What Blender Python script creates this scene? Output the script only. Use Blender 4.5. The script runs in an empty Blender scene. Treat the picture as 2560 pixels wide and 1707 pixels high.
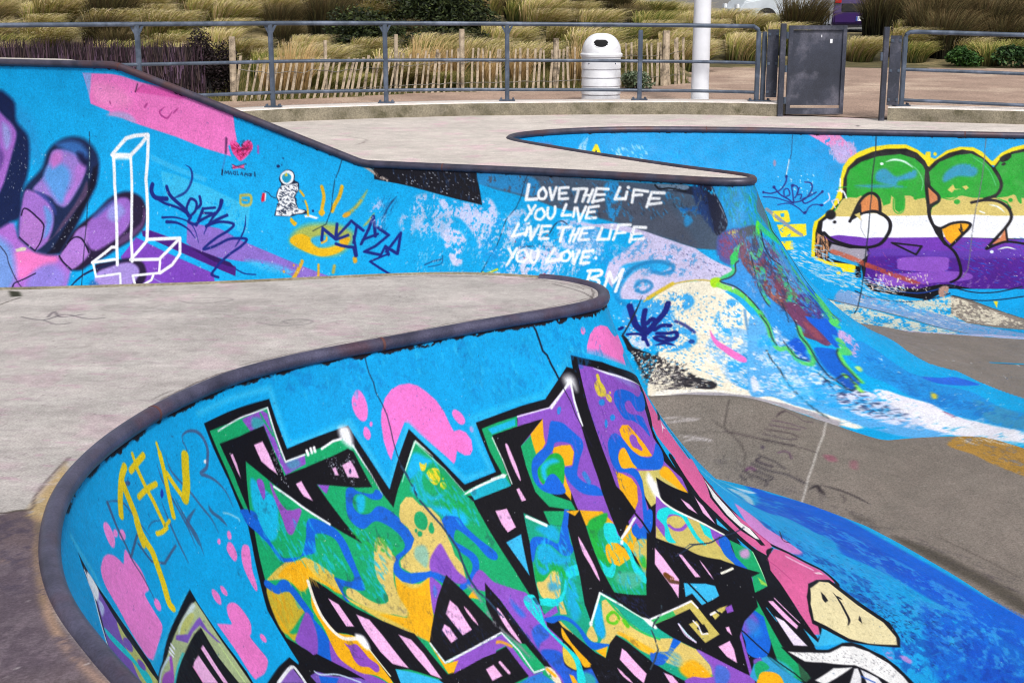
import bpy, bmesh, math, random
import numpy as np
from mathutils import Vector, Matrix

# ---------- skate bowl geometry, all in metres: x right, y away from the viewer, z up, near deck top at z = 0 ----------
CAM_F, CAM_H, CAM_PITCH = 3556.0, 1.6, 14.165      # focal length in pixels of the 2560 px wide frame, eye height, degrees down
NEAR_LIP = [(-9.0,7.1),(-6.0,7.3),(-4.2,7.38),(-2.753,7.481),(-2.074,7.574),(-1.616,7.648),(-1.071,7.778),(-0.677,7.866),(-0.408,7.900),(-0.158,7.889),(0.088,7.822),(0.272,7.756),(0.387,7.648),(0.457,7.543),(0.487,7.430),(0.478,7.282),(0.438,7.177),(0.347,7.075),(0.188,6.939),(-0.031,6.784),(-0.268,6.602),(-0.498,6.414),(-0.724,6.235),(-0.949,6.039),(-1.151,5.802),(-1.270,5.565),(-1.359,5.324),(-1.420,5.076),(-1.460,4.822),(-1.473,4.558),(-1.452,4.298),(-1.399,4.041),(-1.326,3.801),(-1.241,3.594),(-1.145,3.411),(-1.029,3.229),(-0.952,3.114),(-0.867,2.996),(-0.6,2.62),(-0.2,2.36),(0.5,2.05),(1.6,1.75),(3.4,1.6),(6.0,1.6)]
FAR_LIP = [(-9.0,15.9),(-7.0,15.15),(-5.3,14.46),(-4.6,14.2),(-3.93,13.95),(-3.2,13.7),(-2.55,13.46),(-1.95,13.24),(-1.4,13.04),(-1.22,12.98),(-0.69,12.79),(0.07,12.53),(0.76,12.26),(1.41,11.96),(1.73,11.82),
    (1.92,11.80),(2.02,11.90),(2.01,12.08),(1.81,12.34),(1.5,12.7),(0.84,13.6),(0.28,14.46),(0.03,14.9),(-0.03,15.2),(0.1,15.55),(0.5,15.88),(1.22,16.14),(2.34,16.11),(3.64,15.87),(5.54,15.48),(7.5,15.1),(10.0,14.6)]
COPING_R = 0.038
def crom(P, n=12):
    P = np.array(P, float); P = np.vstack([2*P[0]-P[1], P, 2*P[-1]-P[-2]]); o = []
    for i in range(1, len(P)-2):
        t = np.linspace(0, 1, n, endpoint=False)[:, None]; a, b, c, d = P[i-1:i+3]
        o.append(.5*(2*b+(c-a)*t+(2*a-5*b+4*c-d)*t*t+(3*b-a-3*c+d)*t**3))
    return np.vstack(o+[P[-2:-1]])
def smoothstep(x): x = np.clip(x, 0, 1); return x*x*(3-2*x)
class Lip:
    def __init__(s, pts, side):
        C = crom(pts, 24)
        for _ in range(45): C[1:-1] = .25*C[:-2]+.5*C[1:-1]+.25*C[2:]
        s.s = np.r_[0, np.cumsum(np.linalg.norm(np.diff(C, axis=0), axis=1))]
        g = np.arange(0, s.s[-1], .01); C = np.stack([np.interp(g, s.s, C[:, k]) for k in (0, 1)], 1); s.s = g; s.C = C
        T = np.gradient(C, axis=0); T /= np.linalg.norm(T, axis=1)[:, None]
        N = np.stack([T[:, 1], -T[:, 0]], 1)*side; Kn = N.copy()
        for _ in range(40): Kn[1:-1] = .25*Kn[:-2]+.5*Kn[1:-1]+.25*Kn[2:]
        s.N = Kn/np.linalg.norm(Kn, axis=1)[:, None]; s.L = g[-1]
    def at(s, u): return np.stack([np.interp(u, s.s, s.C[:, k]) for k in (0, 1)], -1), np.stack([np.interp(u, s.s, s.N[:, k]) for k in (0, 1)], -1)
near_lip = Lip(NEAR_LIP, -1)
far_lip = Lip(FAR_LIP, 1)
def far_lip_z(x, y=None):                     # the raised left end of the far deck: 0.84 m high, ramping down to 0
    t = np.clip((-1.28-x)/2.62, 0, 1)
    return .84*np.where(t < .06, t*t/.12/.97, np.where(t > .93, 1-(1-t)**2/.14/.97, (t-.03)/.935)).clip(0, 1)
# blend of the flat bottom: the near pool floor, a ridge of grey concrete rising towards the far hip, the far pool floor
EDGE_A = [(-2,10.35),(0.4,10.1),(1.41,9.4),(1.69,9.16),(1.91,8.89),(2.14,8.5),(2.32,7.93),(2.54,7.44),(2.76,7.06),(3.3,6.3),(4.6,4.8),(6.5,3.0)]
EDGE_B = [(-2,11.4),(0.2,10.75),(1.0,10.05),(1.3,10.1),(1.78,10.05),(2.29,9.97),(2.78,9.9),(3.22,9.7),(3.52,9.25),(4.4,8.6),(6.2,7.2),(8,5.8)]
def seg_dist(P, C):
    P = np.asarray(P, float); d = np.full(P.shape[:-1], 1e9); sg = np.zeros(P.shape[:-1])
    for a, b in zip(C[:-1], C[1:]):
        a = np.array(a, float); b = np.array(b, float); ab = b-a; t = np.clip(((P-a)@ab)/(ab@ab), 0, 1)
        q = P-a-t[..., None]*ab; dd = np.hypot(q[..., 0], q[..., 1]); m = dd < d-1e-9
        d = np.where(m, dd, d); sg = np.where(m, np.sign(ab[0]*q[..., 1]-ab[1]*q[..., 0]), sg)
    return d*sg                                # > 0 on the left side of the polyline (away from the viewer)
def edge_b_z(x): return -1.37-.29*smoothstep((x-1.6)/1.2)
FLOOR_NEAR, FLOOR_FAR = -1.8, -1.68
def ridge_z(x, y):
    P = np.stack([x, y], -1); a = seg_dist(P, EDGE_A); b = seg_dist(P, EDGE_B)
    t = np.where(a <= 0, 0, np.where(b >= 0, 1, a/(np.abs(a)+np.abs(b)+1e-9)))
    zb = edge_b_z(x); z = (FLOOR_NEAR-.012)+(zb-FLOOR_NEAR+.012)*t*(1.35-.35*t)
    z = z-.12*np.minimum(-np.minimum(a, 0), 1)
    return z+(FLOOR_FAR-.007-zb)*smoothstep((b-.02)/.7)
def profile(W, h, arc):                        # depth profile by arc length: circular transition, then the flat
    R = (W*W+h*h)/(2*h); ph0 = np.arcsin(np.clip(W/R, 0, 1)); La = R*ph0; ph = np.maximum(ph0-arc/R, 0)
    return W-R*np.sin(ph)+np.maximum(arc-La, 0), R*(1-np.cos(ph))
def near_wall(s, t):                           # s along the lip, t down the face; arrays of the same shape
    C, N = near_lip.at(s); W, h = 2.4, 1.8
    a, z = profile(W, h, t)
    # the pocket is tighter than the transition is wide: offsets stop at the middle of the pocket
    return np.concatenate([C+N*a[..., None], (FLOOR_NEAR+z)[..., None]], -1)
FAR_TIP_S = None
def far_wall(s, t):
    C, N = far_lip.at(s); zl = far_lip_z(C[..., 0]); h = -FLOOR_FAR+zl; W = 2.35+.25*zl
    a, z = profile(W, h, t)
    P = np.concatenate([C+N*a[..., None], (FLOOR_FAR+z)[..., None]], -1)
    out = -seg_dist(P[..., :2], EDGE_B)
    P[..., 2] -= .6*smoothstep((out-.05)/.6)
    return P

# ---------------- render, camera, light ----------------
rng = random.Random(7)
scene = bpy.context.scene
COL = scene.collection
R = math.radians
cam_d = bpy.data.cameras.new('camera'); cam = bpy.data.objects.new('camera', cam_d); COL.objects.link(cam)
cam.location = (0, 0, CAM_H); cam.rotation_euler = (R(90-CAM_PITCH), 0, 0)
cam_d.sensor_width = 36; cam_d.lens = 36*CAM_F/2560; cam_d.clip_start = .05; cam_d.clip_end = 600
scene.camera = cam
scene.render.resolution_x = 1024; scene.render.resolution_y = 682; scene.cycles.filter_width = 1.1
SUN_EL, SUN_AZ = 50, 160          # degrees: height, compass direction the light comes from (0 = +y, clockwise)
w = bpy.data.worlds.new('World'); scene.world = w; w.use_nodes = True
nt = w.node_tree; nt.nodes.clear()
sky = nt.nodes.new('ShaderNodeTexSky'); sky.sky_type = 'NISHITA'; sky.sun_disc = False
sky.sun_elevation = R(SUN_EL); sky.sun_rotation = R(SUN_AZ); sky.air_density = 1.0; sky.dust_density = 4.0; sky.ozone_density = .6
hs = nt.nodes.new('ShaderNodeHueSaturation'); hs.inputs['Saturation'].default_value = .22      # overcast: nearly grey
bg = nt.nodes.new('ShaderNodeBackground'); bg.inputs['Strength'].default_value = .105
wo = nt.nodes.new('ShaderNodeOutputWorld')
nt.links.new(sky.outputs[0], hs.inputs['Color']); nt.links.new(hs.outputs[0], bg.inputs['Color']); nt.links.new(bg.outputs[0], wo.inputs['Surface'])
sd = bpy.data.lights.new('sun', 'SUN'); sd.energy = 2.2; sd.angle = R(10); sd.color = (1, .95, .88)
so = bpy.data.objects.new('sun', sd); COL.objects.link(so)
dirv = Vector((math.sin(R(SUN_AZ))*math.cos(R(SUN_EL)), math.cos(R(SUN_AZ))*math.cos(R(SUN_EL)), math.sin(R(SUN_EL))))
so.rotation_euler = dirv.to_track_quat('Z', 'Y').to_euler(); so.location = dirv*30
scene.view_settings.view_transform = 'Standard'; scene.view_settings.look = 'None'; scene.view_settings.exposure = 0.38; scene.view_settings.gamma = 1

# ---------------- helpers ----------------
def lin(c):
    c = np.asarray(c, float)/255.
    return np.where(c <= .04045, c/12.92, ((c+.055)/1.055)**2.4)
def hexrgb(h): return np.array([int(h[i:i+2], 16) for i in (0, 2, 4)], float)
def tag(o, label=None, cat=None, group=None, kind=None):
    if label: o['label'] = label
    if cat: o['category'] = cat
    if group: o['group'] = group
    if kind: o['kind'] = kind
    return o
def empty(name, loc=(0, 0, 0), rz=0, **k):
    o = bpy.data.objects.new(name, None); COL.objects.link(o); o.location = loc; o.rotation_euler = (0, 0, rz); o.empty_display_size = .2
    return tag(o, **k)
def link(name, me, mat=None, parent=None, smooth=False):
    o = bpy.data.objects.new(name, me); COL.objects.link(o)
    if mat: me.materials.append(mat)
    if parent: o.parent = parent
    if smooth and len(me.polygons): me.polygons.foreach_set('use_smooth', np.ones(len(me.polygons), bool))
    return o
class MB:
    def __init__(s): s.v = []; s.f = []
    def add(s, vs, fs):
        n = len(s.v); s.v += [tuple(v) for v in vs]; s.f += [tuple(i+n for i in f) for f in fs]; return s
    def box(s, c, d, rz=0, M=None):
        x, y, z = [q/2 for q in d]; cs, sn = math.cos(rz), math.sin(rz)
        vs = [(c[0]+a*cs-b*sn, c[1]+a*sn+b*cs, c[2]+e) for e in (-z, z) for a, b in ((-x, -y), (x, -y), (x, y), (-x, y))]
        if M: vs = [M @ Vector(v) for v in vs]
        return s.add(vs, [(3, 2, 1, 0), (4, 5, 6, 7), (0, 1, 5, 4), (1, 2, 6, 5), (2, 3, 7, 6), (3, 0, 4, 7)])
    def tube(s, pts, r, n=10, cap=True):
        pts = [Vector(p) for p in pts]; rs = r if isinstance(r, (list, tuple)) else [r]*len(pts); rings = []
        up = Vector((0, 0, 1))
        for i, p in enumerate(pts):
            t = (pts[min(i+1, len(pts)-1)]-pts[max(i-1, 0)]).normalized()
            a = t.cross(up) if abs(t.z) < .95 else t.cross(Vector((0, 1, 0))); a.normalize(); b = t.cross(a)
            rings.append([p+(a*math.cos(k*math.tau/n)+b*math.sin(k*math.tau/n))*rs[i] for k in range(n)])
        vs = [v for q in rings for v in q]
        fs = [(i*n+k, i*n+(k+1) % n, (i+1)*n+(k+1) % n, (i+1)*n+k) for i in range(len(pts)-1) for k in range(n)]
        if cap: fs += [tuple(range(n))[::-1], tuple((len(pts)-1)*n+k for k in range(n))]
        return s.add(vs, fs)
    def lathe(s, prof, n=32, c=(0, 0, 0)):
        vs = [(c[0]+r*math.cos(k*math.tau/n), c[1]+r*math.sin(k*math.tau/n), c[2]+z) for r, z in prof for k in range(n)]
        fs = [(i*n+k, i*n+(k+1) % n, (i+1)*n+(k+1) % n, (i+1)*n+k) for i in range(len(prof)-1) for k in range(n)]
        return s.add(vs, fs)
    def prism(s, pts, y0, y1):                     # outline in x,z extruded along y
        n = len(pts); vs = [(x, y, z) for y in (y0, y1) for x, z in pts]
        return s.add(vs, [tuple(range(n)), tuple(range(n, 2*n))[::-1]]+[((i+1) % n, i, i+n, (i+1) % n+n) for i in range(n)])
    def build(s, name, mat=None, parent=None, smooth=False, bevel=0):
        me = bpy.data.meshes.new(name); me.from_pydata(s.v, [], s.f); me.update()
        bm = bmesh.new(); bm.from_mesh(me); bmesh.ops.recalc_face_normals(bm, faces=bm.faces)
        if bevel: bmesh.ops.bevel(bm, geom=[e for e in bm.edges if len(e.link_faces) == 2 and e.calc_face_angle(0) > .6], offset=bevel, segments=2, affect='EDGES')
        bm.to_mesh(me); bm.free()
        if smooth:
            try: me.shade_smooth()
            except Exception: pass
        o = link(name, me, mat, parent, smooth)
        if smooth:
            try:
                me.set_sharp_from_angle(angle=R(35))
            except Exception: pass
        return o
def copy_tree(o, parent=None):
    c = o.copy(); COL.objects.link(c); c.parent = parent
    for ch in list(o.children): copy_tree(ch, c)
    return c

# ---------------- materials ----------------
def new_mat(name):
    m = bpy.data.materials.new(name); m.use_nodes = True; n = m.node_tree; b = n.nodes['Principled BSDF']; return m, n, b
def N(n, t, **k):
    o = n.nodes.new(t)
    for a, v in k.items():
        if a in ('operation', 'blend_type', 'data_type', 'attribute_name', 'noise_dimensions', 'feature', 'distance'): setattr(o, a, v)
        else: o.inputs[a].default_value = v
    return o
def ramp(n, fac, stops):
    r = n.nodes.new('ShaderNodeValToRGB'); e = r.color_ramp.elements
    while len(e) > len(stops): e.remove(e[-1])
    while len(e) < len(stops): e.new(1)
    for q, (p, c) in zip(e, stops): q.position = p; q.color = (*c, 1) if len(c) == 3 else c
    n.links.new(fac, r.inputs[0]); return r.outputs[0]
def noise(n, vec, scale, detail=4, rough=.6):
    o = N(n, 'ShaderNodeTexNoise', Scale=scale, Detail=detail, Roughness=rough); n.links.new(vec, o.inputs['Vector']); return o.outputs['Fac']
def mixc(n, fac, a, b, mode='MIX'):
    o = n.nodes.new('ShaderNodeMix'); o.data_type = 'RGBA'; o.blend_type = mode
    for s, v in ((0, fac), (6, a), (7, b)):
        if hasattr(v, 'links') or hasattr(v, 'is_output'): n.links.new(v, o.inputs[s])
        elif s == 0: o.inputs[0].default_value = v
        else: o.inputs[s].default_value = (*v, 1)
    return o.outputs[2]
def bump(n, b, h, strength=.3, dist=.01):
    o = N(n, 'ShaderNodeBump', Strength=strength, Distance=dist); n.links.new(h, o.inputs['Height']); n.links.new(o.outputs[0], b.inputs['Normal'])
def objco(n): return n.nodes.new('ShaderNodeTexCoord').outputs['Object']
def m_noisy(name, c1, c2, scale=20, rough=.7, grain=.12, gscale=300, metal=0, bs=.3, bd=.004, c3=None, s3=1.5):
    m, n, b = new_mat(name); co = objco(n)
    c = ramp(n, noise(n, co, scale, 5), [(.3, lin(c1)), (.7, lin(c2))])
    if c3 is not None: c = mixc(n, ramp(n, noise(n, co, s3, 4, .65), [(.5, (0, 0, 0)), (.68, (1, 1, 1))]), c, tuple(lin(c3)))
    g = ramp(n, noise(n, co, gscale, 2), [(.3, (1-grain,)*3), (.7, (1+grain*.6,)*3)])
    c = mixc(n, 1.0, c, g, 'MULTIPLY'); n.links.new(c, b.inputs['Base Color']); b.inputs['Roughness'].default_value = rough; b.inputs['Metallic'].default_value = metal
    if bs: bump(n, b, noise(n, co, gscale*.5, 3), bs, bd)
    return m
def m_painted(name, rough=.5, grain=.10, gscale=170, bs=.35):           # colour laid on in the 'paint' attribute
    m, n, b = new_mat(name); co = objco(n)
    a = N(n, 'ShaderNodeAttribute', attribute_name='paint').outputs['Color']
    g = ramp(n, noise(n, co, gscale, 2), [(.28, (1-grain,)*3), (.72, (1+grain*.7,)*3)])
    g2 = ramp(n, noise(n, co, 3.1, 5), [(.3, (.93, .95, .95)), (.7, (1.04, 1.03, 1.04))])
    # pinholes and scuffs in the render
    sc = ramp(n, noise(n, co, 55, 3, .7), [(.70, (1, 1, 1)), (.76, (.62, .62, .66))])
    b.inputs['Specular IOR Level'].default_value = .15
    c = mixc(n, 1.0, mixc(n, 1.0, mixc(n, 1.0, a, g, 'MULTIPLY'), g2, 'MULTIPLY'), sc, 'MULTIPLY')
    n.links.new(c, b.inputs['Base Color']); b.inputs['Roughness'].default_value = rough
    n.links.new(ramp(n, noise(n, co, 9, 4), [(.3, (rough-.08,)*3), (.7, (rough+.15,)*3)]), b.inputs['Roughness'])
    bump(n, b, noise(n, co, 60, 6, .65), bs, .006)
    return m
def m_attr(name, rough=.8, trans=0.0):
    m, n, b = new_mat(name); a = N(n, 'ShaderNodeAttribute', attribute_name='paint').outputs['Color']; n.links.new(a, b.inputs['Base Color']); b.inputs['Roughness'].default_value = rough
    b.inputs['Specular IOR Level'].default_value = .2
    return m
M = {}
M['wall'] = m_painted('painted_concrete', .5, .18, 130)
M['wallfar'] = m_painted('painted_concrete_far', .5, .20, 62, .35)
M['deckfar'] = m_painted('far_deck_concrete', .8, .20, 58, .3)
M['deckpaint'] = m_painted('deck_concrete', .8, .26, 120, .5)
M['floorpaint'] = m_painted('floor_concrete', .85, .34, 85, .5)
M['coping'] = m_noisy('worn_steel_pipe', (54, 54, 74), (92, 90, 116), 7, .42, .30, 130, .35, .25, .002, (84, 62, 76), 2.2)
M['coping_dark'] = m_noisy('dark_steel_pipe', (50, 50, 64), (78, 74, 92), 9, .45, .18, 240, .3, .25, .002, (84, 58, 60), 2.2)
M['rust'] = m_noisy('rusty_joint', (70, 34, 32), (96, 60, 60), 40, .8)
M['rail'] = m_noisy('grey_blue_railing_paint', (56, 66, 82), (80, 92, 110), 6, .45, .16, 150, .1, .15, .002, (102, 112, 132), 3)
M['gate'] = m_noisy('scratched_dark_gate_sheet', (38, 42, 54), (58, 62, 78), 3, .5, .26, 60, .1, .2, .003, (98, 98, 112), 2.6)
M['kerb'] = m_noisy('weathered_kerb_concrete', (112, 106, 92), (146, 138, 120), 5, .9, .34, 60, 0, .6, .01, (86, 82, 62), 3.2)
M['kerbtop'] = m_noisy('kerb_top_concrete', (196, 188, 184), (222, 214, 210), 6, .9, .2, 90, 0, .5, .01)
M['white'] = m_noisy('white_plastic', (214, 216, 224), (232, 234, 240), 4, .45, .05, 200, 0, .08, .002, (196, 196, 204), 3)
M['lamp'] = m_noisy('white_post_paint', (206, 208, 216), (226, 228, 236), 3, .4, .05, 200, 0, .08, .002)
M['dark'] = m_noisy('dark_inside', (16, 16, 18), (30, 30, 34), 5, .9)
M['black'] = m_noisy('black_rubber', (18, 18, 20), (30, 30, 32), 20, .8)
M['pale'] = m_noisy('split_chestnut_pale', (150, 136, 118), (198, 182, 160), 14, .9, .3, 120, 0, .5, .004, (98, 88, 76), 8)
M['wire'] = m_noisy('galvanised_wire', (90, 88, 84), (120, 116, 110), 30, .5, .1, 200, .6)
M['path'] = m_noisy('pinkish_gravel_path', (138, 116, 103), (168, 143, 128), 1.6, .95, .40, 45, 0, .6, .012, (190, 168, 150), .6)
M['sand'] = m_noisy('dry_dune_sand', (150, 134, 100), (186, 168, 132), 1.2, .95, .3, 50, 0, .6, .02, (96, 92, 60), 1.1)
M['soil'] = m_noisy('dune_soil_with_litter', (58, 56, 32), (98, 90, 56), 2.2, .95, .35, 40, 0, .6, .03, (150, 134, 96), .8)
M['asphalt'] = m_noisy('car_park_asphalt', (92, 92, 92), (120, 118, 116), 2, .9, .2, 60)
M['grass'] = m_attr('dry_dune_grass', .75)
M['leaf'] = m_attr('shrub_leaves', .6)
M['twig'] = m_attr('heather_twigs', .95)
def m_flat(name, c, rough=.35, metal=0, coat=0):
    m, n, b = new_mat(name); co = objco(n)
    n.links.new(ramp(n, noise(n, co, 2.5, 4), [(.3, lin(np.array(c)*.93)), (.7, lin(np.clip(np.array(c)*1.05, 0, 255)))]), b.inputs['Base Color'])
    b.inputs['Roughness'].default_value = rough; b.inputs['Metallic'].default_value = metal; b.inputs['Coat Weight'].default_value = coat
    return m

# ---------------- painting: polygons and brush strokes laid on a surface in its own (along, down) millimetres ----------------
K_ALB = .72                                         # paint albedo for a display value
_tab = {}
def vnoise(x, y, scale, seed):
    if seed not in _tab: _tab[seed] = np.random.RandomState(seed).rand(256, 256)
    t = _tab[seed]; o = 0; a = .5; q = 0
    for k in range(4):
        u = x/scale*2**k+17.3*k; v = y/scale*2**k+9.1*k; i = np.floor(u).astype(int); j = np.floor(v).astype(int); f = u-i; g = v-j
        f = f*f*(3-2*f); g = g*g*(3-2*g)
        o = o+a*((t[i % 256, j % 256]*(1-f)+t[(i+1) % 256, j % 256]*f)*(1-g)+(t[i % 256, (j+1) % 256]*(1-f)+t[(i+1) % 256, (j+1) % 256]*f)*g); q += a; a *= .6
    return o/q
def spline(P, closed):
    n = len(P)
    if n < 3: return P
    out = []
    idx = range(n) if closed else range(n-1)
    for i in idx:
        a, b, c, d = [P[(i+k) % n] if closed else P[min(max(i+k, 0), n-1)] for k in (-1, 0, 1, 2)]
        for t in (0, .25, .5, .75): out.append(.5*(2*b+(c-a)*t+(2*a-5*b+4*c-d)*t*t+(3*b-a-3*c+d)*t**3))
    if not closed: out.append(P[-1])
    return np.array(out)
class Canvas:
    def __init__(s, xs, ys, P, base):
        s.x = xs; s.y = ys; s.P = P                # P[j, i] = 3D position at (xs[i], ys[j])
        s.mu = np.clip(np.linalg.norm(np.gradient(P, axis=1), axis=2)/np.gradient(xs)[None, :], .05, 20)
        s.aa = .6*np.maximum(np.gradient(xs)[None, :]*s.mu, np.gradient(ys)[:, None])
        s.c = np.zeros((len(ys), len(xs), 3), np.float32)+base
        mm = np.clip(s.mu[np.searchsorted(ys, ys[0]+min(1.1, (ys[-1]-ys[0])/2))], .6, 4); s.xa = np.r_[0, np.cumsum((mm[1:]+mm[:-1])/2*np.diff(xs))]+xs[0]   # arc length a metre down the face
    def win(s, x0, x1, y0, y1, pad):
        i0 = np.searchsorted(s.x, x0-pad); i1 = np.searchsorted(s.x, x1+pad); j0 = np.searchsorted(s.y, y0-pad); j1 = np.searchsorted(s.y, y1+pad)
        return slice(j0, j1), slice(i0, i1)
    def put(s, w, a, col, alpha, wear, seed):
        a = a*alpha
        if wear:
            X, Y = np.meshgrid(s.xa[w[1]], s.y[w[0]])
            nz = vnoise(X, Y*.8, .09, 3+seed % 5)*.5+vnoise(X, Y*.7, .02, 9+seed % 5)*.5
            a = a*np.clip((nz-(.28+wear*.42))/.09, 0, 1)
        s.c[w] = s.c[w]*(1-a[..., None])+col*a[..., None]
    def poly(s, col, pts, soft=0, alpha=1, wear=0, smooth=0, seed=0):
        P = np.array(pts, float)
        if smooth: P = spline(P, True)
        w = s.win(P[:, 0].min(), P[:, 0].max(), P[:, 1].min(), P[:, 1].max(), soft+.01)
        X, Y = np.meshgrid(s.x[w[1]], s.y[w[0]]); 
        if X.size == 0: return
        mu = s.mu[w]; ins = np.zeros(X.shape, bool); d = np.full(X.shape, 1e9)
        for (x0, y0), (x1, y1) in zip(P, np.roll(P, -1, 0)):
            if y0 != y1: ins ^= ((y0 > Y) != (y1 > Y)) & (X < (x1-x0)*(Y-y0)/(y1-y0)+x0)
            ex = (x1-x0)*mu; ey = y1-y0; px = (X-x0)*mu; py = Y-y0; t = np.clip((px*ex+py*ey)/(ex*ex+ey*ey+1e-12), 0, 1)
            d = np.minimum(d, (px-t*ex)**2+(py-t*ey)**2)
        d = np.sqrt(d)*np.where(ins, 1, -1); sf = np.maximum(s.aa[w], soft)
        s.put(w, np.clip(.5+.5*d/sf, 0, 1), col, alpha, wear, seed)
    def stroke(s, col, pts, width, soft=0, alpha=1, wear=0, smooth=1, taper=0, seed=0):
        P = np.array(pts, float)
        if smooth: P = spline(P, False)
        m = width+soft+.01; w = s.win(P[:, 0].min()-m/np.min(s.mu)*0, P[:, 0].max(), P[:, 1].min(), P[:, 1].max(), m*1.5)
        X, Y = np.meshgrid(s.x[w[1]], s.y[w[0]])
        if X.size == 0: return
        mu = s.mu[w]; best = np.full(X.shape, -1e9); n = len(P)-1
        for k in range(n):
            (x0, y0), (x1, y1) = P[k], P[k+1]
            ex = (x1-x0)*mu; ey = y1-y0; px = (X-x0)*mu; py = Y-y0; t = np.clip((px*ex+py*ey)/(ex*ex+ey*ey+1e-12), 0, 1)
            hw = width/2
            if taper:
                u = (k+t)/n; hw = width/2*(1-u*.85 if taper == 1 else np.minimum(1, np.minimum(u, 1-u)*3.2+.15))
            best = np.maximum(best, hw-np.hypot(px-t*ex, py-t*ey))
        sf = np.maximum(s.aa[w], soft)
        s.put(w, np.clip(.5+.5*best/sf, 0, 1), col, alpha, wear, seed)
    def draw(s, text, pal):
        for li, line in enumerate(text.strip().splitlines()):
            if ':' not in line: continue
            h, p = line.split(':'); h = h.split(); o = {}
            for q in h[2:]: o[q[0]] = float(q[1:])
            pts = [[float(v)/1000 for v in q.split(',')] for q in p.split()]
            col = hexrgb(pal.get(h[1], h[1])); k = dict(soft=o.get('b', 0)/1000, alpha=o.get('a', 100)/100, wear=o.get('w', 0)/100, seed=li)
            if h[0] == 'd':
                r = random.Random(int(o['r'])); q = np.array(pts); n = tries = 0; L = o['l']/1000
                while n < o['n'] and tries < 9000:
                    tries += 1; x = r.uniform(q[:, 0].min(), q[:, 0].max()); y = r.uniform(q[:, 1].min(), q[:, 1].max()); ins = False
                    for (x0, y0), (x1, y1) in zip(q, np.roll(q, -1, 0)):
                        if (y0 > y) != (y1 > y) and x < (x1-x0)*(y-y0)/(y1-y0)+x0: ins = not ins
                    if not ins: continue
                    n += 1; l = L*r.uniform(.3, 1.3)/2; a = R(o['g']+r.gauss(0, 10)); dx, dy = l*math.cos(a), l*math.sin(a); bnd = r.gauss(0, .12)*l
                    s.stroke(col, [(x-dx, y-dy), (x+bnd*math.sin(a), y-bnd*math.cos(a)), (x+dx, y+dy)], o['t']/1000*r.uniform(.5, 1.5), smooth=0, taper=2, **k)
                continue
            if h[0] == 'p': s.poly(col, pts, smooth=int(o.get('m', 0)), **k)
            else: s.stroke(col, pts, o.get('t', 20)/1000, smooth=int(o.get('m', 1)), taper=int(o.get('e', 0)), **k)
    def world_poly(s, col, pts, ztop):             # the flat beyond an edge given in world x, y
        x, y = s.P[..., 0], s.P[..., 1]; ins = np.zeros(x.shape, bool); P = np.array(pts)
        for (x0, y0), (x1, y1) in zip(P, np.roll(P, -1, 0)):
            if y0 != y1: ins ^= ((y0 > y) != (y1 > y)) & (x < (x1-x0)*(y-y0)/(y1-y0)+x0)
        ins &= s.P[..., 2] < ztop; s.c[ins] = col
    def speck(s, col, dens, size, seed, y0=-9, y1=99, alpha=1):          # chips and stains
        X, Y = np.meshgrid(s.xa, s.y); nz = vnoise(X, Y, size, seed)
        a = np.clip((nz-(1-dens))/.03, 0, 1)*alpha*((Y > y0) & (Y < y1)); s.c = s.c*(1-a[..., None])+np.array(col)*a[..., None]
    def mesh(s, name, mat, parent=None, keep=None, flip=False):
        X, Y = np.meshgrid(s.xa, s.y)
        g = 1+.13*(vnoise(X, Y, .012, 301)-.5)+.12*(vnoise(X, Y, .12, 302)-.5); s.c = s.c*g[..., None]
        ny, nx = len(s.y), len(s.x); me = bpy.data.meshes.new(name)
        idx = np.arange(nx*ny).reshape(ny, nx)
        q = np.stack([idx[:-1, :-1], idx[:-1, 1:], idx[1:, 1:], idx[1:, :-1]], -1).reshape(-1, 4)
        if flip: q = q[:, ::-1]
        V = s.P.reshape(-1, 3); C = s.c.reshape(-1, 3)
        if keep is not None:
            k = keep.reshape(-1); q = q[k[q].all(1)]; u, inv = np.unique(q, return_inverse=True); q = inv.reshape(-1, 4); V = V[u]; C = C[u]
        me.vertices.add(len(V)); me.vertices.foreach_set('co', V.astype(np.float32).ravel())
        me.loops.add(q.size); me.loops.foreach_set('vertex_index', q.astype(np.int32).ravel())
        me.polygons.add(len(q)); me.polygons.foreach_set('loop_start', np.arange(0, q.size, 4, dtype=np.int32))
        me.update(calc_edges=True); me.polygons.foreach_set('use_smooth', np.ones(len(q), bool))
        at = me.color_attributes.new('paint', 'FLOAT_COLOR', 'POINT'); rgba = np.ones((len(V), 4), np.float32); rgba[:, :3] = lin(np.clip(C, 0, 255))*K_ALB
        at.data.foreach_set('color', rgba.ravel()); me.validate()
        return link(name, me, mat, parent)
def axis(pieces):                                   # [(start, end, step or function)] -> sorted coordinates
    o = []
    for a, b, d in pieces: o.append(np.linspace(a, b, max(2, int(round((b-a)/d)))+1)[:-1])
    return np.r_[np.concatenate(o), pieces[-1][1]]
def lip_axis(f, lip, a, b, d, tm):
    g = np.arange(a, b, .01); P = f(g, np.full(g.shape, tm)); L = f(g, np.zeros(g.shape))
    st = np.maximum(np.linalg.norm(np.gradient(P, axis=0), axis=1), np.linalg.norm(np.gradient(L, axis=0), axis=1))/.01
    D = np.linalg.norm(P-np.array([0, 0, CAM_H]), axis=1)
    cu = np.r_[0, np.cumsum(np.clip(st, .5, 4)[1:]*.01)]; n = int(cu[-1]/d); return np.interp(np.linspace(0, cu[-1], n), cu, g)
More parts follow.
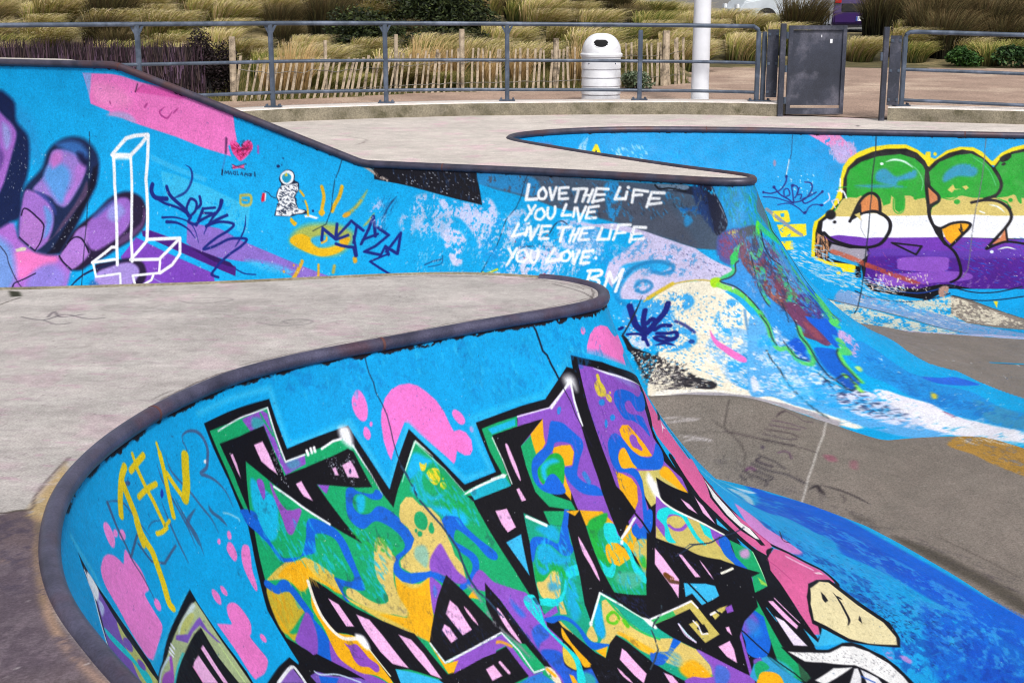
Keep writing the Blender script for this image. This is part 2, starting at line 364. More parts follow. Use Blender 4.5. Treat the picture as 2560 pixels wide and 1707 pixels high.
def colour_mesh(name, V, F, Cc, mat, parent=None):
    me = bpy.data.meshes.new(name); me.from_pydata(V, [], F); me.update()
    at = me.color_attributes.new('paint', 'FLOAT_COLOR', 'POINT'); rgba = np.ones((len(V), 4), np.float32); rgba[:, :3] = lin(np.array(Cc))*K_ALB
    at.data.foreach_set('color', rgba.ravel()); return link(name, me, mat, parent)

PAINT_NEAR = """
p 0fa4e6 m1 b435 a60:11050,36 10388,3 9887,116 9979,505 10335,323 11114,277 11606,309
p 1b9fe0 m1 b188 a45:13843,101 13105,61 12538,65 12922,359 13847,346
p 0f9ce0 m1 b297 a50:11971,78 11540,60 11060,77 10856,281 11357,274 11835,264
p 12a0e6 b4:9793,1246 9376,2790 9403,2688 9425,2736 9479,2667 9517,2714 9566,2674 9604,2667 9652,2665 9690,2711 9724,2784 9759,2869 9795,2966 9839,3060 9877,3163 9937,3120 9981,3138 9991,3012 10004,2889 10019,2773 10039,2665 10064,2568 10098,2479 10150,2399 10117,2257 10090,2115 10067,1972 10045,1829 10025,1687 9992,1556 9953,1432 9889,1327
p 0c62da m1 b19:9707,1446 9405,2826 9439,2822 9490,2860 9532,2879 9575,2862 9626,2827 9667,2839 9702,2886 9772,3033 9873,3312 9921,3262 9860,2908 9792,2644 9756,2529 9732,2398 9715,2246 9665,2347 9650,2238 9605,2179 9660,1754
p 0b50cf m1 b26 a70:9517,2568 9573,2641 9610,2640 9657,2644 9694,2695 9779,2911 9793,2807 9737,2568 9705,2465 9683,2337 9632,2308
p cfe0f4 m1 b11 a80:9775,1259 9377,2800 9398,2737 9428,2735 9429,2635 9418,2527 9764,1325
p 1488d8 m1 b23 a60 w30:9819,1543 9748,1895 9790,2130 9827,2275 9889,2406 9903,2243 9884,1995 9872,1726
p 0d5ad4 m1 b29 a80 w12:9818,2573 9838,2832 9881,3088 9961,3188 9984,2878 9979,2662 9929,2555
p 0a4cc8 m1 b22 a70 w20:9869,2650 9904,2925 9950,3053 9952,2779
p 3aa8f0 m1 b16 w54 a60:9416,2577 9524,2677 9661,2624 9802,2954 9926,3123 9929,2555 9854,2175 9805,1748
p 0a3ca8 m1 b15 w58 a60:9784,1560 9789,2221 9862,2884 9968,3062 9995,2616 9938,2170
d 0b48c0 n260 l36 t3 g80 r31 a60:9424,2584 9532,2639 9661,2624 9802,2954 9912,2992 9881,2566 9802,2208 9723,1833
d 0a4ab8 n200 l34 t3 g88 r32 a55:9765,1777 9822,2193 9899,2558 9966,2858 9995,2616 9964,2271 9881,2081
d 22b0f4 n160 l33 t3 g88 r33 a50:9784,1560 9742,2096 9851,2506 9929,2774 9976,2586 9921,2244 9854,2002
d 0a2f63 n150 l22 t3 g94 r5 :9766,1594 9654,2113 9726,2317 9804,2546 9903,2781 9967,2649 9951,2414 9854,2175 9821,1927 9833,1638
d 062050 n130 l13 t3 g86 r8 :9852,2090 9894,2483 9964,2500 9930,2419 9885,2164
d 5fb8f0 n70 l17 t3 g86 r11 :9597,2338 9681,2548 9729,2679 9825,2526 9763,2251 9705,2073
p e486d0 m1 b11 a90:9820,1391 9792,1493 9793,1586 9805,1620 9798,1732 9807,1842 9813,1867 9846,1815 9878,1687 9906,1536
p e486d0 m1 b10 a70 w30:9969,2355 9967,2399 9977,2419 9979,2383
p e486d0 m1 b7 a70 w30:9969,2423 9963,2470 9966,2503 9972,2495
s 1a1018 t9:9764,1748 9811,1735 9800,1789
p f08cd8 m1 b2:13358,220 13348,248 13357,284 13387,302 13411,299 13421,275 13411,235 13390,214
p f08cd8 b2 m1:13314,280 13323,286 13335,288 13346,285 13352,277 13350,269 13341,263 13329,261 13318,264 13313,272
p f08cd8 b2 m1:13264,306 13275,316 13291,318 13306,314 13315,304 13313,292 13302,283 13286,280 13271,284 13263,294
p f084d6 m1 b2:13557,290 13522,288 13474,298 13433,322 13409,350 13394,370 13354,352 13322,344 13316,364 13303,396 13292,433 13297,463 13310,490 13324,512 13372,508 13382,541 13387,586 13407,635 13538,647 13661,647 13689,632 13705,609 13697,556 13679,500 13660,441 13655,390 13647,336 13611,300
p f084d6 b2 m1:13306,579 13317,590 13334,595 13349,591 13356,580 13354,566 13343,555 13327,550 13312,554 13304,565
p ee86d2 b2 m1:12567,585 12576,595 12588,599 12597,596 12601,588 12597,578 12588,569 12577,565 12567,567 12564,575
p ee86d2 b2 m1:12658,581 12666,586 12675,588 12682,585 12685,580 12682,573 12675,569 12666,567 12658,569 12655,575
p ee80d0 m1 b2:12612,602 12592,619 12598,655 12615,674 12642,679 12653,654 12649,620
p ee80d0 m1 b2:12535,648 12510,651 12498,667 12523,703 12564,750 12587,793 12609,821 12629,823 12627,782 12611,721 12576,673
p ee80d0 m1 b2:12906,700 12888,708 12880,737 12901,763 12917,764 12929,745 12925,717
p ee80d0 m1 b2:12840,714 12822,721 12817,745 12828,758 12844,755 12853,734
p ee7ccc m1 b3:12888,790 12852,786 12817,801 12802,829 12801,872 12813,904 12851,929 12878,937 12880,985 12881,1039 12909,1058 12974,1069 13039,1058 13065,1052 13063,1023 13051,980 13035,934 13028,885 13023,814 13020,805 12972,828 12931,848 12917,818
p ee7ccc b2 m1:12785,980 12790,991 12801,997 12812,996 12821,987 12823,976 12818,965 12808,959 12796,960 12787,968
p ee80d0 m1 b2:14118,235 14105,254 14120,270 14155,257 14154,237
p f07cd2 m1 b3:11533,195 11513,199 11497,227 11491,269 11499,309 11516,336 11540,336 11562,307 11570,265 11562,226
p f07cd2 m1 b2:11538,368 11525,365 11513,383 11513,409 11526,424 11540,421 11550,396
p f07cd2 b2 m1:11488,359 11491,365 11496,369 11501,368 11504,364 11504,357 11501,351 11496,347 11491,348 11488,352
p f078ce b3:11442,361 11425,312 11391,257 11346,223 11300,210 11246,212 11202,231 11163,267 11121,317 11095,375 11080,447 11071,476 11038,475 11006,495 10988,536 10998,583 11022,604 11052,599 11087,570 11113,613 11127,625 11151,588 11205,518 11256,452 11298,393 11319,384 11368,442 11417,500 11443,539 11451,509 11454,446
p f07cd2 m1 b3:11044,379 11025,380 11000,404 10990,433 10999,453 11024,453 11044,428 11054,399
p f07cd2 b2 m1:10957,486 10959,496 10964,502 10971,502 10977,497 10979,488 10978,479 10973,473 10966,472 10960,477
p ee80c8 b3 m1:10144,127 10149,138 10159,145 10168,144 10175,136 10176,124 10171,113 10162,106 10152,107 10145,115
p f07ac8 b3:10173,240 10157,203 10120,152 10074,123 10024,121 9968,143 9942,187 9919,212 9780,240 9760,290 9804,318 9903,324 9921,378 10011,321 10100,269
p 1244b8 b2 m1:10700,-60 10720,-60 10720,-60 10720,-60 10720,-60 10720,-60 10720,-60 10720,-60 10700,-60 10700,-60
s 48c4f4 t22 b15 a75 m0:12441,92 12225,90 11980,99 11976,144 11969,358 11798,351 11603,325 11546,485 11496,648 11398,524 11305,397 11199,551 11097,709 10934,701 10965,475 10806,451
s 30bcf0 t23 b17 a80 m0:10959,438 10660,410 10492,399 10319,265 10266,206 10097,261 9780,490
s 48c0ee t28 b7 a70:13732,122 13719,176 13697,274 13724,369 13705,491 13719,611
s 48c0ee t12 b8 a60:13731,643 13504,665 13332,661 13097,639
s d8e8f4 t7 b4 a70 w30:12544,494 12510,511 12469,546 12470,556
p e8f0f8 b2 m1:12495,283 12501,287 12509,287 12516,285 12521,280 12520,275 12515,272 12507,271 12499,274 12495,278
p 1a3cb0 b2 m1:12871,293 12881,300 12891,303 12898,301 12897,294 12891,285 12881,277 12871,274 12865,276 12865,283
s 4a5580 t16 b3 a85 m1 e2:12601,164 12591,143 12545,137 12492,155 12466,191 12465,239 12493,278 12520,303 12569,311 12535,334 12494,370 12464,428 12464,490
s 4a5580 t7 b2 a75 m1:12601,164 12598,202 12637,241
s 4a5580 t11 b2 a80 e2:12747,177 12755,230 12733,279 12689,356 12660,434 12639,490 12642,548
s 4a5580 t11 b2 a80 e2:12829,186 12837,238 12833,295 12824,373 12822,455 12840,540
s 4a5580 t8 b2 a80 e2:13287,169 13236,184 13172,217 13148,262 13117,338 13104,389
s 4a5078 t19 b2 a85 e1:13283,175 13288,207 13299,268 13302,338 13315,395 13309,462 13322,536 13331,555
s 4a5078 t12 b2 a85 m0:13183,343 13297,376 13313,378
s 4a5078 t11 b2 a85 m0:13208,369 13185,452 13104,496 12965,478
s 4a5078 t5 b2 a75:13084,355 13032,349 12977,365
s 4a5078 t11 b2 a75 e2:12907,309 12924,400 12937,490 12946,564
s 4a5078 t11 b2 a75 e2:12810,331 12806,423 12792,501 12819,583
s 4a5078 t20 b2 a75 e2:12709,416 12803,438 12805,476 12811,542
s 4a5078 t17 b2 a75 e2:12614,435 12614,465 12580,507 12563,547
p 4a5078 b2 a80 m1:13061,180 13069,183 13082,182 13094,178 13101,171 13100,165 13091,162 13079,163 13067,167 13060,174
s e8cc10 t34 b2:13052,117 13095,136 13137,165 13188,207 13227,245
s e8cc10 t37 b2:13114,165 13117,217 13125,280 13148,343 13147,394 13143,433 13166,488 13197,546 13242,606 13240,627
s e8cc10 t28 b2:13144,304 13164,346 13178,386
s e8cc10 t28 b2 m0:13021,143 12895,125
s e8cc10 t19 b2 m0:12965,96 12972,154
s e8cc10 t23 b2 m0:12972,154 12968,232 12960,294 12964,394
s e8cc10 t15 b2 m0:12964,394 12917,389
s e8cc10 t24 b2:13044,242 12974,238 12891,244
s e8cc10 t20 b2:13044,394 13001,403 12957,402
s e8cc10 t15 b2 m0:12776,115 12785,178
s e8cc10 t27 b2:12781,156 12798,215 12833,295 12856,342 12877,386
s e8cc10 t24 b2:12789,236 12773,293 12753,352
s dcc410 t47 b3:12623,218 12655,263 12696,320 12746,360
d 0a4c9c n130 l5 t3 g110 r401 a60:12332,0 11529,44 10508,15 10105,132 10182,349 11037,472 11598,310 11958,89
d 0c8cd0 n90 l62 t13 g93 r402 a40:12128,27 11530,49 10513,42 10000,95 10092,310 10877,394 11004,157 11584,262
d 38c0f4 n90 l46 t12 g99 r403 a35:12128,27 11530,49 10513,42 10000,95 10092,310 10877,394 11004,157 11584,262
p K b2:12428,138 12248,137 11997,142 11992,239 11981,370 11799,356 11617,342 11554,508 11500,665 11397,530 11306,418 11200,572 11107,731 10909,712 10921,604 10934,461 10806,448 10639,430 10490,422 10319,285 10285,300 10278,232 10090,304 9773,503 9866,598 9966,729 9973,784 9974,945 9958,1144 9973,1354 9967,1537 9964,1682 9984,1797 10011,1931 10019,1961 10037,2101 10060,2253 10134,2407 10199,2337 10274,2273 10350,2214 10435,2160 10563,2110 10736,2059 10888,2007 11037,1955 11162,1903 11274,1854 11399,1806 11542,1759 11709,1711 11952,1633 12348,1538 12529,1432 12723,1322 12899,1209 12705,1149 12677,1055 12640,912 12560,801 12470,664 12433,594 12416,390 12426,249
p K b2:13742,175 13741,254 13710,381 13700,517 13711,635 13742,681 13604,687 13394,670 13233,659 13043,636 13050,685 13060,833 13066,935 13078,1010 13121,1100 13331,987 13564,862 13825,713 14143,525 14058,426 13963,381 13836,315 13796,250
p K b3:13011,1100 12858,1097 12737,1105 12714,1167 12731,1264 13096,1131
p 7b57b8:13754,241 13742,285 13743,344 13749,430 13755,472 13812,544 13848,609 13877,634 14004,560 14048,433 13993,401 13897,364 13811,312
p eef4fc m1 b5:13757,242 13738,261 13736,313 13777,328 13827,321 13821,299 13800,258
p b8c4f0 m1 b5:13802,325 13783,351 13802,368 13868,361 13840,341
p b9c070 m1:13753,441 13759,493 13758,577 13773,641 13789,685 13929,604 13863,534 13813,479
p 7b57b8 m1:13757,526 13770,539 13792,541 13816,533 13831,517 13833,499 13821,487 13799,485 13775,493 13759,508
p 12c8d4 m1 b2:13919,379 13878,444 13844,507 13831,570 13808,631 13838,657 13888,628 13867,560 13890,510 13940,407
p 7b57b8 m1:13778,603 13786,614 13801,617 13818,612 13830,599 13834,584 13827,573 13812,570 13795,576 13782,588
s dfe8f8 t10:13771,229 13821,299 13943,366 14009,401 14041,436
p a9b88a:13098,680 13058,683 13060,742 13073,839 13085,943 13104,1020 13113,1048 13190,1008 13180,885 13144,763 13220,757 13373,762 13652,762 13780,690 13703,690 13544,700 13381,693 13280,687
p c8d8d8 m1 b6:13090,678 13083,697 13165,703 13261,707 13331,708 13291,692 13178,682
p b9c070 m1:13247,694 13149,696 13130,714 13207,723 13300,723 13317,709
p 7b57b8:13350,698 13265,735 13137,732 13102,735 13112,789 13092,861 13106,854 13141,755 13217,748 13310,753 13377,705
p 9a50b8 m1:13527,709 13506,720 13575,744 13660,757 13752,706 13666,709 13594,729
s c0d8f0 t7:13775,693 13679,693 13527,709
s e8ecf8 t12 m0:13437,698 13438,714
s e8ecf8 t13 m0:13467,700 13468,719
s e8ecf8 t12 m0:13494,704 13491,722
p 30c0c8:13387,760 13491,763 13643,767 13656,760 13529,753 13403,752
p L:13218,809 13223,837 13262,970 13291,955 13250,809
p L:13302,815 13328,935 13436,879 13407,816 13367,811
s f090d0 t5 m0:13407,816 13428,883
s c0dc90 t6 m0:13106,854 13148,1030
p G:12409,177 12274,183 12165,180 12016,174 12023,266 12020,423 11914,415 11793,407 11686,394 11637,394 11611,461 11577,570 11544,676 11512,748 11457,674 11391,600 11294,476 11265,516 11183,640 11121,779 11094,819 11075,956 11036,1179 11015,1356 11046,1474 11080,1639 11119,1802 11263,1762 11420,1724 11596,1685 11627,1538 12114,1544 12404,1438 12585,1330 12545,1178 12653,1042 12586,907 12524,815 12408,621 12404,561 12406,510 12401,354
p 10b4e0 m1 b7:12273,429 12227,483 12171,559 12210,625 12303,699 12391,668 12353,579 12339,523
p 10b0e8 m1 b10:11319,531 11258,565 11237,591 11312,617 11372,646 11384,612
s 14b4dc t20 b7 a80:11310,628 11334,675 11322,736 11276,758 11221,739
p 10b0e8 m1 b12:11353,660 11353,724 11306,788 11182,835 11166,910 11236,892 11296,822 11359,738 11389,690
p 10b4e0 m1 b7:11691,664 11653,652 11645,679 11672,725 11707,727
p G m1:11692,-8 11692,-8 11692,-8
p 8a50c0 b2:12184,188 12054,180 12029,201 12032,288 12026,394 12021,425 11896,420 11906,457 12040,475 12050,413 12071,245 12156,249
p 3a9cae m1 b8:12123,198 12079,209 12056,234 12112,250 12140,233
p 3a9cae m1 b9 a70:12015,427 11945,423 11939,455 11997,461
p 8e56c4:12186,192 12164,237 12156,249 12164,207
s 10a468 t9 b2:12069,191 12056,234 12036,297
p 8a50c0 m1:12237,445 12210,450 12203,474 12221,509 12242,529 12256,529 12254,495 12249,466
p 8a50c0:11882,557 11816,575 11849,608 11863,594
p 9050b8 m1 b3:12161,478 12141,521 12143,581 12103,621 12040,627 12038,647 12102,687 12170,717 12203,699 12187,631 12176,532
p G m1:12149,496 12106,555 12084,595 12118,618 12142,591 12153,548
p U m1 b2:11729,614 11694,612 11666,638 11600,663 11570,649 11544,676 11565,697 11610,687 11653,652 11699,652 11724,692 11703,733 11649,745 11595,724 11552,742 11503,800 11489,840 11468,877 11469,919 11504,953 11562,970 11588,984 11597,1014 11564,1049 11505,1059 11435,1072 11391,1110 11381,1140 11408,1143 11452,1105 11527,1101 11577,1099 11618,1077 11642,1034 11630,995 11596,961 11543,943 11524,916 11538,865 11583,813 11634,785 11711,804 11759,772 11775,722 11754,660
p U m1 b2:12433,521 12389,531 12346,561 12350,595 12355,630 12351,682 12342,738 12329,779 12272,799 12189,812 12089,758 12037,699 12000,685 11952,705 11882,759 11850,828 11849,896 11855,963 11863,1050 11911,1048 11981,1009 12016,1027 12007,1076 12035,1064 12034,1006 12032,954 11938,999 11894,984 11897,900 11902,815 11949,772 12010,757 12043,800 12077,828 12193,816 12282,817 12340,798 12359,763 12372,695 12402,633 12434,581 12433,541
p U m1 b2:11300,875 11272,850 11238,853 11199,874 11187,915 11144,993 11088,1075 11102,1110 11141,1088 11174,1006 11228,926 11255,941 11265,971 11234,1006 11197,1055 11195,1100 11238,1164 11318,1195 11342,1183 11309,1154 11279,1152 11235,1110 11232,1067 11260,1026 11284,960 11297,908
p O b2:11497,786 11473,744 11430,717 11396,725 11371,768 11321,795 11293,845 11290,878 11292,926 11289,986 11293,1033 11275,1082 11289,1149 11324,1123 11389,1068 11472,1068 11553,1052 11591,1015 11583,986 11501,948 11464,910 11476,854 11503,816
p O m1 b2:11676,869 11646,858 11625,876 11611,926 11601,971 11627,996 11653,1042 11671,1096 11665,1156 11658,1200 11687,1230 11765,1201 11856,1174 11928,1118 11994,1064 12000,1036 11967,1023 11925,1045 11888,1091 11830,1133 11769,1142 11744,1121 11745,1079 11755,1024 11728,951
p 8a50c0 m1 b5:11345,963 11334,979 11326,1041 11314,1104 11289,1149 11298,1168 11343,1161 11374,1125 11417,1087 11447,1069 11431,1025 11387,987
p G m1:11430,833 11409,801 11377,798 11359,829 11368,864 11395,884 11425,866
p G m1:11342,889 11348,902 11357,909 11366,908 11372,900 11372,886 11366,874 11357,867 11348,867 11342,876
p G m1:11340,868 11343,872 11348,873 11353,872 11356,869 11355,864 11352,861 11347,859 11342,860 11340,864
p G m1:11413,898 11419,905 11427,908 11435,906 11439,900 11438,892 11433,885 11424,882 11417,884 11412,890
p G m1:11432,878 11436,882 11441,885 11445,884 11447,880 11446,874 11442,870 11438,867 11433,868 11431,872
p 7cb8b0 m1 b7 a80:11476,949 11426,951 11424,999 11462,1049 11486,1021 11500,986
p e2cc30 m1:11302,579 11288,590 11267,589 11277,609 11290,621 11306,615
p e6d22c m1:11284,639 11266,621 11236,620 11216,633 11217,659 11231,688 11259,698 11279,672
p e6d22c m1:11205,706 11206,717 11212,725 11221,727 11230,723 11235,713 11234,702 11229,694 11219,692 11210,696
p e6d22c m1:11203,680 11205,682 11208,684 11212,683 11214,680 11214,677 11212,675 11208,673 11205,674 11203,677
p d8bc50 b2:12518,817 12413,805 12333,801 12267,821 12160,827 12086,878 12016,947 12028,960 12032,1033 12007,1076 11957,1121 11861,1210 11749,1286 11692,1320 11621,1371 11549,1289 11467,1096 11532,1110 11577,1099 11618,1077 11644,1039 11671,1107 11664,1220 11690,1235 11767,1204 11890,1144 11999,1068 12073,1003 12226,914
p A m1 b5:12425,832 12341,817 12267,821 12196,837 12191,870 12165,924 12089,978 12032,1033 12083,1011 12135,957 12221,910 12284,939 12345,938 12371,885 12400,852
p A m1 b6:11643,1050 11627,1080 11587,1117 11540,1124 11469,1100 11525,1214 11546,1278 11618,1372 11639,1355 11705,1296 11778,1236 11853,1180 11769,1206 11690,1235 11661,1215 11673,1122
p c8b030 m1 b4:12549,842 12505,880 12399,917 12395,962 12392,1007 12447,1017 12566,1035 12645,1024 12615,933
p A m1 b5 a80:12586,907 12609,951 12629,1014 12625,1054 12613,1076 12552,1063 12602,1042 12598,967
p 60b890 m1 b5 a80:12408,940 12381,967 12396,994 12432,990 12428,965
s U t38:12526,832 12487,874 12421,871 12399,901 12390,974 12389,1035
p U m1:12396,907 12387,1003 12386,1064 12378,1118 12394,1173 12450,1229 12559,1253 12569,1191 12475,1139 12419,1095 12397,1026 12408,956
p U m1 b2:12522,821 12478,859 12415,857 12386,874 12383,912 12403,921 12439,901 12491,886 12531,844
p 8a50c0 m1 b4:12406,1017 12393,1039 12419,1095 12468,1142 12551,1181 12578,1141 12611,1082 12541,1056 12455,1030
p 8a50c0 b2:12390,1163 12405,1237 12390,1290 12342,1358 12197,1472 12320,1538 12447,1434 12585,1330 12498,1249
p A m1 b2:12291,969 12347,1019 12363,1107 12393,1179 12416,1244 12393,1306 12352,1357 12268,1403 12178,1468 12096,1459 12076,1383 12079,1288 12131,1229 12296,1167 12306,1091 12314,1010
p 8e4cc0 m1:12311,1213 12284,1234 12218,1247 12199,1285 12190,1327 12129,1370 12185,1391 12247,1388 12270,1356 12327,1329 12334,1291 12309,1248
p 8a50c0 m1:11469,1100 11440,1119 11427,1155 11465,1199 11530,1267 11520,1216
p 2a80d8 a60 b6 m1:11462,1135 11460,1167 11487,1192 11483,1161
p A:11327,1237 11278,1210 11274,1258 11301,1244
p 8a50c0 m1:11209,1129 11172,1196 11141,1250 11172,1263 11227,1234 11262,1212 11283,1184
p 8a50c0:11215,1131 11178,1198 11099,1256 11037,1297 10996,1384 11002,1434 11021,1481 10985,1568 11045,1649 11090,1763 11120,1890 11191,1859 11129,1731 11143,1528 11157,1431 11180,1293 11211,1194 11258,1207
p 2470d8 m1 b10 a80:11132,1303 11109,1350 11100,1398 11124,1396 11138,1346
p 2466d8 m1 b6 a90:11107,1471 11048,1461 11037,1523 11102,1542 11128,1562 11127,1522
p 1f58cc m1 b6:11130,1584 11069,1588 11028,1625 11052,1677 11007,1727 10913,1739 10900,1786 10904,1826 10925,1900 11115,1832 11107,1716
p 30b0a0 m1 b8 a80:10977,1743 10941,1773 10957,1809 11015,1790
p A m1 b2:10947,1508 10942,1551 10940,1605 10926,1663 10907,1723 10957,1720 10959,1677 10959,1611 10974,1554
p d8bc40 m1 b2:10993,1583 10975,1613 10975,1660 11000,1718 11030,1702 11044,1656
p d8bc50 b2:10944,1474 10893,1495 10864,1545 10874,1607 10884,1610 10941,1510
p A:11061,1724 11045,1739 11048,1778 11074,1769
p 10a080:10842,932 10764,984 10722,1025 10615,1058 10642,1168 10686,1309 10740,1443 10770,1536 10616,1409 10551,1460 10482,1558 10437,1622 10407,1665 10391,1729 10342,1817 10292,1925 10285,2004 10345,2019 10462,1945 10537,1831 10622,1685 10667,1631 10701,1633 10812,1716 10846,1675 10903,1557 10932,1478 10986,1451 11001,1411 10953,1263 10882,1087
p 10a468:10739,950 10575,985 10621,1056 10722,1025
p 14a8e4 m1 b11 a85:10804,1020 10793,1051 10766,1081 10721,1114 10685,1077 10710,1031
p U m1 b2:10917,1135 10879,1082 10839,1060 10779,1078 10750,1102 10718,1121 10673,1068 10622,1010 10587,965 10561,971 10612,1052 10643,1132 10645,1173 10688,1195 10725,1183 10748,1148 10772,1117 10821,1102 10857,1116 10898,1163 10916,1169
p 14a8e4 m1 b11 a85:10832,1110 10777,1124 10750,1165 10731,1193 10693,1202 10724,1230 10787,1226 10848,1244 10894,1250 10898,1186
p 14aa3e m1 b5 a80:10910,1182 10910,1228 10879,1248 10811,1231 10774,1240 10812,1300 10824,1251 10910,1274 10947,1265
p O m1 b2:10873,1261 10831,1240 10801,1248 10802,1280 10831,1330 10867,1373 10913,1366 10958,1348 10960,1307 10947,1270 10910,1274
p 50a0b8 m1 b10:10886,1292 10840,1299 10843,1327 10871,1337 10899,1324
p T m1 b2:11061,1319 11020,1313 10994,1327 10973,1350 10934,1355 10888,1373 10832,1353 10790,1306 10749,1258 10705,1246 10663,1250 10686,1297 10721,1295 10769,1312 10814,1358 10881,1404 10936,1401 10993,1379 11014,1431 11024,1486 11001,1551 10975,1613 10957,1665 10973,1721 11009,1792 11048,1778 10996,1695 10990,1632 11012,1566 11039,1487 11060,1417 11074,1355
s 103058 t17 a70:11009,1339 11004,1364
p 14a8e4 m1 b12 a80:10775,1310 10744,1318 10766,1406 10806,1484 10863,1503 10849,1442
p 8a50c0:11011,1426 10908,1402 10917,1435 10997,1447
p O b2:10889,1396 10858,1393 10875,1459 10911,1448
p U m1 b2:11015,1442 10967,1444 10903,1457 10862,1492 10840,1552 10834,1613 10788,1639 10739,1662 10783,1670 10847,1657 10866,1615 10864,1545 10887,1496 10929,1473 10975,1477 11007,1462
p O m1:10827,1573 10777,1546 10775,1582 10792,1625 10820,1623 10835,1595
p O:10635,1452 10597,1449 10564,1511 10553,1580 10473,1683 10390,1736 10379,1753 10338,1826 10333,1920 10344,1973 10386,1942 10462,1856 10580,1732 10619,1661 10665,1628 10737,1660 10788,1639 10719,1598 10685,1523
p 14a8e4 b7 m1:10687,1463 10657,1465 10694,1545 10727,1608 10761,1623 10775,1582 10737,1521
p 12a890 b3:10610,1434 10553,1496 10489,1568 10443,1632 10410,1670 10390,1732 10444,1712 10510,1641 10538,1560 10576,1484
s 20b860 t12:10597,1449 10553,1580 10513,1646 10445,1715
s 5cc020 t15 m1:10609,1518 10652,1532 10665,1558 10629,1574 10588,1554 10596,1522 10620,1522
s 5cc020 t23 m0:10566,1577 10564,1605
p A m1 b7 a85:10652,1622 10618,1631 10551,1697 10498,1762 10513,1782 10580,1732 10623,1666
p A b2:10838,1666 10757,1666 10810,1714
p U m1 b3:10380,1727 10368,1759 10413,1788 10465,1823 10513,1838 10515,1775 10476,1775 10440,1783
p 2060cc m1 b4:10529,1765 10490,1796 10471,1815 10513,1838 10557,1819
p A m1 b10:10448,1887 10386,1865 10362,1897 10355,1993 10385,1982 10434,1951
p 2f9cd0 m1 b12 a60:10438,1796 10411,1821 10428,1870 10472,1852
p 8a60c0 m1 b2:10338,1826 10308,1882 10295,1930 10329,1989 10350,1976 10333,1920
p 8a50c0 m1 b2:10463,1962 10420,1944 10379,1972 10329,1989 10324,2033
p 8a50c0:10681,473 10481,468 10438,436 10324,367 10328,497 10334,588 10340,703 10347,900 10363,1072 10369,1196 10385,1221 10405,1167 10433,1112 10505,1064 10515,975 10514,899 10701,856 10708,764 10717,622 10537,515 10700,525
p 10a468:10910,496 10807,483 10685,475 10700,525 10855,540 10843,663 10845,791 10868,797 11023,807 11132,781 11133,763 11120,762 10878,728 10904,612
p 14b0dc b4:10875,503 10700,486 10711,517 10860,533
p 14b0cc b3:11097,768 10870,741 10853,795 11086,814
p 10a468:10717,622 10629,577 10617,669 10678,714 10701,765 10678,838 10620,896 10534,942 10526,996 10470,1020 10409,1059 10408,1172 10381,1222 10339,1383 10388,1493 10532,1429 10536,1298 10523,1177 10514,1068 10513,998 10679,940 10727,851 10726,727
p A b2:10636,576 10537,515 10561,601 10564,634 10591,657 10641,676 10641,625
p A b2:10524,664 10476,662 10427,669 10419,708 10453,769 10491,767 10526,720 10538,684
p A b2:10512,803 10518,847 10514,899 10532,937 10557,886
p 12a83e m1 b2:10666,750 10611,721 10564,696 10515,694 10492,721 10495,761 10512,803 10548,853 10572,797 10617,799 10660,830 10676,788
p 14b4e0 m1 b9:10631,734 10551,715 10519,739 10578,744 10618,771 10622,827 10652,798
p U m1 b2:10498,539 10471,538 10426,558 10391,605 10358,652 10363,697 10400,746 10430,792 10445,829 10418,870 10370,899 10351,939 10358,955 10451,920 10500,851 10510,798 10493,772 10455,775 10423,724 10416,674 10458,648 10509,644 10536,679 10611,721 10663,751 10679,810 10660,830 10614,794 10571,794 10546,848 10546,892 10604,893 10675,861 10707,809 10703,754 10672,698 10617,669 10565,645 10533,600
p 2488d8 m1 b3:10434,477 10415,477 10428,506 10444,506
p 2488d8 m1 b4 a80:10416,818 10397,817 10388,871 10406,884 10418,841
p A b2:10590,982 10504,995 10395,1028 10365,1102 10410,1088 10510,1075 10529,1030
p 18a83e m1 b5:10495,1072 10420,1044 10374,1045 10405,1090 10469,1137 10477,1265 10479,1294 10514,1285 10525,1206
p T m1 b2:10413,1094 10384,1093 10365,1114 10371,1166 10347,1210 10348,1246 10357,1333 10347,1399 10364,1435 10384,1378 10372,1286 10371,1238 10381,1210 10402,1209 10440,1288 10472,1338 10501,1357 10530,1335 10523,1289 10518,1255 10497,1301 10469,1297 10440,1252 10435,1194 10436,1146
p A b2:10421,1189 10393,1201 10371,1238 10370,1292 10435,1313 10460,1293 10430,1243
p A m1 b2:10453,1200 10430,1195 10430,1243 10455,1283 10474,1284 10472,1243
p 5ab0a0 m1 b10 a70:10456,1343 10379,1368 10372,1419 10436,1439 10489,1381
p 8a50c0:10245,286 10156,318 10005,405 9922,477 9865,522 9941,618 9970,699 9986,768 9985,801 10000,902 9975,1025 9988,1102 9995,1048 10047,943 10118,921 10155,994 10168,1089 10234,1189 10311,1204 10293,1095 10276,920 10275,819 10262,669 10259,494
p 8cb4e8 a50 b17 m1:10063,363 10007,410 9928,481 9927,507 10016,426
p U m1 b2:10084,482 10063,465 10024,472 9979,508 9947,549 9879,549 9890,578 9926,613 9967,623 10002,599 10009,545 10033,536 10051,559 10043,599 9993,635 9985,671 9998,754 10012,695 10039,644 10077,617 10092,564 10097,521
p 8a50c0 m1:10049,554 10029,540 10009,558 10005,604 10038,601
p A b2:10129,661 10104,642 10073,652 10055,706 10040,775 10034,845 10053,840 10084,823 10111,776 10132,697
p 8a50c0 m1:10097,720 10077,703 10062,721 10064,751 10059,791 10068,799 10083,780 10098,762
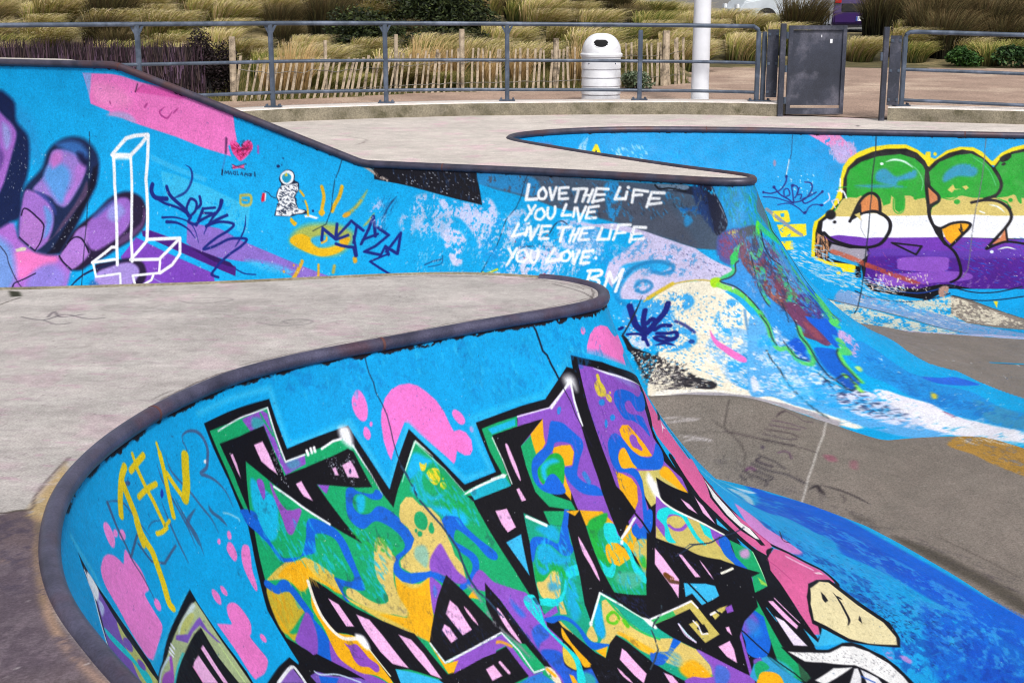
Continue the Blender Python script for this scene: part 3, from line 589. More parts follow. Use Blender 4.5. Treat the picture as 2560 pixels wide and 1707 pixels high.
p U m1 b2:10229,724 10201,684 10166,669 10141,688 10127,728 10105,790 10076,830 10035,848 9990,798 9983,842 10000,896 10034,925 10076,902 10126,875 10140,839 10138,780 10145,753 10173,757 10199,798 10193,854 10151,860 10129,892 10129,942 10155,1019 10178,1085 10224,1192 10260,1216 10289,1206 10288,1157 10265,1134 10258,1167 10230,1147 10193,1067 10162,996 10158,925 10187,880 10230,861 10245,809
p A m1 b2:10194,787 10167,759 10143,757 10137,792 10135,841 10126,875 10152,863 10199,852 10204,820
p A b2:10244,857 10212,878 10177,913 10168,959 10201,1034 10252,1084 10278,1100 10264,959
p 8a50c0 a0:10913,-37 10912,-37 10912,-37
p c8bc68 b3:10126,887 10078,907 10034,925 10013,979 9992,1051 9991,1099 10023,1051 10066,983 10090,1026 10099,1067 10152,1082 10155,1019 10129,942
p A m1 b6:10036,930 10010,922 9996,959 9992,1051 9992,1100 10007,1078 10024,1011 10044,957
p eef0f6 m1 b12:10087,915 10081,937 10078,989 10090,1046 10108,1063 10112,1015 10109,949
p 2484d8 b3 m1:10151,507 10159,515 10171,519 10183,516 10190,508 10190,498 10182,489 10170,486 10158,488 10151,497
p 2484d8 b3 m1:10125,595 10132,603 10141,607 10151,605 10156,597 10155,588 10148,580 10138,576 10129,578 10124,586
p 2484d8 b3 m1:10182,615 10189,627 10197,633 10202,632 10203,623 10200,610 10192,598 10185,591 10179,593 10178,602
p dcc83c m1:10153,360 10137,357 10134,376 10135,399 10124,425 10123,454 10131,476 10159,475 10181,459 10185,423 10175,396 10156,385
p e0cc40 m1:10105,488 10105,501 10110,511 10119,513 10128,506 10134,494 10134,480 10129,471 10120,469 10110,476
p e0cc40 m1:10097,468 10100,472 10104,473 10108,472 10110,469 10110,465 10107,461 10103,460 10099,461 10097,464
p A b2:10335,1111 10293,1143 10297,1209 10309,1223 10301,1275 10275,1211 10250,1220 10301,1318 10347,1399 10344,1296 10352,1220 10369,1184
p U m1 b2:10298,1154 10268,1140 10276,1180 10254,1181 10183,1095 10158,1105 10197,1177 10235,1213 10253,1225 10285,1219 10303,1188
p c8b860 m1 b4:10307,1218 10261,1228 10296,1308 10331,1356 10340,1309 10339,1261
p 30b040 b8 m1:10333,1306 10305,1304 10322,1359 10340,1352
p 8a50c0:10105,1039 10077,1120 10022,1251 9995,1347 9985,1405 10005,1505 10047,1467 10117,1333 10210,1236
p c9b966 b3:10178,1179 10170,1248 10100,1182 10054,1187 10013,1269 10020,1408 10016,1527 10015,1566 10025,1537 10118,1335 10211,1238
p c9b966 m1 b2:10125,1177 10097,1163 10072,1174 10058,1209 10066,1238 10094,1236 10116,1215
s 8a50c0 t18:10121,1204 10111,1230 10086,1245 10062,1236
p T b2 m1:10153,1141 10127,1111 10087,1114 10060,1148 10046,1193 10049,1251 10052,1318 10047,1370 10059,1356 10064,1308 10061,1241 10061,1190 10078,1161 10099,1153 10122,1179 10131,1216 10140,1261 10137,1296 10165,1279 10167,1249 10144,1201 10148,1167
p T b2:10023,1259 10007,1314 10022,1368 10022,1378 10032,1321
p U m1 b3:10009,1385 9987,1388 9986,1428 10000,1474 9996,1529 9988,1594 9999,1654 10010,1694 10025,1687 10046,1674 10036,1611 10021,1538 10024,1459
p 12a468 b3:9984,1421 9969,1486 9957,1550 9979,1633 10001,1718 10036,1702 10033,1655 10004,1585 10005,1505
p c098c8 m1 b10:9985,1499 9963,1518 9970,1547 9985,1549 9994,1524
p 90d050 b4:10001,1651 9998,1708 10001,1718 10008,1689
s a8e8b0 t8 m0:9959,1552 9981,1640 9999,1716
p c9b966 b3:10068,1526 10025,1537 10004,1605 10023,1583 10054,1569 10086,1608 10078,1570
p 8a50c0 m1 b2:10064,1566 10040,1558 10018,1582 10010,1615 10017,1651 10040,1672 10057,1658 10080,1649 10108,1686 10091,1630
p U m1 b2:10089,1641 10061,1638 10046,1674 10050,1705 10060,1786 10057,1839 10073,1893 10098,1957 10136,2001 10171,1982 10181,1938 10158,1891 10141,1831 10119,1749 10111,1693
p 8a50c0 b2:10111,1693 10115,1743 10141,1831 10181,1938 10200,1988 10242,2094 10296,2085 10318,2042 10241,2033 10175,1888 10121,1734
p 8a50c0 m1 b14 a80:10098,1740 10076,1764 10078,1828 10104,1864 10140,1850 10117,1787
p 1e8ad8 b17 a60 m1:10094,1782 10084,1840 10101,1896 10124,1882 10115,1825
p 12a468 b3:10044,1685 10037,1715 10052,1858 10067,2001 10085,2003 10090,2185 10112,2204 10125,2167 10123,2053 10089,1929 10060,1825 10065,1779 10075,1720 10056,1697
p 30b0d0 m1 b9 a80:10136,2001 10111,2067 10113,2143 10131,2141 10133,2052
p 12a468 m1 b3:10195,2010 10166,2004 10158,2048 10178,2079 10214,2088 10215,2051
p A m1 b3:10202,2060 10172,2070 10154,2098 10155,2136 10178,2173 10247,2120
p 8a50c0 b3:10332,1820 10302,1888 10238,2048 10301,2053 10360,2015 10324,1927 10328,1848
p 4668cc b7 m1:10319,1939 10292,1955 10293,1998 10326,2036 10360,2015
p 2f9ad0 b3:10136,2001 10175,1988 10240,2051 10234,2100 10146,2203 10117,2205 10130,2103
p 7a50b8 b5 m1:10179,1985 10155,1995 10174,2026 10191,2004
p A m1 b3:10202,2060 10172,2070 10154,2098 10155,2136 10178,2173 10247,2120
p 12a468 m1 b3:10193,2012 10162,2007 10158,2057 10202,2060 10223,2082 10215,2051
p K b2:12378,242 12234,250 12071,245 12051,475 11913,471 11741,456 11650,441 11626,460 11586,635 11671,619 11885,556 11857,636 11808,756 11757,860 11838,795 12006,645 12086,550 12148,484 12260,356 12300,420 12383,558 12367,375
p K b2:12229,905 12129,989 11993,1111 11861,1209 11746,1282 11692,1311 11666,1390 11623,1533 11673,1544 11875,1445 11971,1420 11995,1486 12090,1487 12095,1295 12129,1229 12310,1161 12325,1065 12288,975
p K b2:11377,1107 11330,1196 11255,1391 11244,1440 11414,1458 11601,1473 11626,1368 11554,1286 11478,1199
p K b2:11629,1531 11320,1509 11261,1502 11237,1665 11321,1672 11345,1710 11489,1663 11640,1616 11856,1566 11671,1542
p K b2:12691,1143 12537,1174 12479,1239 12416,1312 12370,1380 12419,1381 12636,1287 12847,1187
p C:11971,1420 11885,1453 11697,1541 11665,1582 12019,1499
p K b2:11211,1194 11180,1293 11157,1431 11143,1528 11125,1633 11119,1752 11122,1799 11148,1759 11150,1653 11175,1522 11200,1507 11229,1457 11264,1416 11254,1291
p K b2:10616,1054 10506,994 10508,1075 10524,1182 10534,1298 10530,1430 10453,1464 10387,1490 10314,1342 10237,1193 10221,1224 10155,1295 10043,1469 10024,1523 9988,1646 10012,1631 10053,1768 10108,1795 10182,1878 10237,2043 10290,1920 10339,1812 10391,1729 10424,1658 10434,1617 10485,1551 10551,1460 10624,1392 10762,1520 10746,1441 10686,1309 10645,1173
p K b2:10670,1630 10629,1692 10562,1805 10525,1853 10462,1945 10460,1984 10710,1939 10954,1891 10919,1719 10842,1743 10733,1655
p K b2:10946,1497 10903,1557 10846,1675 10810,1714 10847,1742 10839,1847 10898,1828 10909,1734 10922,1658 10944,1592
p K b2:10862,538 10700,525 10541,516 10716,619 10726,727 10727,851 10722,1025 10843,935 10882,1087 10947,1242 10996,1384 11001,1239 11040,1059 11089,868 11094,819 10850,796 10850,662
p K b2:10293,315 10245,286 10259,494 10262,669 10266,827 10273,926 10255,967 10236,1077 10305,1121 10366,1191 10365,1102 10355,933 10325,729 10332,583 10306,416
p K b2:10065,952 10033,1023 9993,1101 9991,1194 9963,1287 9959,1411 9966,1481 9995,1347 10019,1245 10077,1120 10092,1054 10081,1002
p K b2:10417,1636 10240,1599 10111,1693 10121,1734 10171,1882 10238,2048 10302,1888 10354,1759 10423,1646
p K b2:10038,1700 9999,1721 9996,1723 9985,1770 10001,1915 10017,2061 10025,2104 10038,2082 10082,1997 10055,1814
p K b2:9957,1550 9943,1633 9970,1673 9985,1770 10009,1748 9978,1636
p C:11010,1046 10907,1030 10941,1140 10968,1227 10980,1170
p C:10212,1497 10133,1542 10108,1573 10119,1626 10143,1630 10202,1633 10208,1561 10242,1564
p C:11161,1813 11161,1813 11161,1814
p L:10994,891 10927,895 10920,990 10975,1002 10991,953
p L m1:10582,1120 10573,1154 10567,1219 10566,1290 10577,1353 10586,1333 10589,1267 10597,1195
p L:10241,1282 10230,1346 10221,1471 10272,1556 10270,1499 10281,1357
s 50301c t21 b4 a90 m0:10266,1432 10262,1465 10234,1484
s 6a3c10 t29 b4 m0 w30:10263,1427 10249,1452
p L:10157,1349 10144,1365 10133,1502 10151,1492
s L t10 m0 e2:10097,1426 10097,1480 10098,1540
p L m1:11213,1321 11203,1347 11196,1417 11188,1505 11198,1502 11216,1433 11221,1358
p L:10253,1283 10253,1283 10253,1284
p L:10684,1699 10670,1721 10657,1780 10637,1854 10695,1892 10715,1844 10738,1745
s L t14 m0 e2:10782,1780 10775,1825 10756,1873
p L:10529,1877 10497,1906 10491,1951 10535,1937
p L:11415,1568 11366,1561 11354,1621 11416,1627
s L t15 m0:11329,1562 11316,1618
s f0b0dc t13 m0 e2:11361,1269 11350,1316 11337,1370
p L:11391,1321 11380,1379 11427,1382
p L:11471,1274 11417,1221 11394,1260 11380,1379 11439,1390
p L:11532,1338 11505,1316 11486,1338 11475,1396 11518,1405
s c8e4f4 t10 m0:10336,1679 10333,1738 10322,1789
p L:12178,1024 12112,1068 12096,1179 12183,1163
p L:12013,1138 11942,1182 11914,1265 11883,1399 11870,1440 11968,1393 12002,1325 12019,1207
p L:11805,1290 11735,1331 11699,1409 11676,1538 11737,1504 11775,1409
p L:12572,476 12572,476 12573,477
p L:11473,775 11473,775 11473,775
p L:12167,307 12108,306 12097,362 12091,458 12125,424 12160,383
p L:12002,525 11965,521 11957,561 11942,618 11984,585 11994,557
p L:11769,509 11748,506 11745,545 11763,541
p L:11709,506 11655,497 11644,535 11639,580 11699,562
p 1a1a50 b2 m1:11669,543 11673,549 11677,552 11681,551 11682,547 11681,540 11677,535 11673,531 11669,532 11668,537
p L:12339,302 12322,303 12322,352 12335,409 12339,386
p L m1:10804,599 10790,599 10785,637 10779,705 10783,777 10793,769 10804,683
p L:10829,817 10811,815 10797,880 10825,880
p L:10994,891 10927,896 10920,990 10976,1002 10990,959
p c4b45c:10432,1612 10226,1591 10220,1800 10292,1812 10301,1696 10265,1695 10265,1721 10285,1730 10270,1765 10252,1768 10258,1627 10425,1639
p 30b060:10432,1612 10325,1601 10326,1632 10425,1639
p K b2:10269,1719 10247,1725 10252,1768 10275,1765
s f0eef4 t10 m0:10430,1609 10233,1594 10226,1637
s f0eef4 t8 m0:10277,1689 10272,1724 10281,1766 10260,1774
p c4b45c:10193,1688 10146,1682 10119,1688 10136,1703 10195,1726
p L:10125,1780 10125,1780 10124,1781
p 8a50c0 b2:10130,1693 10105,1693 10114,1727 10137,1722
p 8a50c0:11617,1518 11548,1478 11250,1443 11242,1480 11227,1611 11213,1663 11171,1668 11211,1715 11273,1690 11241,1663 11263,1498 11523,1530
s A t15 b4 a80:11365,1500 11325,1474 11278,1473 11241,1509
s e8eaf6 t8 m0:11582,1479 11409,1458 11251,1435 11219,1540 11210,1658 11160,1660
p 2a78d0 b4:11301,1679 11239,1670 11183,1669 11158,1720 11143,1742
p e8d8c0 m1 b2 w20:11150,1653 11124,1668 11117,1712 11124,1750 11148,1740 11158,1685
s A t15 b2:11146,1666 11131,1707
s 8a8a90 t16 b7 w30 a80:11294,1185 11270,1253 11267,1315 11253,1397 11210,1503 11183,1594 11150,1653
p 8a50c0:11575,1525 11533,1493 11291,1457 11323,1514 11408,1515 11590,1537
p A:11633,1377 11607,1482 11530,1489 11587,1532 11619,1528
s e8e8f0 t8 m0:11628,1376 11604,1478 11438,1462 11283,1443
p 8a60c0:12915,1135 12777,1143 12784,1197 12780,1221 12932,1142
s f0f0f8 t15 b2:12945,1135 12778,1137 12766,1177 12780,1221
p 7a58c0:12708,1216 12637,1224 12553,1283 12390,1365 12353,1411 12710,1255
p U:12649,1242 12530,1305 12576,1313 12680,1268
s c8dcf4 t7:12652,1217 12627,1245 12510,1295 12414,1378
p L:10026,1106 10012,1154 10009,1216 10024,1165
p L:9979,1138 9976,1203 9983,1315 9992,1230
p C:9964,1289 9957,1345 9961,1407 9980,1321
p L:10026,1775 10018,1790 10023,1962 10030,1968 10030,1888
s L t8 m0:10011,1786 10016,1954
p e8dcf4:10041,1852 10035,1899 10043,2064 10061,2022
p L:10180,1782 10167,1786 10181,1830 10185,1801
p L:10258,1854 10204,1851 10214,1898 10242,1965 10257,1916
s C t6 m0:10040,1798 10046,1878
s e8ccf0 t7 m1:10336,1676 10339,1741 10322,1792
d 16b8e8 n70 l55 t10 g89 r301 a45:12387,617 12053,668 11970,709 11910,963 12131,898 12321,781 12467,741
d 16b8e8 n60 l53 t9 g107 r302 a45:11792,779 11582,906 11786,1121 11891,1095 11799,855
d 14a83c n40 l43 t9 g108 r303 a50:11824,772 11555,902 11610,962 11766,863
d f8c838 n40 l56 t7 g67 r304 a40:12379,791 12081,952 12358,948 12404,897
d c89820 n50 l71 t6 g70 r305 a35:11665,1086 11482,1112 11608,1352 11714,1244
d e8a010 n30 l56 t7 g61 r306 a40:12534,878 12429,941 12527,1011 12627,970
d 7040a8 n30 l44 t7 g92 r307 a40:11397,994 11318,1112 11394,1092 11427,1030
d 1a2c60 n80 l24 t3 g93 r308 a50:11560,1230 11273,1424 11381,1473 11562,1446
d 16b4e6 n60 l50 t9 g102 r309 a50:11335,543 11248,535 11127,778 11051,962 11209,899 11389,690
d 12a83c n40 l45 t9 g107 r310 a50:11284,554 11181,684 11142,883 11240,831
d e8ecf4 n60 l4 t3 g118 r311 a70:12123,395 12054,537 12003,374 12055,337
d d8dcec n90 l5 t3 g105 r312 a60:11796,447 11625,483 11674,611 11782,552
d 16b0ec n70 l58 t11 g78 r313 a50:10842,1040 10659,1071 10660,1198 10751,1470 10885,1432 10897,1232
d 12a83c n50 l47 t9 g80 r314 a50:10904,1173 10762,1243 10776,1463 10775,1310
d 16b0e6 n50 l59 t10 g84 r315 a45:10485,1121 10256,1223 10392,1473 10518,1421
d e8c858 n40 l54 t8 g112 r316 a40:10630,1471 10560,1609 10333,1887 10435,1899 10614,1675
d 1c3c90 n60 l19 t3 g90 r317 a50:11218,1219 11138,1500 11117,1712 11152,1524
d 2a3c7c n90 l15 t3 g103 r318 a50:10694,1366 10407,1504 10429,1607 10532,1465
d 9860cc n40 l45 t7 g92 r319 a40:11173,1189 10990,1374 11039,1446 11117,1364
d 3a3c80 n60 l12 t3 g104 r320 a60:10237,1231 10055,1497 10088,1569 10231,1327
d 9860cc n60 l61 t9 g89 r321 a35:10229,316 9957,480 9980,758 10208,700 10212,464
d 6c3ca4 n50 l55 t9 g89 r322 a35:10229,316 9957,480 9980,758 10208,700 10212,464
d 9458c8 n40 l54 t8 g91 r323 a35:10441,447 10331,411 10363,837 10390,801
d 203c90 n60 l18 t3 g82 r324 a50:10271,291 10249,928 10231,969 10246,632
s eef0fa t6:12358,192 12195,180 12115,180 12020,177
s eef0fa t8 m0:12020,177 12020,291 12015,421 11895,417
s f4f4fa t11 m0:11792,413 11717,393 11673,392
s f6f6fa t15 m0:11877,404 11877,421
s f6f6fa t14 m0:11852,400 11853,417
s f6f6fa t14 m0:11832,399 11833,416
p f2f4fa m1 b13:11669,342 11621,346 11611,389 11621,438 11644,433 11673,392
s e8f4fa t9 e1:11620,433 11593,515 11569,582 11546,681
s f0f4fa t10:12145,502 12073,568 12003,641 11899,738
s a8e0d0 t4 m0:11421,646 11296,480 11183,640 11119,774
s e0f4e8 t7 e2 m0:11395,609 11289,479 11223,567
s f0f4f4 t12 e2:11132,777 11033,756 10847,736
s e4d8f4 t7 m0:10683,478 10481,468 10324,367
s f0f0fa t13 b4 m0:10469,471 10325,361
s f0f0fa t13 b3 m0:10319,362 10329,463 10328,589
p f6f6fc m1 b22:10355,338 10318,328 10293,355 10298,412 10316,385 10348,379
s e8e8fa t12 e2:10155,324 10067,374 10007,410 9841,532
s f0f4f4 t14 m0:10876,740 10946,742
p f4f6f8 b3 m1:10861,743 10867,748 10876,750 10885,748 10891,743 10891,737 10886,731 10877,729 10867,731 10862,736
s d8e8e0 t6 m0:10865,549 10846,669 10842,786
s e0e8f4 t9 m1:10265,1110 10308,1150 10364,1186
s f4f4f8 t16 m0:10833,957 10742,1023
s f0f0f6 t11 m1:10255,1107 10309,1144 10360,1181
p f4f6fa m1 b4:10374,1194 10361,1196 10369,1214 10380,1213
s e8f4f0 t11 m0:10775,1540 10618,1412 10528,1502
s e8f8f0 t7 m0:10528,1502 10457,1597
p f6f8fa m1 b5:10459,1590 10432,1612 10424,1658 10436,1660 10452,1629
p f2f4f8 b4 m1:10763,1541 10770,1547 10777,1549 10783,1548 10785,1542 10783,1535 10776,1529 10768,1527 10762,1529 10760,1534
s f4ecdc t17 e0:12258,919 12303,1002 12327,1082 12315,1165 12263,1208 12138,1232
p f6f6fa m1 b7:12141,1210 12060,1236 12074,1293 12139,1288 12169,1244
s f0ecc8 t7 m0:12095,1295 12066,1434
s eef0e8 t13:10090,1006 10095,1060 10077,1120 10021,1250 9985,1385
p f0f0f4 m1 b10:10074,972 10080,1002 10092,1054 10096,1027
s f0eee0 t13 m0:10066,1532 10032,1541
s e8e4ec t11 m0:10197,1694 10164,1691
p R b2:9807,547 9821,632 9837,724 9834,854 9842,994 9864,1178 9882,1249 9919,1220 9935,1066 9944,928 9963,770 9955,715 9895,616
s K t21:9764,729 9803,750 9799,828 9810,959 9853,1116 9859,1208
p K b2:9789,714 9763,752 9848,746 9887,727
p f4e4f0 b2:9851,752 9862,774 9854,801 9885,778 9920,786
p R b2:9953,923 9806,1045 9852,1111 9865,1215 9873,1303 9881,1451 9879,1591 9880,1658 9905,1633 9927,1622 9945,1630 9943,1556 9956,1407 9961,1284 9971,1162 9967,1036
s a03878 t14 a80:9852,1111 9873,1303 9881,1451 9883,1659
s K t47 m0:9959,909 9967,1036 9971,1162 9961,1284 9956,1427 9951,1563 9942,1631
p K b2:9855,1129 9873,1237 9876,1389 9882,1472 9907,1604 9920,1579 9917,1539 9931,1437 9933,1323 9925,1208
p f0eef0 b2:9865,1140 9882,1238 9890,1348 9900,1433 9891,1493 9903,1564 9912,1538 9920,1440 9923,1338 9912,1224
p R b2:9883,1357 9875,1472 9888,1533 9890,1483 9900,1433
p K m1:9929,1618 9914,1621 9893,1654 9916,1645 9935,1657 9940,1640
p R b2:9925,1640 9893,1659 9872,1726 9852,1968 9867,2046 9882,2038 9894,1950 9920,1901 9948,1906 9991,1976 9996,2031 10010,2064 10019,2040 9998,1910 9973,1743 9964,1665 9948,1635
s K t28:9885,1649 9865,1755 9855,1868 9848,1978 9865,2051 9875,2061 9894,2045
s K t27 m0:9945,1630 9967,1669 9976,1747 10003,1920 10020,2051
s K t18 m0:10020,2051 10023,2082 10010,2079 9997,2038
s f0b8dc t22 b3 a80:9888,1743 9878,1836 9871,1909
p f4d0e4 b2:9880,1916 9863,1955 9864,1981 9879,1934
s a83878 t9 a70:9947,1637 9944,1700 9948,1795
p C:9998,2055 9984,2131 9995,2183 10017,2128 10034,2091 10021,1993 10024,2085
p K b2:9960,1904 9928,1888 9900,1932 9872,2014 9879,2073 9895,2179 9913,2355 9936,2417 9953,2429 9975,2286 9990,2190 9995,2076 10001,2003 9984,1951
p E b2:9936,1905 9900,1950 9884,2007 9893,2071 9907,2178 9919,2323 9938,2398 9951,2411 9973,2282 9984,2188 9988,2063 9993,1996 9969,1939
p K:9927,1964 9930,1988 9937,2014 9946,2003 9942,1983
s K t16 e2:9909,2033 9921,2072 9938,2113 9951,2146 9963,2151
s K t21 m0 e2:9914,2050 9914,2088
p K:9931,2192 9934,2201 9944,2214 9941,2192
d 8a7f60 n50 l14 t3 g91 r21 a60:9920,1953 9922,2164 9943,2378 9973,2203 9981,1984
p K b2:10085,1995 10059,2045 10024,2143 9998,2172 9988,2204 9983,2250 9980,2369 9985,2452 10000,2588 10038,2669 10063,2571 10097,2483 10147,2404 10218,2332 10093,2201 10082,2097
p eeeef0 b2:10081,2033 10051,2095 10027,2158 10003,2182 9992,2226 9986,2301 9987,2411 9995,2499 10008,2589 10017,2555 10014,2432 10015,2340 10019,2286 10049,2175 10072,2118
p eeeef0 b2:10091,2221 10046,2227 10025,2284 10049,2275 10084,2265
p e8e8ee b2:10060,2345 10025,2296 10021,2307 10030,2346 10046,2385
p e8e8ee b2:10020,2320 10018,2363 10017,2407 10024,2467 10039,2410
s 2050b0 t11:10029,2348 10026,2410
p 2a5a40 b2:10085,2103 10093,2201 10109,2207 10111,2175
d 40404c n110 l6 t3 g95 r23 a70:10076,2047 10008,2182 9986,2348 9995,2514 10010,2423 10031,2234 10065,2128
p 0878c0 m1 b4 w66 a40:12332,0 11529,44 10508,15 10105,132 10162,295 10877,394 11004,157 11584,262 11958,89
p 283048 m1 b2 w80 a30:12435,524 11479,668 10519,881 10393,1387 10760,1892 11601,1599 12696,1051
s 1a2c48 t5 m0:11452,44 11448,78 11445,129 11432,173 11430,224 11411,284 11401,332 11400,389 11404,451 11404,513 11401,577
s 25405c t11 m0 w15:11401,577 11387,621 11373,682 11370,736 11343,790 11321,838 11299,886 11279,951 11266,1014 11272,1077 11273,1165 11262,1223 11236,1276 11208,1375
s 0c1830 t11 m0:10473,38 10455,82 10445,139 10439,184 10419,209 10406,262 10393,298 10382,339
s 1a1630 t5 m0:10382,339 10367,398 10349,464 10345,528 10330,595 10315,703
s 0a0c14 t12 m0:10245,1086 10233,1133 10227,1191 10218,1262 10201,1326 10201,1377 10208,1438 10196,1495 10184,1567 10176,1643 10163,1712
s 20304a t6 m0:10000,1378 10021,1375 10036,1372 10063,1352 10084,1342 10114,1348 10173,1358
s 30404c t8 m0 w15:10355,1563 10373,1598 10419,1629 10453,1660 10462,1706 10479,1762 10532,1807 10594,1840
s 0a0c14 t9 m0:10159,1703 10148,1781 10136,1844 10130,1951 10123,2043 10113,2143 10112,2212
s 20304a t6 m0:10091,1331 10035,1372 10006,1379 9987,1388 9950,1422 9907,1456
s 284060 t3 m0:10119,1339 10091,1331
"""
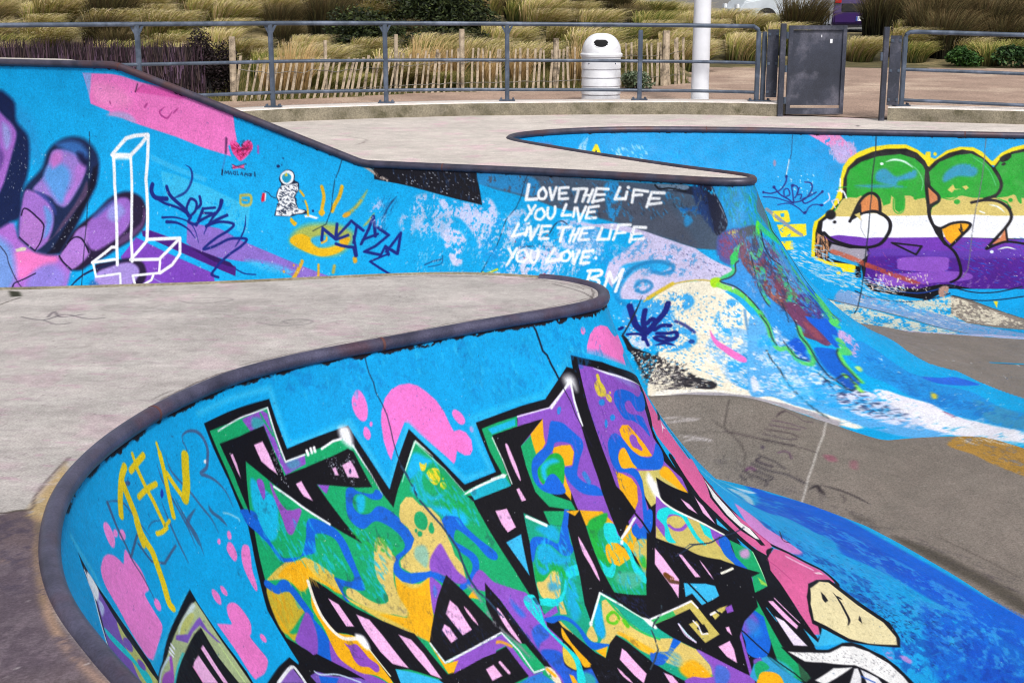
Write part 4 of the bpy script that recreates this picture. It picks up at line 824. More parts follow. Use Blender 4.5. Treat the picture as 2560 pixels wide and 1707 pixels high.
PAINT_FAR = """
p 16aef0 m1 b407 a60:4188,252 7124,80 8471,175 9039,901 4827,2325
p f47cc8 b6:5177,95 5404,97 5569,98 5810,84 6127,36 6364,22 6583,14 6816,-6 6849,160 6881,258 6796,344 6838,426 6552,453 6226,458 5902,482 5739,491 5483,493 5489,457 5269,387 5232,261
p f498cc m1 b42 a60:5301,176 5566,217 5729,278 5635,395 5403,397 5300,316
p 58b8ee b9 a70:5182,95 5278,99 5258,261 5251,359 5224,233
p e858b0 b8 a80:5849,98 6127,43 6348,35 6285,84 5984,148 5761,198
p a0acdc b17 m1 a70:5490,464 5702,427 5786,467 5739,491 5475,500
s b03c8c t18 b4 e2:5906,251 5867,313
s b03c8c t18 b4 e2:6097,219 6036,295 6118,322 6178,232
s b03c8c t15 b4 e2:6240,182 6179,259
s c04890 t11 b4:5761,198 5857,95
s 9a3c80 t13 b4:5485,359 5494,380
s 10182c t9 b3:5794,110 5769,195
p 2a8ccc m1 b58 a50:4188,331 4403,397 4627,607 4770,1041 4391,688
p 3cbcf4 b8 a80:5974,715 6214,724 6624,713 6609,761 6274,777 5996,771
p 44c2f0 b8 a75 w10:6114,830 6280,807 6653,789 6902,804 7122,809 7156,1017 7150,1075 6854,1076 6481,1095 6218,1082
p 8a6cc8 b4:6535,1244 6517,1171 6633,1172 6870,1126 7126,1153 7372,1155 7734,1159 8184,1155 8635,1187 8649,1233 8126,1291 7784,1293 7418,1283 7196,1346 6921,1408 6669,1412 6582,1388
p 68509e b4:6063,1460 6155,1419 6456,1401 6781,1404 7158,1421 7187,1507 6823,1506 6497,1503 6099,1517
p 4a1c80 b3:6077,1460 6157,1424 6458,1406 6783,1409 7163,1419 7195,1510 6821,1501 6495,1498 6096,1511
p 7c44bc b4:5946,1793 6029,1544 6387,1559 6654,1561 6975,1567 7038,1678 7048,1700 6700,1849 6336,2005 6248,1975
p 10adf0 b4:6096,1476 6157,1494 6497,1503 6823,1506 7189,1512 7502,1491 7520,1534 7054,1697 6991,1561 6649,1551 6383,1548 6040,1539
p 4a1c80 b3:6077,1460 6157,1424 6458,1406 6783,1409 7163,1419 7193,1507 6818,1496 6491,1488 6094,1506
p 30105c b5:6647,1421 6844,1403 7093,1399 7157,1434 6927,1453
p 4abaf0 m1 b20 w30 a80:7225,1324 7410,1262 7640,1231 7785,1233 7668,1303 7442,1345
p b070d4 b21:4325,1591 4639,1632 4754,1772 5023,1927 5302,1943 5505,2104 5559,2333 5189,2406 4792,2476 4517,2018
p f07cc8 m1 b31:4792,1958 4930,1922 5155,1942 5284,1957 5301,2045 5169,2122 5042,2254 4941,2209 4858,2083
p 70a0e4 m1 b42 a90:4477,1828 4678,1865 4824,2020 4955,2235 4961,2416 4815,2430
p 8f84e0 m1 b41 a90:5129,2139 5278,2047 5472,2160 5503,2317 5272,2383 5133,2328
p 12204c m1 b26:4107,373 4349,377 4401,581 4548,719 4604,904 4628,1128 4615,1312 4684,1544 4596,1622 4384,1611
p a268c8 m1 b17:4115,525 4280,564 4382,648 4419,734 4396,913 4377,1117 4363,1256 4298,1377
p 5a3c8c m1 b22 a80:4144,767 4292,917 4303,1029 4260,1169 4234,1170
p 9aa8e8 m1 b26 a80:4231,609 4316,650 4357,759 4323,871 4264,762
d e8ecf6 n34 l9 t4 g66 r3 a70:4347,859 4535,719 4614,1016 4589,1314 4432,1393
p 1a2850 m1 b26:4650,1207 4779,1042 4809,874 4910,771 5058,716 5213,727 5352,819 5432,957 5449,1178 5404,1373 5372,1572 5333,1792 5296,1931 5173,1954 5023,1927 4870,1851 4760,1784 4693,1665 4645,1475 4615,1312
p 101028 b15:5199,1876 5245,1628 5301,1436 5363,1272 5375,1014 5418,980 5437,1178 5389,1362 5348,1574 5314,1744 5291,1919 5167,1941
p 9a7cd0 m1 b17:4732,1260 4824,1119 4850,949 4885,860 5025,843 5161,881 5267,975 5286,1119 5241,1279 5172,1421 5065,1404 4979,1339 4850,1300
p 3c78c8 m1 b28 a85:4913,793 5063,754 5195,781 5286,876 5248,943 5135,882 4972,834
p 5c9ce4 m1 b32:4841,1028 4948,978 5088,1028 5140,1137 5129,1285 5111,1389 5017,1337 4887,1206 4830,1141
p c678d0 m1 b28:4861,938 4900,870 4980,878 4997,965 4909,1036
p b878d8 m1 b21 a85:5174,1013 5267,975 5296,1051 5235,1211 5169,1375 5139,1319 5201,1179
p 14143c m1 b26 a90:5159,870 5236,878 5302,963 5272,997 5198,945
p 5a4468 m1 b13 a90:5147,1756 5183,1596 5236,1463 5302,1275 5331,1150 5375,1272 5301,1436 5221,1630 5119,1807 5084,1785
p a070cc m1 b15:4647,1288 4739,1283 4886,1333 5010,1430 5076,1544 5108,1662 5107,1808 5048,1900 4999,1904 4883,1850 4772,1783 4703,1640 4660,1462
p 5aa0e4 m1 b21 a80:4921,1436 5013,1477 5072,1568 5083,1724 5049,1763 5006,1596
p 3848a0 m1 b15 a70:4765,1281 4908,1320 5047,1428 5092,1519 4960,1398 4831,1324
p b078cc b8:4692,1496 4723,1471 4827,1536 4939,1589 4994,1645 5012,1766 5031,1864 5011,1903 4871,1826 4767,1771
s 1a1030 t15 b4:4691,1544 4690,1473 4753,1481 4870,1545 4984,1622 5013,1692 5034,1814 5017,1915
s 1a1030 t13 b5:4766,1783 4883,1850 5020,1921
d e0e8f4 n20 l11 t5 g44 r4 a60:5138,1906 5191,1680 5327,1274 5340,1551 5293,1869
p 241838 m1 b19:5307,1955 5315,1805 5369,1632 5507,1469 5609,1310 5708,1206 5821,1147 5951,1149 6035,1218 6080,1338 6063,1460 5975,1612 5886,1719 5787,1857 5666,1994 5604,2081 5505,2104 5403,2037
p 9a68c8 m1 b17:5470,1578 5554,1461 5661,1314 5743,1238 5842,1223 5902,1337 5909,1473 5844,1616 5741,1752 5669,1830 5592,1833 5501,1730
p 94a0e8 m1 b25 a80:5651,1364 5734,1298 5826,1343 5799,1422 5756,1485 5661,1475
p 3c5ca8 m1 b21 a70:5502,1493 5615,1331 5717,1237 5651,1364 5545,1509
p 6a4a80 m1 b15 a80:5867,1607 5958,1500 6034,1378 6018,1247 6060,1299 6056,1439 5967,1591 5855,1707
p a878d0 m1 b15:5362,1802 5381,1667 5470,1613 5524,1726 5558,1841 5611,1876 5584,1985 5510,2090 5403,2037 5313,1955
p b07cd4 b6:5359,1765 5464,1758 5579,1861 5598,1905 5502,2098 5403,2037 5319,1954
s 120c26 t15 b4:5338,1803 5385,1739 5459,1746 5533,1810 5600,1880
s 120c26 t14 b4:5307,1955 5386,2025 5502,2098
p 241838 m1 b14:5720,1997 5852,1881 6043,1767 6186,1748 6268,1802 6312,1885 6295,1983 6169,2087 5975,2167
p a890dc m1 b14:5775,2052 5877,1933 6017,1827 6114,1801 6204,1840 6219,1948 6157,2065 5997,2157 5841,2222
s 14204c t23 b5 e2:5577,2342 5612,2196 5698,2057 5867,1912 6048,1778
s 14204c t16 b4 e2:5619,2328 5676,2264 5741,2237 5781,2261
p 2468b0 m1 b16 a80:5765,2134 5854,2150 5891,2215 5825,2242 5761,2202
s 2a2048 t19 b5:5004,2383 4989,2315 5049,2267 5149,2177
s 2a2840 t8:4587,1896 4715,1990 4795,2088 4990,2273 5121,2371
p d8d4c0 b3 w20:4786,1920 4850,1890 4903,1892 4912,1923 4814,1950
s 1a2030 t8 w10 m0:5274,660 5325,984 5375,1272 5447,1544 5508,1777 5589,2009 5703,2266
s b8dcec t6 w15 m0:5293,799 5350,1115
s f4f6fc t35 b4 m0:5559,868 5693,666 5786,607 5928,545 5867,657 5763,807 5572,871
p f0f6fc b17:5557,858 5773,788 5781,839 5579,913
s f4f6fc t36 b4 m0:5581,885 5646,1140 5746,1419 5865,1716 5946,1880
s f4f6fc t32 b4 m0:5766,823 5815,1011 5889,1296 5976,1564 6087,1787
s f4f6fc t37 b4 m0:5929,550 5953,776 5970,965 6059,1232 6153,1519
s f4f6fc t33 b4 m0:6153,1519 6497,1371 6362,1653 6062,1778 6158,1529
s f4f6fc t33 b4 m0:6498,1373 6556,1516 6523,1650 6436,1778
s f4f6fc t26 b4 m0:6373,1649 6425,1783 6161,1920 6267,2033 6380,1883 6375,1821
s f4f6fc t31 b4 m0:5859,1718 5813,1736 5678,1964 5910,1832
s f4f6fc t25 b4 m0:5694,1970 5786,2086 6017,1953 6105,2100
s b0d8f0 t9 b3 a60 w20:6380,1857 6493,1863 6607,1848
s 13257e t46 b3:6052,989 6055,1054 6118,1097 6239,1063
s 13257e t26 b4 e2 a80:6369,678 6434,697 6464,783 6431,914 6350,999 6286,1046
s 13257e t37 b3:6210,953 6249,1004 6309,1037 6451,1083 6516,1126
s 13257e t27 b3:6118,1097 6226,1112 6379,1100 6487,1115
s 13257e t28 b3:6475,1030 6495,967 6561,976 6573,1060 6519,1136 6475,1075 6480,1006
s 13257e t30 b3:6578,1036 6613,978 6583,913
s 13257e t25 b3:6647,1010 6768,953
s 13257e t24 b3:6647,1054 6749,1016
s 13257e t31 b3:6647,1010 6636,1103 6625,1186
s 13257e t46 b3 e1:6820,867 6816,946 6772,1051 6741,1153 6731,1237
s 13257e t31 b3:6730,1157 6822,1054 6911,976
s 13257e t27 b3:6730,1157 6851,1066 7001,1031 6965,1113 6875,1216 6794,1340 6784,1379 6882,1305 6992,1193 7097,1141 7177,1122 7143,1204 7061,1317 7002,1423 6968,1521 6958,1586 7034,1586
s 13257e t13 b3:7172,1440 7274,1448 7384,1416
s 13257e t16 b3 e2:7099,905 7123,1029 7104,1161 7082,1239
s 13257e t23 b4 e1:6243,1253 6383,1199 6535,1187 6631,1241 6705,1339
s 13257e t35 b4 e1:6304,1275 6424,1241 6559,1257 6656,1312
s 13257e t29 b3:6545,1138 6535,1187 6610,1181 6665,1114 6782,1003
p f058a8 m1:6813,307 6851,273 6899,282 6932,306 6955,251 6998,215 7040,226 7051,274 7014,349 6943,433 6880,409 6839,371
s c01850 t6 m0:6833,321 6910,366
s c01850 t6 m0:6854,303 6969,366
s c01850 t7 m0:7001,240 6900,380
s c01850 t7 m0:7038,258 6939,408
s c01850 t5 m0:6825,355 7041,288
s c01850 t5 m0:6854,397 7014,256
d b01c50 n70 l26 t4 g19 r6 :6820,315 6925,298 7022,222 7046,276 6941,423 6839,371
d 301028 n26 l36 t4 g-58 r7 :6898,267 6998,210 7071,236 7017,369 6891,404
p f060a0:6863,498 6923,498 6987,448 6987,485 6930,506 6875,536
s 601030 t6 m0:6857,496 7000,491
s 601030 t7 m0:6862,530 7003,437
s 14143c t7 m0:6798,607 6801,579 6819,594 6830,568 6840,597
s 14143c t7 m0:6849,593 6856,564 6873,588
s 14143c t7 m0:6893,551 6882,571 6901,580
s 14143c t7 m0:6907,546 6910,576
s 14143c t7 m0:6924,539 6927,570 6943,564
s 14143c t7 m0:6965,556 6973,530 6987,554
s 14143c t7 m0:7005,554 7008,525 7019,536 7028,520 7035,543
s 14143c t7 m0:7046,516 7062,510 7064,533 7049,536 7046,516
s 14143c t7 m0:7074,506 7073,529
s 14143c t16 b4 m0:6768,581 6771,627
s 14143c t11 b4 m0:7105,484 7113,515
s 3a1c4c t23 b10 a80 m0:6769,282 6779,414
s 5a60a0 t16 b8 a50 m0:6779,414 6768,576
s 9a60c0 t22 b6 m0:7105,234 7112,293
p 14203c m1:7360,458 7373,396 7422,341 7479,331 7513,365 7517,406 7562,415 7574,479 7552,541 7575,596 7611,647 7677,633 7706,655 7665,681 7602,710 7552,745 7400,797 7385,787 7389,709 7396,663 7363,622 7367,556 7391,495
p f2f4f8 m1:7369,408 7423,346 7480,341 7502,369 7500,423 7456,470 7411,477 7378,457
p 1a9cc8 m1:7387,412 7427,371 7475,379 7476,421 7442,460 7400,449
p d8c830:7408,394 7426,366 7442,392 7416,407
p f2f4f8:7398,503 7478,462 7552,424 7569,481 7541,545 7567,610 7605,649 7680,643 7652,675 7558,721 7541,747 7398,792 7392,719 7400,651 7369,620 7373,554
d 14203c n95 l28 t7 g-2 r9 :7394,514 7554,434 7561,527 7582,626 7671,657 7409,788 7394,653
d 14203c n60 l28 t6 g-41 r12 :7394,514 7554,434 7561,527 7582,626 7618,677 7407,778 7394,653
p f2f4f8:7679,687 7731,661 7822,654 7804,677 7725,685 7694,702
s 14203c t7 m0:7361,636 7314,640 7279,616 7237,615
p d81c3c:7219,638 7252,629 7257,704 7227,727 7217,698
p f4e8f0:7243,632 7258,629 7265,696 7256,707
p 14205c m1:7350,334 7348,344 7340,352 7329,356 7320,354 7315,347 7317,338 7325,330 7336,326 7346,327
p 14205c m1:7379,248 7378,253 7374,257 7370,258 7365,257 7363,254 7364,249 7368,245 7373,244 7377,245
p 14205c m1:7372,315 7371,318 7369,321 7365,322 7362,322 7361,319 7361,316 7364,313 7367,312 7370,312
p 14205c m1:7766,610 7766,618 7761,625 7754,627 7747,625 7743,619 7743,611 7748,605 7755,602 7762,604
s d8b43c t28 b6 a80:7002,746 7102,708 7116,790 7027,823 7002,746
s d8a82c t15 b5 a80:7034,777 7079,765
p e8b818 b30 a70 m1:7598,949 7638,844 7752,746 7962,661 8094,648 8189,689 8176,813 8091,927 7942,997 7770,1007 7638,1001
p e8b818 m1 b6:7607,979 7623,917 7703,864 7799,872 7872,922 7941,918 8058,850 8132,757 8168,737 8150,830 8078,921 7965,994 7842,1013 7711,1007
p 30b0e0 m1 b12:7802,882 7846,832 7968,773 8059,772 8070,812 7979,892 7896,924 7835,914
p e8b018 b5 m1:8072,778 8115,734 8165,743 8142,798 8102,810
s e8b018 t20:7915,872 7951,836 7948,803
s e0b020 t36 b6:7795,366 7833,446 7836,541 7846,612
p e0b020 b5 m1:7875,585 7872,603 7859,618 7839,626 7821,622 7811,609 7814,592 7827,577 7847,569 7865,573
s e0b020 t38 b6:7991,293 7981,391 7953,476 7940,545
s d8b030 t34 b12 a80 w10 e2:8238,256 8180,389 8113,490 8061,553
p e0a828 b6 m1:8116,498 8118,513 8106,534 8086,552 8064,562 8049,559 8048,544 8059,522 8080,503 8102,494
s d8b030 t23 b10 a80 e2:8351,471 8312,548 8267,604
s e0b020 t24 b4:7592,483 7633,511
s e0b020 t21 b4:7659,554 7694,605 7716,672
p e8b818 m1 b4:7555,755 7595,773 7627,783 7613,819 7581,811 7552,789
s d8a830 t40 b6 w5:7783,1117 7774,1226 7754,1330 7736,1374
s d8a830 t25 b6 w5:7949,1087 7977,1170 8002,1255
s d8a830 t32 b8 w5 a80:8098,1040 8107,1106
s d8a830 t40 b6:8261,926 8277,959
p e0a828 m1:7656,1276 7656,1285 7653,1291 7647,1294 7640,1291 7635,1285 7634,1277 7638,1270 7644,1268 7651,1270
p e0a828 m1:7726,1180 7726,1187 7723,1192 7718,1194 7713,1192 7709,1187 7708,1180 7711,1175 7716,1173 7722,1175
p e0a828 m1:7682,1365 7682,1371 7680,1376 7674,1378 7669,1376 7665,1371 7664,1365 7667,1360 7672,1358 7678,1360
s 13257e t32 b3 m0:7908,847 7889,737 8033,782 8015,646
s 13257e t27 b3 m0:8043,756 8141,568 8278,647 8200,599 8209,774
s 13257e t28 b3 m0:7889,737 8041,790 8141,710
s 13257e t31 b3 m0:8052,830 8220,817 8266,903
s 13257e t31 b3 m0:8289,778 8329,622 8347,503 8413,694
s 13257e t28 b3 m0:8300,734 8430,671
s 13257e t29 b3 m0:8414,607 8539,675 8438,791 8344,853 8505,875
s 13257e t26 b3 m0:8511,898 8534,784 8589,869
s 13257e t30 b3 m0:8559,838 8650,646 8669,852 8548,795
s 13257e t22 b3 m0:8586,858 8428,949 8542,1009 8714,1093
s 13257e t22 b3 m0:8193,710 8277,902
d 1a3a70 n60 l50 t4 g-69 r14 a50:8386,311 8548,303 8505,623 8454,680
s 1a3a70 t18 b8 a80 e2:8537,303 8479,400 8449,519
s 1a3a70 t14 b5 a80:8951,943 9013,905 9089,878
s 1a3a70 t9 b5 a80:8987,963 9099,922 9091,845
p b4c0ec m1 b20 w45 a85:8364,324 8458,467 8469,616 8346,559 8292,412
p b8c4ee m1 b20 w40 a80:8604,543 8716,665 8785,596 8722,494 8640,456
p b8c8f0 m1 b20 w45 a90:8708,306 8891,256 9033,352 9134,512 9141,703 8959,628 8866,677 8726,515
p c0ccf4 m1 b12 w30:8962,304 9279,329 9416,271 9500,348 9528,449 9493,596 9441,748 9434,813 9372,667 9202,488 9047,434
p ccd0f4 m1 b10 w30:9041,623 9156,574 9279,673 9261,781 9291,910 9212,927 9118,790
p b8ccf4 m1 b15 w35 a90:9644,401 9760,354 9863,470 9862,573 9752,643 9645,629
p ccd4f6 b13 w30:9692,752 9826,701 9978,733 10172,677 10225,820 10224,981 9917,996 9607,1009 9665,905
p c4cef4 m1 b15 w38 a90:10106,455 10264,425 10458,472 10577,646 10510,797 10323,707 10172,677
p a8c4ec m1 b18 w40 a70:10617,643 10775,630 10929,699 10977,818 10765,838
d d8dcf8 n200 l40 t6 g-81 r31 a60 w10:8659,392 9074,349 9490,349 9537,981 8909,1027
d d8dcf8 n160 l43 t6 g-72 r33 a60 w10:9649,650 10163,636 10485,695 10350,981 9648,1006
d 12aaf0 n120 l44 t8 g-78 r35 a70:9660,702 10384,703 10637,891 9832,991
d 1a2440 n50 l39 t3 g-71 r36 a60:9629,546 10025,460 10181,718 9824,959
d c02c50 n14 l33 t7 g50 r37 :9637,587 9967,681 10273,669 9915,908
d d05030 n8 l24 t7 g-36 r38 :9801,577 10146,555 10176,697
s 282840 t10 b3 e2:9759,727 9827,706 9928,694
s 282840 t10 b3:10191,470 10135,443 10080,477 10045,561
s c8d020 t22 b4 w10:9506,983 9540,992 9632,941
p c02c60 b3:10063,962 10089,938 10107,991 10069,1005
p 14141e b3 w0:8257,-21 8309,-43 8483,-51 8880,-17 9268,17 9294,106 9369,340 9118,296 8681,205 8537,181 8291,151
d c8ccd8 n60 l15 t5 g25 r41 w10:8386,45 9262,57 9350,315 8624,187
d 2a4c7c n50 l61 t7 g76 r42 a50:8386,45 9262,57 9350,315 8624,187
s b8a8a0 t26 b8 w20:7967,35 8098,17 8212,53 8330,119 8424,156
s 3a2c28 t12:7825,56 7918,-8 8026,-27 8126,-22 8164,20 8255,50 8332,129
s 1a2840 t8 w5 m0:7963,-4 7938,148 7911,262 7914,407 7929,529 7909,688 7799,796
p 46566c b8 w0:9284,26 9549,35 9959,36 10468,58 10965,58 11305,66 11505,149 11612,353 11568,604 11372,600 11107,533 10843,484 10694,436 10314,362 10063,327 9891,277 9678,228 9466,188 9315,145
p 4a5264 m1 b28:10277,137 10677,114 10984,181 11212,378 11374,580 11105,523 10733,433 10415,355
p 2288c8 m1 b14 w25 a90:9301,36 9550,45 9757,55 9867,109 9863,228 9677,218 9464,178 9315,145
p 2090d4 m1 b13 w35 a90:10473,97 10610,70 10655,339 10590,423 10525,289
p 2090d4 m1 b13 w35 a80:11033,121 11138,171 11255,298 11311,351 11256,413 11198,301
p 1060b4 m1 b13 w30 a80:11173,265 11339,234 11417,286 11292,295
d 1c84c8 n120 l51 t9 g51 r43 a60:9303,55 10473,97 11269,144 11382,289 10630,420 9887,247
d 2c3040 n90 l50 t8 g61 r44 a50:9303,55 10473,97 11269,144 11382,289 10630,420 9887,247
p 1a2238 m1 b5 w20:10928,70 11237,61 11471,151 11545,279 11563,411 11524,433 11451,284 11328,159 11169,122 11032,111
p 6a8098 m1 b6 w15:10928,70 11024,59 11198,54 11222,90 11071,109
s 12141c t13 w5:10928,70 10972,105 11048,91 11166,103 11206,110
s 20304a t7 w5 m0:9756,45 9734,115 9721,236 9695,338 9614,465 9578,707 9526,850 9488,995
p cac4e8 b4:10187,450 10433,454 10632,430 10902,480 11107,533 11372,600 11579,751 11631,820 11665,864 11626,931 11548,986 11415,888 11321,929 11156,1042 11090,1113 10844,1130 10648,933 10651,785 10910,519 10552,486
p 14a8ec m1 b13 w25 a90:10765,838 10905,762 11092,735 11197,777 11117,846 10977,818 10878,890 10820,1045 10844,1130 10755,1095
p 30a8e8 m1 b16 w35 a80:10932,948 11020,918 11065,1019 10981,1060
s 207cb8 t36 b9 a80:10825,916 10882,827 10984,766 11113,744 11204,766 11224,815 11148,853 11059,841
s 2080c0 t30 b9 a80:10963,1030 11033,1044 11085,985 11044,937 10979,943 10945,1000
s 1888cc t59 b15 a70:10798,961 10803,1090 10879,1181 10975,1181
d 2a2c60 n60 l14 t5 g37 r45 a60:10851,523 11537,665 11602,900 11414,878 11072,646
p 14a8ec b11 w15 m1:10670,1082 10752,1085 10863,1194 10981,1203 11031,1309 10916,1369 10728,1209
p a8c8f0 m1 b17 w52 a70:11515,1223 11635,1214 11651,1662 11666,2111 11612,1996 11516,1955 11495,1560
p 3a9ce6 m1 b17 w54 a70:11121,1167 11448,1021 11612,1213 11645,1661 11659,2036 11582,1975 11423,1695
p f0ead8 m1 b18 w56 a80:10894,1238 11158,1163 11442,1456 11633,1775 11543,2011 11279,1603
p 38506c m1 b12 w54 a80:11051,1565 11355,1614 11538,1811 11533,2014 11375,2041 11227,1836
p 8a8284 m1 b12 w54 a80:11197,1739 11428,1743 11539,1860 11519,2033 11388,2120
p 1a9ce8 m1 b19 w56 a80:9490,472 10127,454 10555,546 10624,840 10028,943 9511,960
p d4d8f4 m1 b19 w58 a80:9377,416 10037,521 10586,687 10344,960 9583,999
p 1c90d8 m1 b18 w58 a60:10138,514 10851,523 11434,674 11384,840 10834,873 10384,703
s f6f8fe t31 b6 m0:9778,133 9772,268 9868,258
s f6f8fe t26 b6:9909,156 9879,197 9892,247 9938,249 9952,204 9919,156 9909,156
s f6f8fe t26 b6 m0:9975,153 10011,255 10035,145
s f6f8fe t26 b6 m0:10146,139 10066,148 10076,246 10156,237
s f6f8fe t26 b6 m0:10073,197 10133,189
s f6f8fe t26 b6 m0:10193,151 10298,141
s f6f8fe t27 b6 m0:10244,148 10231,262
s f6f8fe t27 b6 m0:10319,144 10296,254
s f6f8fe t27 b6 m0:10375,146 10347,256
s f6f8fe t24 b6 m0:10302,199 10362,196
s f6f8fe t26 b6 m0:10514,133 10408,134 10388,258
s f6f8fe t25 b6 m0:10407,188 10487,183
s f6f8fe t26 b6 m0:10387,253 10484,228
s f6f8fe t28 b6 m0:10616,113 10588,216 10681,206
s f6f8fe t26 b6 m0:10687,147 10682,210
p f6f8fe b6 m1:10710,107 10708,116 10701,122 10691,123 10682,118 10678,109 10680,100 10687,94 10696,93 10705,98
s f6f8fe t25 b6 m0:10873,131 10748,124 10747,235
s f6f8fe t25 b6 m0:10746,172 10824,163
s f6f8fe t27 b6 m0:11021,136 10909,138 10886,265
s f6f8fe t25 b6 m0:10893,192 10985,186
s f6f8fe t25 b6 m0:10892,245 11006,223
s f6f8fe t25 b6 m0:9801,322 9843,390
s f6f8fe t28 b6 m0:9867,318 9798,454
s f6f8fe t26 b6:9927,340 9886,367 9886,428 9940,440 9967,393 9938,344
s f6f8fe t26 b6:9987,331 9994,401 10030,430 10056,378 10051,318
s f6f8fe t27 b6 m0:10149,292 10126,393 10206,383
s f6f8fe t26 b6 m0:10235,317 10234,397
s f6f8fe t26 b6 m0:10255,316 10297,433 10334,301
s f6f8fe t26 b6 m0:10449,289 10365,304 10352,404 10442,393
s f6f8fe t24 b6 m0:10363,349 10422,340
s f6f8fe t28 b6 m0:9738,493 9704,615 9811,577
s f6f8fe t27 b6 m0:9832,524 9825,596
p f6f8fe b6 m1:9846,482 9845,489 9840,494 9832,494 9826,490 9822,483 9823,476 9828,471 9836,471 9843,475
s f6f8fe t27 b6 m0:9855,512 9884,634 9929,497
s f6f8fe t27 b6 m0:10042,495 9961,500 9959,619 10040,613
s f6f8fe t23 b6 m0:9962,557 10027,547
s f6f8fe t27 b6 m0:10111,506 10236,493
s f6f8fe t27 b6 m0:10166,502 10156,626
s f6f8fe t27 b6 m0:10265,506 10243,625
s f6f8fe t27 b6 m0:10310,503 10278,623
s f6f8fe t23 b6 m0:10241,569 10300,554
s f6f8fe t27 b6 m0:10434,484 10339,496 10326,604 10417,597
s f6f8fe t23 b6 m0:10329,547 10389,538
s f6f8fe t27 b6 m0:10520,478 10498,591 10592,579
s f6f8fe t26 b6 m0:10604,492 10602,578
p f6f8fe b6 m1:10620,451 10619,459 10613,465 10604,465 10596,461 10592,453 10593,445 10599,439 10608,439 10616,443
s f6f8fe t26 b6 m0:10769,435 10665,443 10643,580
s f6f8fe t24 b6 m0:10655,519 10738,507
s f6f8fe t28 b6 m0:10910,449 10807,452 10796,588
s f6f8fe t24 b6 m0:10796,518 10878,506
s f6f8fe t26 b6 m0:10796,568 10911,549
s f6f8fe t25 b6 m0:9698,731 9752,812
s f6f8fe t28 b6 m0:9769,726 9714,891
s f6f8fe t27 b6:9838,732 9789,767 9799,836 9859,848 9888,792 9849,736
s f6f8fe t26 b6:9912,737 9913,812 9959,851 9982,796 9970,723
s f6f8fe t28 b6 m0:10120,701 10073,832 10181,807
s f6f8fe t27 b6:10238,719 10198,748 10211,805 10263,806 10282,752 10242,713
s f6f8fe t26 b6 m0:10295,720 10332,833 10353,705
s f6f8fe t27 b6 m0:10480,695 10396,712 10392,822 10467,811
s f6f8fe t23 b6 m0:10398,764 10453,755
p f6f8fe b6 m1:10535,758 10535,768 10530,775 10521,775 10512,770 10507,761 10508,751 10513,744 10522,744 10530,749
s f6f8fe t28 b5 m0:10506,882 10499,1028
s f6f8fe t30 b5:10482,889 10592,874 10608,915 10530,954 10597,970 10607,1007 10522,1036
p f6f8fe b5 m1:10639,1020 10639,1030 10633,1037 10623,1038 10614,1032 10609,1023 10609,1013 10614,1006 10624,1005 10633,1010
s f6f8fe t28 b5 m0:10672,1055 10681,882 10742,978 10797,845 10785,1060
p f0e8d4 m1 b4:11072,1261 11136,1078 11241,972 11334,920 11432,893 11505,900 11551,957 11599,1046 11624,1150 11641,1279 11645,1433 11648,1603 11659,1784 11669,2048 11674,2336 11653,2167 11623,2074 11581,2026 11519,2033 11428,2106 11392,2234 11327,1973 11323,1717 11297,1482 11322,1319 11259,1195
p 8cc0ec m1 b9 w20 a95:11538,1394 11595,1321 11629,1386 11641,1544 11651,1781 11667,2098 11646,2096 11612,1996 11582,1899 11550,1665 11515,1533
p 30a4ec m1 b11 w35 a95:11258,1044 11348,991 11429,1065 11416,1152 11339,1184
p 30a4ec m1 b11 w35 a95:11565,1069 11605,1066 11611,1234 11594,1386 11563,1390 11533,1263
p 30a4ec m1 b10 w35 a95:11579,1613 11605,1541 11634,1657 11641,1901 11631,1997 11604,1971 11578,1826
p 30a4ec m1 b11 w20 a95:10894,1238 11037,1133 11273,1106 11364,1313 11464,1385 11476,1518 11378,1609 11188,1593 11019,1522
p cdd8f2 m1 b11 w35 a90:11011,1499 11147,1457 11233,1562 11160,1621
d 3aa6ea n320 l15 t10 g61 r51 w5:11180,1031 11501,993 11635,1214 11645,1661 11651,1968 11543,2011 11400,1888 11322,1319
d f2ead8 n150 l21 t8 g18 r52 w5:10914,1303 11339,1184 11476,1518 11436,1815 11107,1629
d f0f0f4 n240 l17 t8 g73 r53 :11469,1230 11645,1433 11663,2175 11563,2005 11502,1676
p 2c2a30 m1 b7 w30:10972,1492 11058,1588 11219,1637 11341,1677 11428,1743 11512,1856 11554,1906 11546,1984 11487,1978 11395,1981 11327,1973 11251,1857 11130,1700
p 14141c b4:10965,1470 11027,1520 11100,1606 11219,1637 11147,1697 11064,1636
d 2a2a34 n260 l24 t7 g-60 r54 :11058,1588 11291,1650 11451,1712 11528,1863 11518,2020 11402,2033 11281,1904
d 70686c n160 l21 t8 g-65 r55 a80:11284,1800 11431,1766 11530,1913 11493,2082 11392,2147
d e8e4dc n180 l18 t6 g-62 r56 :11072,1634 11364,1660 11540,1885 11519,2046 11384,2094
p f4f0e8 m1 b3 w10:11369,2126 11404,2046 11517,1994 11581,2000 11631,2075 11661,2228 11688,2455 11683,2544 11658,2297 11622,2114 11581,2039 11519,2046 11431,2133 11395,2232
p a8a4ae b3:11388,2149 11461,2067 11518,2025 11563,2015 11611,2048 11644,2148 11664,2272 11678,2421 11673,2523 11657,2311 11633,2156 11597,2075 11544,2070 11465,2120 11394,2218
s 141f78 t54 b4:10947,1187 11006,1292 11058,1376 11128,1424
s 141f78 t46 b4:11088,1215 11104,1325 11146,1422 11161,1502
s 141f78 t53 b4:11260,1129 11255,1217 11205,1335 11156,1456
s 141f78 t41 b4:11142,1343 11166,1294 11199,1313 11199,1381 11165,1454
